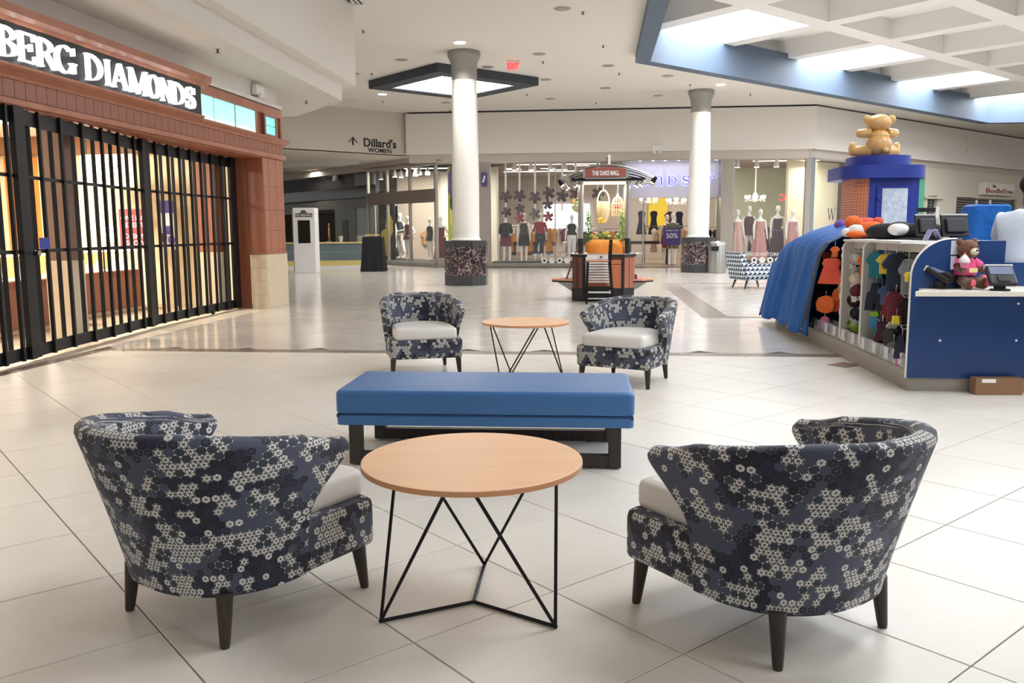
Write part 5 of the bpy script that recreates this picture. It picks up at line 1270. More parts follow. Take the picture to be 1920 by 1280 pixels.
# emergency lights on the dress store wall and in the corridor
for (px, py, lab) in ((1231, 282, 'white twin-head emergency light on the wall above the purple letters'),):
    p = atB(px, py, BW); e = thing('emergency_light', lab, 'light', M(p.x, BW, p.z), TH); MB().box(-.16, .16, -.1, 0, -.02, .16).build('housing', WHITEP, e, bev=.02)
    for s in (-.09, .09): MB().ell((s, -.1, -.06), (.06, .06, .06), 10, 8).build('lamp_head', WHITEP, e, smooth=True)
p = atE(627, 335, -.2); e = thing('emergency_light', 'white twin-head emergency light on the dark corridor shop front', 'light', EW @ Vector((p.x, -.28, p.z)), ER); MB().box(-.16, .16, 0, .1, -.02, .16).build('housing', WHITEP, e, bev=.02)
for s in (-.09, .09): MB().ell((s, .1, -.06), (.06, .06, .06), 10, 8).build('lamp_head', WHITEP, e, smooth=True)
# ================================================================ information cart
CB0 = G(1135, 565)
CA = thing('information_cart', 'wooden information cart with steel posts, arched canopy and mall name board', 'cart', (CB0.x, CB0.y + .58, 0), math.radians(-4))
CAi = (Matrix.Translation(CA.location) @ Matrix.Rotation(math.radians(-4), 4, 'Z')).inverted()
def atC(px, py, y0):
    e = CAi @ EYEV; d = CAi.to_3x3() @ ray(px, py); return e + d * ((y0 - e.y) / d.y)
CWOOD = wood('cart_wood', (84, 46, 36), (110, 64, 48), .4, (3, 3, .5)); CORG = wood('cart_panel', (176, 98, 62), (196, 116, 78), .4, (3, 3, .6)); CLIGHT = wood('cart_light', (206, 138, 112), (220, 156, 128), .4, (3, 3, .6))
oc = [(-.37, -.58), (.37, -.58), (.6, -.36), (.6, .36), (.37, .58), (-.37, .58), (-.6, .36), (-.6, -.36)]
def oscale(k): return [(x * k, y * k) for x, y in oc]
MB().prism(oscale(.97), .1, .84).build('body', CWOOD, CA)
MB().prism(oscale(.985), .02, .24).build('kick_base', BLACK, CA)
MB().prism(oscale(1.04), .84, .885).build('counter_edge', BLACK, CA); MB().prism(oscale(1.01), .885, .892).build('counter_top', mat('cart_top', (214, 206, 190), .4), CA)
for (x0, x1, z0, z1) in ((-.33, .33, .70, .78), (-.33, -.005, .25, .69), (.005, .33, .25, .69)): MB().box(x0, x1, -.585, -.565, z0, z1).build('door_panel', CORG, CA, bev=.006)
for x in (-.37, .37): MB().box(x - .02, x + .02, -.59, -.55, .1, .84).build('stile', BLACK, CA)
for s in (-1, 1):
    nn = Vector((s * .23, -.22, 0)).normalized()
    for k in range(2):
        u = Vector((s * (.385 + .10 * k), -.565 + .096 * k, 0)); v = Vector((s * (.475 + .10 * k), -.478 + .096 * k, 0))
        MB().add([p + q for q in (Vector((0, 0, .25)), Vector((0, 0, .83))) for p in (u, v, v + nn * .012, u + nn * .012)], [(0, 1, 2, 3), (4, 5, 6, 7), (0, 1, 5, 4), (1, 2, 6, 5), (2, 3, 7, 6), (3, 0, 4, 7)]).build('side_panel', CWOOD if s < 0 else REDWOOD2, CA)
MB().box(.585, .60, -.34, .34, .25, .83).build('side_panel', CLIGHT, CA)
for s in (-1, 1):
    q = [(s * .42, -.40), (s * .75, -.40), (s * .96, -.22), (s * .98, .0), (s * .96, .22), (s * .75, .4), (s * .42, .4)]
    MB().prism(q if s > 0 else q[::-1], .375, .405).build('side_shelf', CLIGHT, CA); MB().prism([(x * 1.004, y * 1.01) for x, y in (q if s > 0 else q[::-1])], .35, .376).build('shelf_edge', BLACKM, CA)
    MB().add([(s * .58, -.03, .15), (s * .58, .03, .15), (s * .9, .03, .35), (s * .9, -.03, .35), (s * .58, -.03, .35), (s * .58, .03, .35)], [(0, 3, 4), (1, 5, 2), (0, 1, 2, 3), (0, 4, 5, 1), (4, 3, 2, 5)]).build('bracket', STEEL, CA)
for k in range(4):
    MB().lathe([(.04, -.015), (.045, 0), (.04, .015)], 12).xf(Matrix.Translation(((-.4, .4)[k % 2], (-.4, .4)[k // 2], .045)) @ Matrix.Rotation(PI / 2, 4, 'Y')).build('caster', BLACK, CA)
yP = -.42; xL, xR = atC(1089, 420, yP).x, atC(1177, 420, yP).x
zP = atC(1130, 339, yP).z
for x in (xL, xR):
    for y in (yP, .42):
        MB().lathe([(.052, .89), (.052, 1.18)], 18, (x, y, 0)).build('post_sleeve', BLACK, CA, smooth=True); MB().lathe([(.048, 1.18), (.048, zP)], 18, (x, y, 0)).build('post', STEEL, CA, smooth=True)
xa, xb = atC(1071, 339, yP).x, atC(1210, 339, yP).x
MB().prism([(xa, -.55), (xb - .12, -.55), (xb, -.4), (xb, .5), (xa, .5)], zP, zP + .045).build('canopy_edge', BLACKM, CA)
MB().prism([(xa + .03, -.5), (xb - .12, -.5), (xb - .03, -.38), (xb - .03, .46), (xa + .03, .46)], zP - .012, zP).build('canopy_panel', STEEL, CA)
MB().box(-.45, .45, -.4, .3, zP - .03, zP - .012).build('light_tray', emis('cart_tray', (255, 244, 225), .6), CA)
# arched tubes
xe0, xe1, zA_ = atC(1048, 345, yP).x, atC(1230, 340, yP).x, atC(1138, 312, yP).z
for k in range(5):
    pts = []; lift = -.055 * k
    for j in range(25):
        f = j / 24; x = xe0 + (xe1 - xe0) * f; h = (zA_ - zP + .0) * (1 - (2 * f - 1) ** 2); pts.append((x, yP - .04 + .035 * k, zP + .0 + h + lift * (.5 + .5 * (1 - (2 * f - 1) ** 2)) + .02))
    MB().tube(pts, .017, 8).build('arch_tube', STEEL, CA, smooth=True)
xs0, xs1 = atC(1097, 325, yP - .1).x, atC(1174, 325, yP - .1).x; zs0, zs1 = atC(1135, 332, yP - .1).z, atC(1135, 316, yP - .1).z
pts = [(xs0, zs0), (xs1, zs0), (xs1, zs1 - .01)] + [(xs1 + (xs0 - xs1) * k / 8, zs1 - .01 + .035 * math.sin(PI * k / 8)) for k in range(1, 8)] + [(xs0, zs1 - .01)]
MB().prism(pts, 0, .03, Matrix(((1, 0, 0, 0), (0, 0, 1, yP - .13), (0, 1, 0, 0), (0, 0, 0, 1)))).build('name_board', mat('board_brick', (150, 84, 70), .5), CA)
me = text_mesh('THE OAKS MALL', (zs1 - zs0) * .72, .008, .004); w0 = max(v.co.x for v in me.vertices) - min(v.co.x for v in me.vertices); me.transform(Matrix.Diagonal(((xs1 - xs0) * .66 / w0, 1, 1, 1)))
put('lettering', me, WTXT, CA, ((xs0 + xs1) / 2, yP - .137, zs0 + (zs1 - zs0) * .22))
MB().box(xs0, xs1, yP - .14, yP - .08, zs0 - .035, zs0 - .015).build('board_rail', STEEL, CA)
for x in (xs0 - .02, xs1 + .02): MB().box(x - .02, x + .02, yP - .12, yP - .08, zP + .04, zs1).build('board_bracket', STEEL, CA)
p = atC(1141, 300, yP); MB().box(p.x - .02, p.x + .035, yP - .05, yP + .05, zA_ + .01, zA_ + .21).build('sensor_box', WHITEP, CA, bev=.008); MB().box(p.x - .035, p.x - .018, yP - .052, yP - .0, zA_ + .05, zA_ + .17).build('sensor_lens', BLACK, CA)
for px, py, s in ((1052, 343, -1), (1062, 350, -1), (1226, 338, 1), (1205, 343, 1), (1196, 345, 1), (1078, 345, -1)):
    p = atC(px, py, yP - .05); m = Matrix.Translation(p) @ Matrix.Rotation(s * .6, 4, 'Y')
    MB().lathe([(.03, .07), (.045, 0), (.05, -.05)], 12).xf(m).build('spot_can', BLACKM if abs(px - 1140) > 80 else STEEL, CA, smooth=True); MB().lathe([(.04, -.056), (.04, -.05)], 12).xf(m).build('spot_bulb', emis('cart_bulb', (255, 226, 206), 10), CA)
zc = .895
def ci(name, label, cat, px, py, y, z=None, grp=None):
    p = atC(px, py, y); w = CAi.inverted() @ Vector((p.x, y, 0)); return thing(name, label, cat, (w.x, w.y, p.z if z is None else z), math.radians(-4), grp)
# display heap under the orange cloth
oc_ = ci('draped_cloth', 'orange cloth bunched over a box on the cart top', 'cloth', 1135, 470, -.2, zc)
mb = MB(); R_ = []
for k, (z, w, d) in enumerate(((.0, .36, .21), (.12, .37, .22), (.2, .35, .2), (.25, .27, .16), (.26, .1, .08))):
    R_.append([((w + .02 * math.sin(5 * a + k)) * max(-1, min(1, 1.3 * math.cos(a))), (d + .02 * math.cos(7 * a + k)) * max(-1, min(1, 1.3 * math.sin(a))), z + (.02 * math.sin(4 * a + k) if 0 < k < 4 else 0)) for a in [2 * PI * j / 40 for j in range(40)]])
mb.loft(R_).build('cloth', mat('cloth_amber', (206, 128, 50), .8, 0, .15, 12, .4, 25), oc_, smooth=True)
# wicker egg basket, birdcage, hanging basket
WICK = mat('wicker_cream', (232, 214, 174), .7, 0, .12, 30, .5, 80); LEAFM = mat('leaf_green', (96, 140, 52), .6, 0, .3, 20); LEAF2 = mat('leaf_lime', (150, 184, 84), .6, 0, .3, 20); FLO = mat('petal_yellow', (240, 190, 60), .6); FLR = mat('petal_red', (214, 62, 74), .6)
p = atC(1131, 425, -.1); eg = ci('hanging_basket', 'tall cream egg-shaped wicker basket hanging under the canopy', 'basket', 1131, 418, -.1)
hE = atC(1131, 360, -.1).z - atC(1131, 420, -.1).z
mb = MB(); n_ = 20
for k in range(11):
    z0 = hE * k / 12; r = .125 * math.sin(PI * min(1, (k + 1.2) / 13.5)) ** .6
    if k < 8: mb.lathe([(r, z0), (r + .006, z0 + .02), (.13 * math.sin(PI * (k + 2.2) / 13.5) ** .6, z0 + hE / 12)], n_, cap0=(k == 0), cap1=False)
mb.build('wicker_shell', WICK, eg, smooth=True)
MB().tube([(.115 * math.cos(PI * j / 14), 0, hE * .62 + hE * .4 * math.sin(PI * j / 14)) for j in range(15)], .012, 8).build('handle', WICK, eg, smooth=True)
MB().tube([(0, 0, hE), (0, 0, zP - .03 - p.z + .05)], .003, 5).build('cord', WHITEP, eg)
bc = ci('birdcage', 'cream domed birdcage hanging under the canopy', 'birdcage', 1158, 404, -.1)
hB = atC(1158, 367, -.1).z - atC(1158, 404, -.1).z; rB = .115
for k in range(14):
    a = 2 * PI * k / 14; MB().tube([(rB * math.cos(a), rB * math.sin(a), 0), (rB * math.cos(a), rB * math.sin(a), hB * .6), (rB * .8 * math.cos(a), rB * .8 * math.sin(a), hB * .8), (rB * .4 * math.cos(a), rB * .4 * math.sin(a), hB * .93), (0, 0, hB * .97)], .0045, 5).build('cage_wire', WICK, bc)
for z in (0, hB * .3, hB * .6): MB().lathe([(rB - .006, z), (rB + .006, z), (rB + .006, z + .012), (rB - .006, z + .012), (rB - .006, z)], 24, cap0=False, cap1=False).build('cage_hoop', WICK, bc)
MB().lathe([(rB, -.02), (rB, .0)], 24).build('cage_floor', WICK, bc); MB().ell((0, 0, hB * 1.02), (.03, .03, .03), 8, 6).build('finial', WICK, bc); MB().tube([(0, 0, hB), (0, 0, zP - .03 - bc.location.z)], .003, 5).build('cord', WHITEP, bc)
for k in range(6): MB().ell((random.uniform(-.06, .06), random.uniform(-.06, .06), hB * .36 + random.uniform(0, .04)), (.03, .03, .022), 7, 5).build('flower', FLR, bc, smooth=True)
def leaves(mb, c, r, n_, s):
    for _ in range(n_):
        v = Vector((random.gauss(0, 1), random.gauss(0, 1), random.gauss(0, 1))).normalized() * random.random() ** .4
        q = Vector((c[0] + v.x * r[0], c[1] + v.y * r[1], c[2] + v.z * r[2])); m = Matrix.Rotation(random.random() * 6.3, 3, 'Z') @ Matrix.Rotation(random.uniform(-1.2, 1.2), 3, 'X')
        mb.add([q + m @ (Vector(p) * s) for p in ((0, -.5, 0), (.25, 0, .06), (0, .5, 0), (-.25, 0, .06))], [(0, 1, 2, 3)])
    return mb
fb = ci('hanging_basket', 'round hanging flower basket on the jewellery store side of the cart', 'basket', 1083, 398, -.3)
MB().lathe([(.03, -.0), (.09, .04), (.12, .12)], 16).build('wicker_bowl', WICK, fb, smooth=True); MB().tube([(.12 * math.cos(PI * j / 10), 0, .12 + .14 * math.sin(PI * j / 10)) for j in range(11)], .01, 6).build('handle', WICK, fb)
tag(leaves(MB(), (0, 0, .16), (.13, .1, .05), 60, .05).build('foliage', LEAF2, fb), kind='stuff')
for k in range(9): MB().ell((random.uniform(-.12, .12), -.05, .16 + random.uniform(-.03, .06)), (.022, .022, .02), 7, 5).build('flower', FLO, fb, smooth=True)
MB().tube([(0, 0, .26), (0, 0, zP - .03 - fb.location.z)], .003, 5).build('cord', WHITEP, fb)
for px, lab in ((1103, 'green vine climbing the cart post on the jewellery store side'), (1166, 'green vine climbing the cart post beside the birdcage')):
    vn = ci('vine', lab, 'plant', px, 470, -.3, zc); MB().tube([(0, 0, 0), (.02, 0, .3), (-.02, 0, .6), (.01, 0, .85)], .008, 6).build('stem', LEAFM, vn)
    tag(leaves(MB(), (0, 0, .45), (.07, .07, .42), 220, .055).build('foliage', LEAFM if px < 1140 else LEAF2, vn), kind='stuff')
gb = ci('flower_arrangement', 'mixed greenery and autumn flowers above the orange cloth', 'flowers', 1135, 450, -.15, zc + .26)
tag(leaves(MB(), (0, 0, .07), (.28, .12, .08), 160, .06).build('foliage', LEAF2, gb), kind='stuff')
for k in range(12): MB().ell((random.uniform(-.3, .3), random.uniform(-.12, .05), random.uniform(.03, .16)), (.03, .03, .025), 7, 5).build('flower', random.choice((FLO, WICK, FLR)), gb, smooth=True)
for px, py, lab in ((1127, 405, 'yellow flower cluster below the egg basket'),):
    fl_ = ci('flower_cluster', lab, 'flowers', 1127, 412, -.25)
    for k in range(12): MB().ell((random.uniform(-.08, .08), random.uniform(-.04, .04), random.uniform(-.06, .03)), (.025, .025, .022), 7, 5).build('flower', FLO, fl_, smooth=True)
    MB().tube([(0, 0, 0), (0, 0, .5)], .004, 5).build('cord', LEAFM, fl_)
dl_ = ci('doily', 'white crumpled napkin hanging over the cart corner', 'cloth', 1194, 473, -.3, zc)
mb = MB(); mb.loft([[(-.1 + .02 * j, -.1, .004 + .01 * math.sin(j)) for j in range(11)], [(-.1 + .02 * j, .0, .006 + .012 * math.sin(j * 1.3)) for j in range(11)], [(-.1 + .02 * j, .08, .004) for j in range(11)]], closed=False)
o = mb.build('napkin', WTXT, dl_); sd = o.modifiers.new('solid', 'SOLIDIFY'); sd.thickness = .006
# high chair with black frame in front of the cart
fwd = math.radians(-4)
p = G(1124, 570); hc = thing('bar_chair', 'tall black folding bar chair with a brown seat in front of the cart', 'chair', (p.x, p.y + .2, 0), fwd)
zs_ = .76
x0_, x1_ = -.22, .24
for y in (-.2, .2):
    MB().bar((x0_, y, 0), (x0_ + .02, y, zs_), .04).build('leg', BLACKM, hc); MB().bar((x1_ + .02, y, 0), (x1_ - .04, y, zs_), .04).build('leg', BLACKM, hc); MB().bar((x1_ - .04, y, zs_), (x1_ - .02, y, 1.16), .045).build('back_post', BLACKM, hc)
MB().box(x0_ - .02, x1_, -.21, .21, zs_, zs_ + .03).build('seat', wood('stool_seat', (150, 92, 70), (170, 110, 86), .35), hc, bev=.01)
for z in (.95, 1.06): MB().box(x1_ - .04, x1_ - .01, -.2, .2, z, z + .06).build('back_slat', BLACKM, hc)
for z, w in ((.28, .04), (.14, .03)): 
    for y in (-.2, .2): MB().bar((x0_, y, z), (x1_, y, z), w).build('rung', BLACKM, hc)
MB().box(x0_, x1_, -.19, -.185, .20, .23).build('front_rung', WHITEP, hc); MB().box(x0_, x1_, -.19, -.185, .09, .11).build('front_rung', WHITEP, hc)
# white slatted folding chair leaning behind it
ws_ = thing('folding_chair', 'white slatted folding chair leaning against the cart', 'chair', (p.x + .02, p.y + .56, 0), fwd)
for x in (-.21, .23): MB().bar((x, -.1, 0), (x, .04, .92), .03).build('frame_bar', WHITEP, ws_)
for k in range(8): MB().box(-.21, .23, -.07 + k * .008, -.055 + k * .008, .36 + k * .05, .395 + k * .05).build('slat', WHITEP, ws_)
MB().box(-.2, .22, -.0, .015, .79, .88).build('back_panel', WHITEP, ws_); MB().lathe([(.018, 0), (.018, .01)], 10).xf(Matrix.Translation((.06, -.004, .835)) @ Matrix.Rotation(PI / 2, 4, 'X')).build('finger_hole', BLACK, ws_)
# wooden stick leaning on the side shelf
p = atC(1062, 521, -.2); q = atC(1088, 450, -.2); a = CAi.inverted() @ Vector((p.x, -.2, .409)); b = CAi.inverted() @ Vector((q.x, -.2, q.z))
stk = MB().tube([(0, 0, 0), b - a], .016, 8).build('wooden_stick', wood('stick', (126, 84, 66), (150, 104, 82), .5), loc=a, smooth=True); tag(stk, 'wooden stick leaning from the cart side shelf to the post', 'stick')
p = atC(1170, 520, -.35); jar = thing('glass_jar', 'glass jar with flowers on the cart side shelf', 'jar', CAi.inverted() @ Vector((p.x + .07, -.3, .409)), fwd)
MB().lathe([(.045, 0), (.05, .02), (.05, .1), (.04, .13)], 14, cap1=False).build('jar', glass('jar_glass', (220, 224, 220), .3), jar, smooth=True)
for k in range(5): MB().tube([(0, 0, .02), (random.uniform(-.05, .05), random.uniform(-.03, .03), .2)], .004, 5).build('stem', WICK, jar)
mb = MB().box(-.05, .05, -.04, .04, 0, .09).build('small_box', mat('small_box', (110, 66, 56), .6), loc=CAi.inverted() @ Vector((p.x + .2, -.28, .409)), rz=fwd); tag(mb, 'small brown box on the cart side shelf', 'box')
area('cart_lamp', CAi.inverted() @ Vector((0, -.1, zP - .06)), .7, 26, (1, .88, .7))
# ================================================================ blue kiosk on the right
KA, KB = 2.54, 7.15
KM = Matrix.Translation(M(KA, KB)) @ Matrix.Rotation(TH, 4, 'Z'); KMi = KM.inverted()
def kx(px, py, x0=0.0): e = KMi @ EYEV; d = KMi.to_3x3() @ ray(px, py); return e + d * ((x0 - e.x) / d.x)
def ky(px, py, y0=0.0): e = KMi @ EYEV; d = KMi.to_3x3() @ ray(px, py); return e + d * ((y0 - e.y) / d.y)
def kz(px, py, z0): e = KMi @ EYEV; d = KMi.to_3x3() @ ray(px, py); return e + d * ((z0 - e.z) / d.z)
def kt(name, label, cat, loc, rz=0.0, grp=None): return thing(name, label, cat, KM @ Vector(loc), TH + rz, grp)
NAVYP = mat('kiosk_blue', (14, 58, 116), .3, 0, .05, 3); BLUEP = mat('tower_blue', (32, 54, 146), .4); PUTTY = mat('putty_panel', (196, 190, 182), .5); PLIN = mat('kiosk_plinth', (150, 144, 134), .4, 0, .12, 6)
KL = 5.25
K = kt('retail_kiosk', 'blue toy kiosk with white fins, hooks and a service counter', 'kiosk', (0, 0, 0))
ktop = 1.24
MB().prism([(.02, .02), (3.2, .02), (3.2, .42), (.6, .42), (.6, KL), (.02, KL)], 0, .11).build('plinth', PLIN, K); MB().box(0.0, .36, .03, KL, .11, .17).build('base_tray', PLIN, K)
MB().box(.34, .40, .03, 3.0, .11, ktop).box(.34, .40, 3.0, KL, .11, 1.05).build('core_wall', mat('core_black', (30, 31, 34), .7), K)
# end panel with rounded shoulder
r_ = .30; xe = ky(1796, 450, 0).x
pts = [(0, .11), (3.2, .11), (3.2, .82), (xe, .82), (xe, ktop)] + [(r_ - r_ * math.sin(a), ktop - r_ + r_ * math.cos(a)) for a in [PI / 2 * k / 10 for k in range(11)]]
MXZ = Matrix(((1, 0, 0, 0), (0, 0, 1, 0), (0, 1, 0, 0), (0, 0, 0, 1)))
MB().prism(pts, .0, .035, MXZ).build('end_panel', NAVYP, K)
rim = [(r_ - r_ * math.sin(a), ktop - r_ + r_ * math.cos(a)) for a in [PI / 2 * k / 12 for k in range(13)]]
MB().tube([(x, .017, z) for x, z in [(xe, ktop)] + rim + [(0, .11)]], .012, 6).build('edge_trim', WHITEP, K)
for px, py in ((1762, 638), (1905, 638), (1909, 569)):
    q = ky(px, py, 0); MB().lathe([(.010, 0), (.010, .006)], 10).xf(Matrix.Translation((q.x, -.001, q.z)) @ Matrix.Rotation(PI / 2, 4, 'X')).build('screw_cap', WHITEP, K)
# fins and bays
yF2, yF1 = kx(1616, 560).y, kx(1578, 560).y
for yy in (yF1, yF2):
    rr = .07; q = [(.34, .17), (rr, .17)] + [(rr - rr * math.sin(a), .17 + rr - rr * math.cos(a)) for a in [PI / 2 * k / 5 for k in range(1, 6)]] + [(0, 1.2 - rr)] + [(rr - rr * math.cos(a), 1.2 - rr + rr * math.sin(a)) for a in [PI / 2 * k / 5 for k in range(1, 6)]] + [(.34, 1.2)]
    MB().prism(q, yy, yy + .025, MXZ).build('fin', PUTTY, K)
    MB().tube([(x, yy + .012, z) for x, z in q[1:-1]], .013, 6).build('fin_trim', WHITEP, K)
MB().box(.0, .42, .3, yF1 + .03, 1.2, 1.222).build('top_ledge', WHITEP, K)
MB().box(.1, .38, .035, yF1, 1.13, 1.2).build('header_rail', PUTTY, K)
MB().box(.33, .34, yF2 + .03, yF1, .17, 1.15).build('bay_back', PUTTY, K)
MB().tube([(.14, .05, 1.13), (.14, yF2, 1.13)], .009, 8).build('hang_rail', CHROME, K)
HK = MB().tube([(.34, 0, 0), (.06, 0, 0), (.045, 0, .012), (.04, 0, .03)], .005, 6).mesh('peg_hook'); HK.materials.append(WHITEP)
for yy, z in [(yF1 + .12, z) for z in (1.1, .72)] + [(yF1 + .22, z) for z in (1.1, .72, .45)] + [(yF2 + d, z) for d in (.15, .32, .5) for z in (1.1, .86, .62, .4)] + [(d, z) for d in (.3, .6, .9) for z in (.75, .48)]:
    shared('peg_hook', HK, K, (0, yy, z))
# bottom bins
for k in range(9):
    y0 = .08 + k * .33
    if y0 > 3.0: break
    t = kt('plastic_bin', 'clear plastic bin with a paper label in the row along the kiosk foot', 'bin', (.004, y0, .173), 0, 'clear bins along the kiosk foot')
    bg = glass('bin_plastic', (222, 226, 228), .35)
    MB().box(.0, .008, 0, .31, 0, .13).build('bin_front', bg, t); MB().box(.0, .14, 0, .31, 0, .006).build('bin_floor', bg, t); MB().box(.0, .14, 0, .006, 0, .1).build('bin_side', bg, t); MB().box(.0, .14, .304, .31, 0, .1).build('bin_side', bg, t); MB().box(.134, .14, 0, .31, 0, .13).build('bin_back', bg, t)
    MB().box(-.003, .0, .06, .17, .02, .12).build('paper_label', mat('label_paper', (214, 216, 222), .7), t)
    for j in range(3): MB().ell((.07, .06 + j * .09, .06), (.045, .05, .05), 9, 6).build('folded_sock', cloth(('black', 'pink', 'grey', 'denim', 'white', 'navy')[(k + j) % 6]), t, smooth=True)
# hangers in a row
for k in range(22):
    y = .12 + k * (yF2 - .2) / 22
    o = put('clear_hanger', MB().tube([(0, 0, .02), (.012, 0, .0), (0, 0, -.02), (0, 0, -.04), (.07, 0, -.065)], .0045, 5).tube([(0, 0, -.04), (-.07, 0, -.065)], .0045, 5).mesh('clear_hanger') if k == 0 else bpy.data.meshes['clear_hanger'], mat('hanger_clear', (216, 218, 220), .2), None, KM @ Vector((.14, y, 1.094)), 0, 0)
    o.rotation_euler = (0, 0, TH + random.uniform(-.3, .3)); tag(o, 'clear plastic hanger on the crowded kiosk rail', 'hanger', 'clear hangers on the kiosk rail')
# doll clothes
def wear(kind, c, px, py, h, x, label, rz=-.35, wide=1.0):
    q = kx(px, py, x); t = kt('doll_outfit', label, 'clothing', (x, q.y, q.z), rz); n_ = 15
    if kind == 'dress': P_ = [(.10, 0), (.22, -.03), (.30, -.2), (.24, -.33), (.26, -.42), (.42, -1.0)]
    elif kind == 'shirt': P_ = [(.12, 0), (.25, -.04), (.46, -.3), (.36, -.44), (.28, -.36), (.29, -1.0)]
    elif kind == 'shorts': P_ = [(.28, 0), (.30, -.3), (.36, -.95), (.04, -1.0), (.02, -.6)]
    elif kind == 'overall': P_ = [(.12, 0), (.16, -.05), (.18, -.3), (.30, -.34), (.32, -.6), (.36, -1.0), (.05, -1.0), (.03, -.72)]
    else: P_ = [(.05, 0), (.3, -.12), (.42, -.45), (.36, -.85), (.1, -1.0)]
    half = [(x_ * h * wide, z_ * h) for x_, z_ in P_]; poly = half + [(-a, b) for a, b in half[::-1]]
    cx_ = sum(a for a, b in poly) / len(poly); nn_ = len(poly)
    def skinp(k, y): return [(a * k, y + .012 * math.sin(a * 90 + b * 40), b * (1 if k == 1 else .96) - (0 if k == 1 else .02 * h)) for a, b in poly]
    mb = MB().loft([skinp(.9, -.035), skinp(1, -.012), skinp(1, .012), skinp(.9, .035)])
    mb.build('outfit_cloth', cloth(c), t, smooth=.8)
    MB().tube([(0, 0, .03), (.01, 0, .05), (0, 0, .06), (0, .0, .0)], .004, 5).build('hook', CHROME, t)
    return t
OUT = [('dress', 'coral', 1560, 484, .29, .08, 'long coral doll dress beside the blue tarpaulin', 1.25), ('top', 'orange', 1566, 462, .1, .1, 'orange ruffled doll top above the long coral dress', 1), ('round', 'orange', 1549, 554, .2, .05, 'round orange pumpkin costume under the coral dress', 1.3), ('round', 'coral', 1566, 552, .2, .16, 'second pumpkin costume tucked behind the first', 1.2),
 ('round', 'pink', 1547, 592, .16, .05, 'small pink doll shoes near the kiosk foot', .9),
 ('shirt', 'orange', 1627, 476, .22, .1, 'bright orange doll swimsuit on the kiosk rail', 1), ('shirt', 'coral', 1636, 470, .19, .16, 'coral doll shirt half hidden behind the orange swimsuit', 1), ('shirt', 'teal', 1645, 472, .25, .1, 'teal satin doll shirt on the kiosk rail', .9), ('shirt', 'skyblue', 1656, 468, .12, .16, 'sky blue doll shirt peeping over the yellow one', 1), ('shirt', 'yellow', 1661, 476, .18, .06, 'yellow doll shirt with an orange spot', .95), ('shirt', 'navy', 1681, 474, .32, .04, 'navy doll jacket with a price tag', .8), ('overall', 'black', 1693, 480, .36, .1, 'black doll overall behind the navy jacket', .8), ('shirt', 'grey', 1704, 486, .3, .06, 'grey doll shirt next to the blue end panel', .6),
 ('overall', 'navy', 1643, 530, .26, .05, 'dark navy patterned doll outfit in the second row', 1), ('shirt', 'denim', 1662, 536, .17, .05, 'denim doll jacket with red belt in the second row', .95), ('shirt', 'maroon', 1680, 546, .26, .02, 'maroon hero doll suit with yellow gloves', .85), ('shorts', 'lime', 1641, 583, .05, .06, 'lime green waistband of doll trunks', 2.4), ('shorts', 'skyblue', 1640, 590, .12, .08, 'sky blue doll board shorts', 1), ('shorts', 'yellow', 1681, 592, .07, .0, 'yellow doll boots under the maroon suit', 1.5), ('dress', 'plum', 1655, 602, .18, .06, 'plum plaid doll dress in the bottom row', 1), ('shirt', 'charcoal', 1668, 616, .16, .06, 'charcoal doll hoodie in the bottom row', 1), ('shirt', 'black', 1648, 632, .12, .08, 'black doll shoes pair above the bins', 1), ('overall', 'navy', 1692, 628, .2, .02, 'navy doll overall beside the end panel foot', .8), ('shirt', 'grey', 1676, 640, .1, .04, 'grey striped doll shirt above the bins', 1.2), ('shirt', 'teal', 1648, 612, .12, .1, 'teal doll shirt between shorts and plaid dress', 1)]
OUT += [('shirt', 'olive', 1698, 490, .2, .16, 'olive doll shirt behind the grey shirt', .7), ('shirt', 'lime', 1708, 500, .14, .12, 'lime doll vest beside the end panel edge', .6), ('shirt', 'yellow', 1703, 510, .08, .02, 'small yellow doll badge shirt beside the end panel', .8), ('overall', 'denim', 1652, 508, .16, .16, 'denim doll overall behind the teal shirt', .9), ('shirt', 'red', 1668, 556, .2, .12, 'red doll shirt behind the maroon suit', .9), ('dress', 'violet', 1632, 545, .18, .18, 'violet doll dress beside the middle fin', .9), ('shorts', 'teal', 1634, 606, .1, .12, 'teal doll shorts beside the middle fin foot', 1), ('overall', 'charcoal', 1662, 576, .16, .12, 'charcoal doll overall above the plaid dress', .9), ('shirt', 'white', 1672, 604, .12, .1, 'white doll shirt under the yellow boots', .9), ('dress', 'red', 1648, 650, .08, .1, 'red doll scarf just above the bins', 1.2), ('shirt', 'pink', 1688, 664, .1, .03, 'pale pink doll top over the last bin', 1.3), ('shirt', 'black', 1702, 560, .2, .1, 'black doll shirt low beside the end panel', .7), ('round', 'orange', 1572, 540, .14, .1, 'small orange doll bag beside the outer fin', 1), ('shirt', 'coral', 1550, 472, .14, .16, 'coral doll blouse half hidden by the tarpaulin', 1), ('dress', 'black', 1540, 500, .3, .24, 'black doll cape in the shade of the tarpaulin', 1)]
OUT[1] = ('shirt', 'orange', 1566, 462, .12, .12, 'orange ruffled doll top above the long coral dress', 1)
for kind, c, px, py, h, x, lab, wd_ in OUT: wear(kind, c, px, py, h, x, lab, random.uniform(-.7, -.3), wd_)
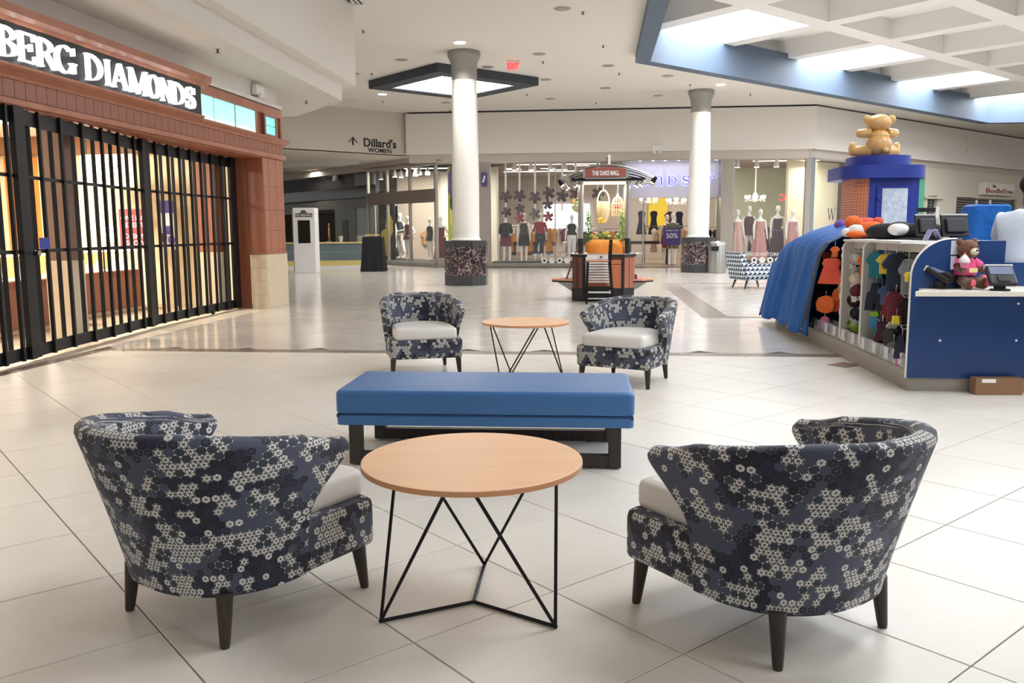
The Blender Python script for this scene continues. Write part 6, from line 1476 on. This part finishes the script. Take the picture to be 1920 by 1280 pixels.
# hats and shoes on hooks in the middle bay
def trinket(px, py, c1, c2, label, s=.06):
    q = kx(px, py, .1); t = kt('doll_accessory', label, 'doll accessory', (.1, q.y, q.z), random.uniform(-.6, .6))
    MB().lathe([(s * 1.2, 0), (s * 1.25, .008), (s * .8, .012), (s * .75, s * .6), (s * .4, s * .95), (0.001, s)], 14).xf(Matrix.Rotation(.9, 4, 'X')).build('hat', cloth(c1), t, smooth=True)
    MB().ell((s * .5, .02, -s * .9), (s * .5, s * .7, s * .45), 9, 6).build('shoe', cloth(c2), t, smooth=True)
    MB().box(-s * .9, -s * .1, -.01, -.006, -s * 1.9, -s * .9).build('price_tag', WTXT, t)
for px, py, c1, c2, lab in ((1589, 483, 'pink', 'pink', 'pink doll cap at the top of the middle bay'), (1605, 486, 'white', 'black', 'black and white doll cap at the top of the middle bay'), (1590, 520, 'pink', 'maroon', 'magenta doll hat in the middle bay'), (1606, 522, 'cream', 'tanc', 'cream doll boots in the middle bay'), (1587, 560, 'violet', 'pink', 'lilac doll slippers in the middle bay'), (1600, 566, 'wine', 'violet', 'wine doll purse in the middle bay'), (1592, 606, 'black', 'grey', 'black doll trainers low in the middle bay'), (1602, 612, 'lime', 'black', 'lime and black doll sandals low in the middle bay'), (1597, 500, 'white', 'grey', 'white doll socks with tags in the middle bay'), (1584, 540, 'tanc', 'violet', 'tan doll moccasins in the middle bay'), (1608, 545, 'maroon', 'white', 'maroon doll beret in the middle bay'), (1586, 585, 'pink', 'white', 'pink doll ballet shoes in the middle bay'), (1606, 590, 'navy', 'skyblue', 'navy doll trainers in the middle bay')): trinket(px, py, c1, c2, lab, .06)
# plush toys and bags heaped on the kiosk top
zt_ = 1.228
def plush(name, label, px, py, parts, x=.25, cat='soft toy'):
    q = kx(px, py, x); t = kt(name, label, cat, (x, q.y, zt_), -.4)
    for nm, c, r, col in parts: MB().ell(c, r, 14, 10).build(nm, cloth(col), t, smooth=True)
    return t
plush('plush_toy', 'white and orange plush fox lying on the kiosk top', 1607, 440, [('head', (0, 0, .075), (.11, .09, .075), 'white'), ('snout', (-.1, -.03, .06), (.06, .05, .05), 'white'), ('body', (.14, .02, .09), (.14, .1, .09), 'orange'), ('ear', (.02, .0, .15), (.04, .03, .05), 'orange'), ('paw', (.0, -.1, .04), (.1, .05, .04), 'orange')])
plush('plush_toy', 'coral plush toy slumped behind the white fox', 1618, 430, [('body', (0, .1, .13), (.17, .1, .10), 'coral'), ('head', (-.12, .1, .17), (.09, .08, .08), 'orange'), ('paw', (.14, .08, .18), (.06, .05, .05), 'coral')], .42)
plush('plush_toy', 'magenta plush toy at the edge of the heap', 1600, 436, [('body', (-.1, .14, .1), (.1, .09, .09), 'pink'), ('head', (-.16, .1, .15), (.07, .06, .06), 'violet')], .46)
plush('shopping_bag', 'crumpled black bag on the kiosk top beside the plush toys', 1662, 440, [('bag', (0, .05, .07), (.2, .12, .085), 'black'), ('fold', (.12, .0, .1), (.12, .1, .07), 'charcoal')], .28, 'bag')
plush('shopping_bag', 'long black bag lying in front of the monitors', 1706, 438, [('bag', (.05, .1, .07), (.3, .14, .085), 'black'), ('fold', (-.1, .0, .09), (.1, .08, .06), 'white')], .45, 'bag')
MB().box(.42, .9, .43, 2.55, .9, 1.22).build('inner_cabinet', NAVYP, K)
# ---------------------------------------------------------------- tarpaulin
yT0, yT1 = kx(1540, 640, 0).y + .02, KL + .02
mb = MB(); rings = []; ny = 46
for i in range(ny + 1):
    f = i / ny; y = yT0 + (yT1 - yT0) * f
    hump = 1.30 + .13 * math.sin(PI * min(1, max(0, (f + .05) * .9))) - .12 * f
    end = smooth01((f - .88) / .12)
    ring_ = []
    for (x, z, rp, lean) in ((.66, .5, 0, 0), (.65, hump - .08, 0, 0), (.58, hump - .005, .0, 0), (.44, hump + .015, .004, 0), (.25, hump - .05, .008, 0), (.06, hump - .15, .01, 0), (-.02, hump - .27, .015, 0), (-.05, .85, .022, .0), (-.08, .6, .03, .02), (-.11, .35, .038, .04), (-.13, .12 + .03 * math.sin(f * 21), .045, .06)):
        wv = rp * (.8 * math.sin(f * 23 + 2.3 * math.sin(f * 7 + z)) + .35 * math.sin(f * 47 + z * 3))
        ring_.append((x - wv - lean * f, y + lean * f * 2, max(.06, z * (1 - .10 * end) if z > .9 else z)))
    rings.append(ring_)
# far end skirt
last = rings[-1]
rings.append([(x, y + .1, max(.08, z - .2)) for x, y, z in last]); rings.append([(x + .02, y + .14 + .02 * math.sin(x * 30), .1) for x, y, z in last])
mb.loft(rings, closed=False)
tp = mb.mesh('tarpaulin', 1.2)
TARP = NT('tarp_blue'); _n = TARP.coord(); TARP.set(col=TARP.mix(TARP.noise(_n, 3.0, 3.0), lin(12, 80, 158), lin(26, 102, 184)), rough=.62, spec=.25); TARP.bump(TARP.noise(_n, 9.0, 4.0), .5, .04); TARP = TARP.m
tpo = thing('tarpaulin', 'bright blue tarpaulin draped over the far end of the kiosk', 'tarpaulin', KM @ Vector((0, 0, 0)), TH)
o = put('sheet', tp, TARP, tpo); sd = o.modifiers.new('solid', 'SOLIDIFY'); sd.thickness = .008
mb = MB(); mb.loft([[(x - .012, y - .0 + .0, z + .004) for x, y, z in rings[0]], [(x - .014, y + .09, z + .006) for x, y, z in rings[1]]][::1], closed=False)
o = mb.build('black_hem', mat('hem_black', (26, 28, 34), .7), tpo); sd = o.modifiers.new('solid', 'SOLIDIFY'); sd.thickness = .006
for k in (2, ny): x, y, z = rings[k][-1]; MB().lathe([(.012, 0), (.012, .006)], 10).xf(Matrix.Translation((x - .012, y, z + .05)) @ Matrix.Rotation(-PI / 2, 4, 'Y')).build('eyelet', CHROME, tpo)
# ---------------------------------------------------------------- tower with bear
yW = 4.35; cT = ky(1676, 330, yW)
T = kt('kiosk_tower', 'blue kiosk tower with orange and green peg boards and a frosted window', 'tower', (cT.x, yW, 0))
def tx(px): return ky(px + 6, 380, yW).x - cT.x
def tz(py): return ky(1668, py, yW).z
xo0, xo1, xb1, xg1 = tx(1592), tx(1622), tx(1716), tx(1736)
zt1_ = tz(334)
OPEG = NT('peg_orange'); _c2 = OPEG.vec('MULTIPLY', OPEG.coord(), (30, 30, 30)); _fr = OPEG.vec('SUBTRACT', OPEG.vec('FRACTION', _c2), (.5, .5, .5)); _sx = OPEG.n('ShaderNodeSeparateXYZ'); OPEG.put(_sx.inputs[0], _fr)
OPEG.set(col=OPEG.mix(OPEG.math('LESS_THAN', OPEG.math('ADD', OPEG.math('ABSOLUTE', _sx.outputs[0]), OPEG.math('ABSOLUTE', _sx.outputs[2])), .26), lin(236, 158, 116), lin(190, 96, 62)), rough=.5); OPEG = OPEG.m
GPEG = NT('peg_green'); _w2 = GPEG.n('ShaderNodeTexWave', bands_direction='DIAGONAL'); _w2.inputs['Scale'].default_value = 9; GPEG.put(_w2.inputs['Vector'], GPEG.coord()); GPEG.set(col=GPEG.mix(_w2.outputs['Fac'], lin(36, 130, 98), lin(64, 164, 128)), rough=.5); GPEG = GPEG.m
MB().prism([(xo1, 0), (xb1, 0), (xb1, .8), (xo1, .8)], 0, zt1_).build('tower_body', BLUEP, T)
MB().prism([(xo0 + .05, .12), (xo1, .0), (xo1, .8), (xo0 + .05, .7)], 0, zt1_).build('peg_board', OPEG, T)
MB().prism([(xb1, 0), (xg1 - .02, .12), (xg1 - .02, .7), (xb1, .8)], 0, zt1_).build('peg_board', GPEG, T)
for i in range(5):
    for j in range(20):
        f = (i + .5) / 5; MB().ell((xo0 + .05 + (xo1 - xo0 - .05) * f, .12 - .12 * f - .006, zt1_ - .05 - j * .05), (.009, .009, .009), 5, 4).build('peg', mat('peg_dot', (206, 110, 74), .5), T)
dx0, dx1 = tx(1636), tx(1706)
MB().box(dx0, dx1, -.02, 0, .6, tz(348)).build('door', BLUEP, T, bev=.008)
wx0, wx1 = tx(1646), tx(1694)
FROST = NT('frost_stuffing'); FROST.set(col=FROST.ramp(FROST.noise(FROST.coord(), 14, 5, .7), [(.35, lin(176, 190, 208)), (.65, lin(226, 234, 242))]), rough=.6); FROST = FROST.m
MB().box(wx0, wx1, -.03, -.015, 1.15, tz(353)).build('frosted_window', FROST, T, bev=.02); MB().lathe([(.03, 0), (.03, .02)], 16).xf(Matrix.Translation((tx(1641), -.03, tz(370))) @ Matrix.Rotation(PI / 2, 4, 'X')).build('latch', BLUEP, T)
def lozenge(x0, x1, y0, y1, r, z0, z1):
    q = []
    for cx_, cy_, a0 in ((x1 - r, y1 - r, 0), (x0 + r, y1 - r, PI / 2), (x0 + r, y0 + r, PI), (x1 - r, y0 + r, 1.5 * PI)):
        for j in range(9): q.append((cx_ + r * math.cos(a0 + PI / 2 * j / 8), cy_ + r * math.sin(a0 + PI / 2 * j / 8)))
    return MB().prism(q, z0, z1)
lozenge(tx(1572), tx(1733), -.12, 1.0, .3, zt1_, tz(310)).build('crown_lower', BLUEP, T, smooth=.6)
lozenge(tx(1596), tx(1708), -.1, .8, .35, tz(310), tz(291)).build('crown_upper', BLUEP, T, smooth=.6)
zb_ = tz(291); hb = tz(208) - zb_; xbz = tx(1650)
TB = kt('bear_statue', 'glossy tan sitting teddy bear statue on top of the blue tower, seen from behind', 'statue', (cT.x + xbz, yW + .3, zb_ + .012), .12)
TAN_ = mat('bear_gloss', (214, 170, 106), .28, 0, .03, 4)
mb = MB(); u = hb
mb.ell((0, 0, .27 * u), (.30 * u, .27 * u, .28 * u), 22, 14); mb.ell((0, 0, .47 * u), (.24 * u, .2 * u, .16 * u), 20, 12); mb.ell((0, .02, .78 * u), (.29 * u, .25 * u, .205 * u), 22, 14)
for s in (-1, 1):
    mb.ell((s * .29 * u, 0, .86 * u), (.10 * u, .06 * u, .10 * u), 14, 10)
    mb.tube([(s * .18 * u, 0, .55 * u), (s * .33 * u, .06 * u, .54 * u), (s * .46 * u, .1 * u, .55 * u), (s * .50 * u, .11 * u, .55 * u)], [.11 * u, .115 * u, .095 * u, .05 * u], 14)
    mb.tube([(s * .15 * u, .0, .13 * u), (s * .36 * u, .12 * u, .13 * u), (s * .52 * u, .2 * u, .14 * u)], [.15 * u, .14 * u, .11 * u], 14); mb.ell((s * .53 * u, .22 * u, .19 * u), (.09 * u, .12 * u, .17 * u), 12, 10)
mb.ell((0, .24 * u, .73 * u), (.13 * u, .1 * u, .1 * u), 12, 8)
mb.build('bear_body', TAN_, TB, smooth=1.2); MB().ell((.04 * u, -.29 * u, .12 * u), (.075 * u, .07 * u, .07 * u), 14, 10).build('tail', TAN_, TB, smooth=True)
# ---------------------------------------------------------------- service counter with its things
zk = .845
cq = [ky(1722, 546, 0), kz(1722, 548, zk), kz(1785, 559, zk)]
cpoly = [(cq[0].x, -.002), (cq[0].x, -.10), (kz(1785, 559, zk).x, -.34), (3.2, -.34), (3.2, .5), (cq[0].x + .3, .5), (cq[0].x + .3, -.002)]
MB().prism(cpoly, zk - .04, zk).build('service_counter', mat('counter_cream', (224, 218, 204), .4), K, bev=.004)
MB().box(xe, 3.2, .3, .34, .82, 1.04).build('screen_board', NAVYP, K)
def kzt(name, label, cat, px, py, z, rz=0.0, grp=None): q = kz(px, py, z); return kt(name, label, cat, (q.x, q.y, z + .002), rz, grp)
# card terminals
def terminal(px, py, label, rz, up):
    t = kzt('card_terminal', label, 'card terminal', px, py, zk, rz)
    MB().box(-.06, .06, -.03, .06, 0, .012).build('base', BLACK, t); MB().box(-.035, .035, -.0, .05, .012, .06).build('stand', BLACK, t)
    m = Matrix.Translation((0, .01, .11)) @ Matrix.Rotation(up, 4, 'X')
    MB().box(-.10, .10, -.10, .10, -.02, .02).xf(m).build('housing', BLACK, t, bev=.015); MB().box(-.08, .08, -.0, .085, .02, .023).xf(m).build('screen', mat('terminal_screen', (120, 130, 158), .15), t)
    MB().box(-.04, .04, -.085, -.02, .02, .035).xf(m).build('card_slot', mat('slot_grey', (48, 50, 54), .3), t); MB().box(-.1, .1, .1, .11, -.02, .022).xf(m).build('edge', WHITEP, t)
terminal(1768, 541, 'black card terminal leaning against the blue end panel', .7, .5); terminal(1876, 545, 'black card terminal on a stand beside the brown teddy bear', -.1, .7)
# brown teddy
td = kzt('teddy_bear', 'brown plush teddy bear in a pink shirt holding a cupcake', 'soft toy', 1810, 541, zk, .35); h = .40
FUR = mat('fur_brown', (110, 70, 48), .95, 0, .2, 60, .6, 150, sheen=.4); PINK = cloth('pink')
mb = MB(); mb.ell((0, .02, .15 * h / .4), (.072, .065, .09), 18, 12); mb.ell((0, .0, .31), (.082, .075, .078), 20, 14)
for s in (-1, 1):
    mb.ell((s * .07, .015, .372), (.03, .018, .03), 12, 8); mb.tube([(s * .06, 0, .215), (s * .1, -.03, .17), (s * .085, -.07, .15)], [.03, .032, .03], 12)
    mb.tube([(s * .04, .0, .07), (s * .06, -.07, .045), (s * .065, -.12, .04)], [.042, .04, .04], 12); mb.ell((s * .066, -.125, .05), (.036, .03, .045), 12, 8)
mb.build('bear_body', FUR, td, smooth=1.2)
MB().lathe([(.05, .245), (.068, .225), (.082, .17), (.086, .11)], 22, (0, .015, 0), 1, .95, False, False).build('shirt', mat('shirt_pink', (226, 84, 140), .8), td, smooth=True)
for s in (-1, 1): MB().tube([(s * .055, 0, .22), (s * .098, -.025, .178)], [.036, .04], 12, False).build('sleeve', MATS['shirt_pink'], td, smooth=True)
MB().ell((.0, -.07, .295), (.036, .03, .028), 14, 10).build('muzzle', cloth('cream'), td, smooth=True); MB().ell((.0, -.1, .305), (.012, .008, .009), 8, 6).build('nose', BLACK, td, smooth=True)
for s in (-1, 1): MB().ell((s * .03, -.07, .335), (.007, .006, .007), 8, 6).build('eye', BLACK, td, smooth=True); MB().ell((s * .066, -.152, .05), (.024, .008, .032), 12, 8).build('foot_pad', mat('pad_coral', (232, 110, 116), .8), td, smooth=True)
MB().box(-.04, .04, -.073, -.066, .13, .165).build('shirt_print', mat('print_cream', (240, 220, 150), .7), td)
cc_ = kzt('toy_cupcake', 'white frosted toy cupcake held by the teddy bear', 'toy', 1795, 541, zk, .35); cc_.location.z = zk + .17; cc_.location += Matrix.Rotation(TH, 3, 'Z') @ Vector((.0, -.10, 0))
MB().lathe([(.025, 0), (.036, .04)], 14).build('cup', PINK, cc_); MB().lathe([(.038, .04), (.042, .055), (.03, .08), (.014, .1), (.002, .112)], 14).build('frosting', cloth('white'), cc_, smooth=True); MB().ell((0, 0, .115), (.009, .009, .009), 8, 6).build('cherry', FLR, cc_)
pb = kzt('gift_pouch', 'clear pouch of pink and blue sweets beside the teddy bear', 'pouch', 1845, 541, zk, 0)
MB().ell((0, .03, .055), (.045, .03, .055), 14, 10).build('pouch', glass('pouch', (226, 232, 240), .5), pb, smooth=True); MB().ell((0, .02, .085), (.03, .015, .025), 10, 6).build('contents', mat('sweets', (232, 120, 130), .5), pb)
for x0, px, py, lab in ((0, 1722, 440, 'black point of sale monitor nearer the plush heap, seen from behind'), (1, 1776, 440, 'larger black point of sale monitor seen from behind beside the first')):
    q = ky(px + 14, 446, .75); t = kt('monitor', lab, 'monitor', (q.x, .75, 1.223), .25)
    w_ = .10 if x0 == 0 else .13
    m = Matrix.Translation((0, 0, .12)) @ Matrix.Rotation(-.25, 4, 'X')
    MB().box(-w_, w_, -.0, .02, -.09, .11).xf(m).build('bezel', BLACK, t, bev=.005); MB().box(-w_ * .75, w_ * .75, -.03, 0, -.06, .07).xf(m).build('back_cover', mat('monitor_grey', (44, 46, 50), .5), t, bev=.012)
    MB().box(-w_, w_, -.002, .004, .10, .114).xf(m).build('top_trim', STEEL, t); MB().box(-.03, .03, 0, .03, 0, .08).build('neck', BLACK, t); MB().box(-.08, .08, -.05, .08, 0, .012).build('foot', BLACK, t); MB().box(-w_ + .01, w_ - .01, .02, .022, -.08, .10).xf(m).build('screen', mat('screen_black', (12, 12, 14), .12), t)
q = ky(1748, 447, .5); bh = kt('brochure_holder', 'folded violet leaflet tent in front of the monitors', 'leaflet', (q.x, .5, 1.226), .1)
for s in (-1, 1): MB().obox((s * .04, 0, .045), (.012, .08, .1), Matrix.Rotation(s * -.45, 3, 'Y')).build('leaflet', mat('leaflet', (152, 146, 186), .5, 0, .3, 30), bh)
q = ky(1803, 470, -.02)
for (px0, px1, py0, py1, lab) in ((1784, 1806, 451, 477, 'white paper pinned to the blue end panel above'), (1783, 1806, 480, 505, 'printed white paper pinned to the end panel below the first')):
    a, b = ky(px0, py0, -.004), ky(px1, py1, -.004); o = MB().box(0, min(b.x, xe) - a.x, -.002, .0, b.z, a.z).build('notice_paper', mat('paper_white', (222, 224, 232), .7), loc=KM @ Vector((a.x, -.003, 0)), rz=TH); tag(o, lab, 'paper')
q = ky(1816, 462, .3); tbk = kt('display_tablet', 'dark slanted board with a gold emblem behind the teddy bear', 'tablet', (q.x, .32, 1.045), .1)
m = Matrix.Translation((0, 0, .08)) @ Matrix.Rotation(.1, 4, 'Y'); MB().box(-.12, .10, 0, .015, -.08, .1).xf(m).build('panel', mat('tablet_dark', (40, 44, 52), .4), tbk); MB().ell((.03, -.004, .03), (.025, .004, .015), 12, 8).xf(m).build('emblem', mat('gold_print', (210, 164, 70), .4), tbk)
o = MB().box(0, .32, 0, .3, 0, .12).build('cream_box', mat('box_cream', (226, 216, 206), .5), loc=KM @ Vector((ky(1815, 490, .45).x, .45, .90)), rz=TH, bev=.005); tag(o, 'cream cabinet box behind the teddy bear', 'box')
MB().box(xe, 3.2, .36, .8, .82, .9).build('back_worktop', WHITEP, K)
# second blue drape behind
q = ky(1842, 430, 2.6); d2 = kt('tarpaulin', 'smaller blue sheet hung over a stand near the man in the white shirt', 'tarpaulin', (q.x, 2.6, 0))
R_ = []
for z, w, d, sk in ((1.58, .17, .12, .03), (1.56, .2, .15, .03), (1.3, .24, .18, .0), (.9, .28, .2, -.03), (.3, .3, .22, -.04)):
    R_.append([(sk + (w + (1.6 - z) * .02 * math.sin(7 * a)) * max(-1, min(1, 1.3 * math.cos(a))), (d + (1.6 - z) * .02 * math.cos(9 * a)) * max(-1, min(1, 1.3 * math.sin(a))), z) for a in [2 * PI * k / 44 for k in range(44)]])
MB().loft(R_, True, False).build('sheet', TARP, d2, smooth=True); MB().box(-.1, .1, -.1, .1, 0, 1.55).build('stand', BLACK, d2); MB().box(.2, .27, -.1, .12, .5, 1.57).build('black_hem', mat('hem_black', (26, 28, 34), .7), d2)
for x in (-.08, .06): MB().tube([(x, 0, 1.57), (x, 0, 1.63)], .012, 6).build('prong', CHROME, d2)
o = kt('sign_board', 'black price strip with a white edge above the monitors', 'sign', (ky(1740, 398, 1.4).x, 1.4, 1.223)); MB().box(-.1, .07, 0, .02, .26, .30).build('strip', BLACK, o); MB().box(.07, .1, 0, .02, .2, .31).build('edge', WHITEP, o); MB().tube([(0, .01, 0), (0, .01, .27)], .008, 6).build('post', BLACK, o)
# cardboard box and floor plate
q = G(1864, 737); bxo = thing('cardboard_box', 'small closed cardboard box on the floor against the kiosk', 'box', (q.x, q.y + .0, 0), TH + .06)
CARD = mat('cardboard', (140, 106, 80), .85, 0, .1, 8); MB().box(-.185, .185, 0, .0 + .10, 0, .135).build('carton', CARD, bxo, bev=.003); MB().box(-.187, .187, .0, .048, .135, .137).build('flap', CARD, bxo); MB().box(-.14, -.03, -.003, .0, .1, .13).build('label', WTXT, bxo)
bxo.location = KM @ Vector((KMi @ bxo.location)) ; bxo.location = KM @ Vector(((KMi @ bxo.location).x, -.125, 0))
q = G(1582, 684); o = MB().prism([(-.14, -.10), (.12, -.12), (.14, .09), (-.12, .11)], 0, .004).build('floor_plate', mat('plate_brown', (138, 106, 92), .6), loc=(q.x, q.y, 0), rz=TA); tag(o, 'small brown access plate in the floor beside the kiosk', 'floor plate')

# ================================================================ man in a white shirt
def skin_obj(name, V, E, R, m, parent, sub=2):
    me = bpy.data.meshes.new(name); me.from_pydata(V, E, []); o = bpy.data.objects.new(name, me); C.objects.link(o)
    sk = o.modifiers.new('skin', 'SKIN'); sk.use_smooth_shade = True
    for i, sv in enumerate(me.skin_vertices[0].data): sv.radius = (R[i], R[i]) if not isinstance(R[i], tuple) else R[i]; sv.use_root = (i == 0)
    ss_ = o.modifiers.new('sub', 'SUBSURF'); ss_.levels = sub; ss_.render_levels = sub
    me2 = bpy.data.meshes.new_from_object(o.evaluated_get(bpy.context.evaluated_depsgraph_get())); bpy.data.objects.remove(o)
    me2.name = name; me2.materials.clear(); return put(name, me2, m, parent)
Pm = thing('person', 'person with short dark hair in a white t-shirt and khaki trousers, back half turned', 'person', (4.86, 8.2, 0), -PI / 2 + .35)
SKN = mat('skin_brown', (92, 62, 48), .55)
V = [(0, 0, .95), (0, .0, 1.15), (0, .05, 1.36), (0, .10, 1.50), (0, .13, 1.58), (0, .15, 1.68), (0, .15, 1.77)]
R_ = [(.15, .11), (.14, .1), (.16, .11), .06, .055, (.078, .09), (.07, .08)]; E_ = [(i, i + 1) for i in range(6)]
def chain(p0, pts, rs):
    prev = p0
    for p, r in zip(pts, rs): V.append(p); R_.append(r); E_.append((prev, len(V) - 1)); prev = len(V) - 1
    return prev
for s in (-1, 1):
    w_ = chain(2, [(s * .19, .04, 1.42), (s * .24, .06, 1.18), (s * .22, .26, 1.03), (s * .2, .33, 1.0)], [.055, .045, .036, .032])
    for k, (dx_, l) in enumerate(((-.03, .075), (-.01, .09), (.01, .085), (.03, .065))): chain(w_, [(s * .2 + dx_, .38, .99), (s * .2 + dx_, .38 + l * .5, .975), (s * .2 + dx_, .38 + l * .8, .955)], [.011, .0095, .008])
    chain(w_, [(s * .2 - s * .04, .35, .985), (s * .2 - s * .055, .39, .965)], [.012, .009])
    chain(0, [(s * .1, 0, .88), (s * .11, .01, .5), (s * .11, -.02, .1), (s * .11, .03, .05), (s * .11, .16, .035)], [.095, .062, .042, .042, .035])
skin_obj('body', V, E_, R_, SKN, Pm)
SHIRT = mat('shirt_white', (222, 230, 244), .85, 0, .06, 7, .6, 9)
V = [(0, -.01, .93), (0, -.01, 1.05), (0, .0, 1.2), (0, .045, 1.36), (0, .07, 1.45), (0, .10, 1.50)]; R_ = [(.20, .155), (.19, .15), (.185, .14), (.195, .135), (.14, .10), (.075, .07)]; E_ = [(i, i + 1) for i in range(5)]
for s in (-1, 1): chain(3, [(s * .2, .045, 1.42), (s * .25, .06, 1.26), (s * .255, .075, 1.17)], [.085, .08, .078])
skin_obj('t_shirt', V, E_, R_, SHIRT, Pm)
V = [(0, 0, .97), (0, 0, .88)]; R_ = [(.175, .135), (.17, .135)]; E_ = [(0, 1)]
for s in (-1, 1): chain(1, [(s * .1, 0, .74), (s * .11, .01, .5), (s * .11, -.01, .12)], [.105, .085, .075])
skin_obj('trousers', V, E_, R_, mat('khaki', (168, 152, 132), .85, 0, .06, 8, .4, 12), Pm)
MB().lathe([(.172, .955), (.175, .96), (.175, .99), (.172, .995)], 26, sy=.78).build('belt', BLACK, Pm, smooth=True)
MB().ell((0, .125, 1.745), (.088, .10, .10), 18, 12).build('hair', mat('hair_black', (22, 18, 18), .8), Pm, smooth=True)
for s in (-1, 1): MB().ell((s * .082, .14, 1.69), (.012, .02, .03), 8, 6).build('ear', SKN, Pm, smooth=True); MB().box(s * .11 - .045, s * .11 + .045, -.08, .2, 0, .075).build('shoe', BLACK, Pm, bev=.025); MB().ell((s * .03, .235, 1.70), (.012, .008, .008), 8, 6).build('eye', WTXT, Pm)
MB().add([(0, .265, 1.66), (-.018, .235, 1.655), (.018, .235, 1.655), (0, .23, 1.71)], [(0, 1, 2), (0, 2, 3), (0, 3, 1), (1, 3, 2)]).build('nose', SKN, Pm)
MB().ell((0, .232, 1.625), (.028, .01, .008), 10, 6).build('mouth', mat('lips', (110, 60, 54), .5), Pm, smooth=True)
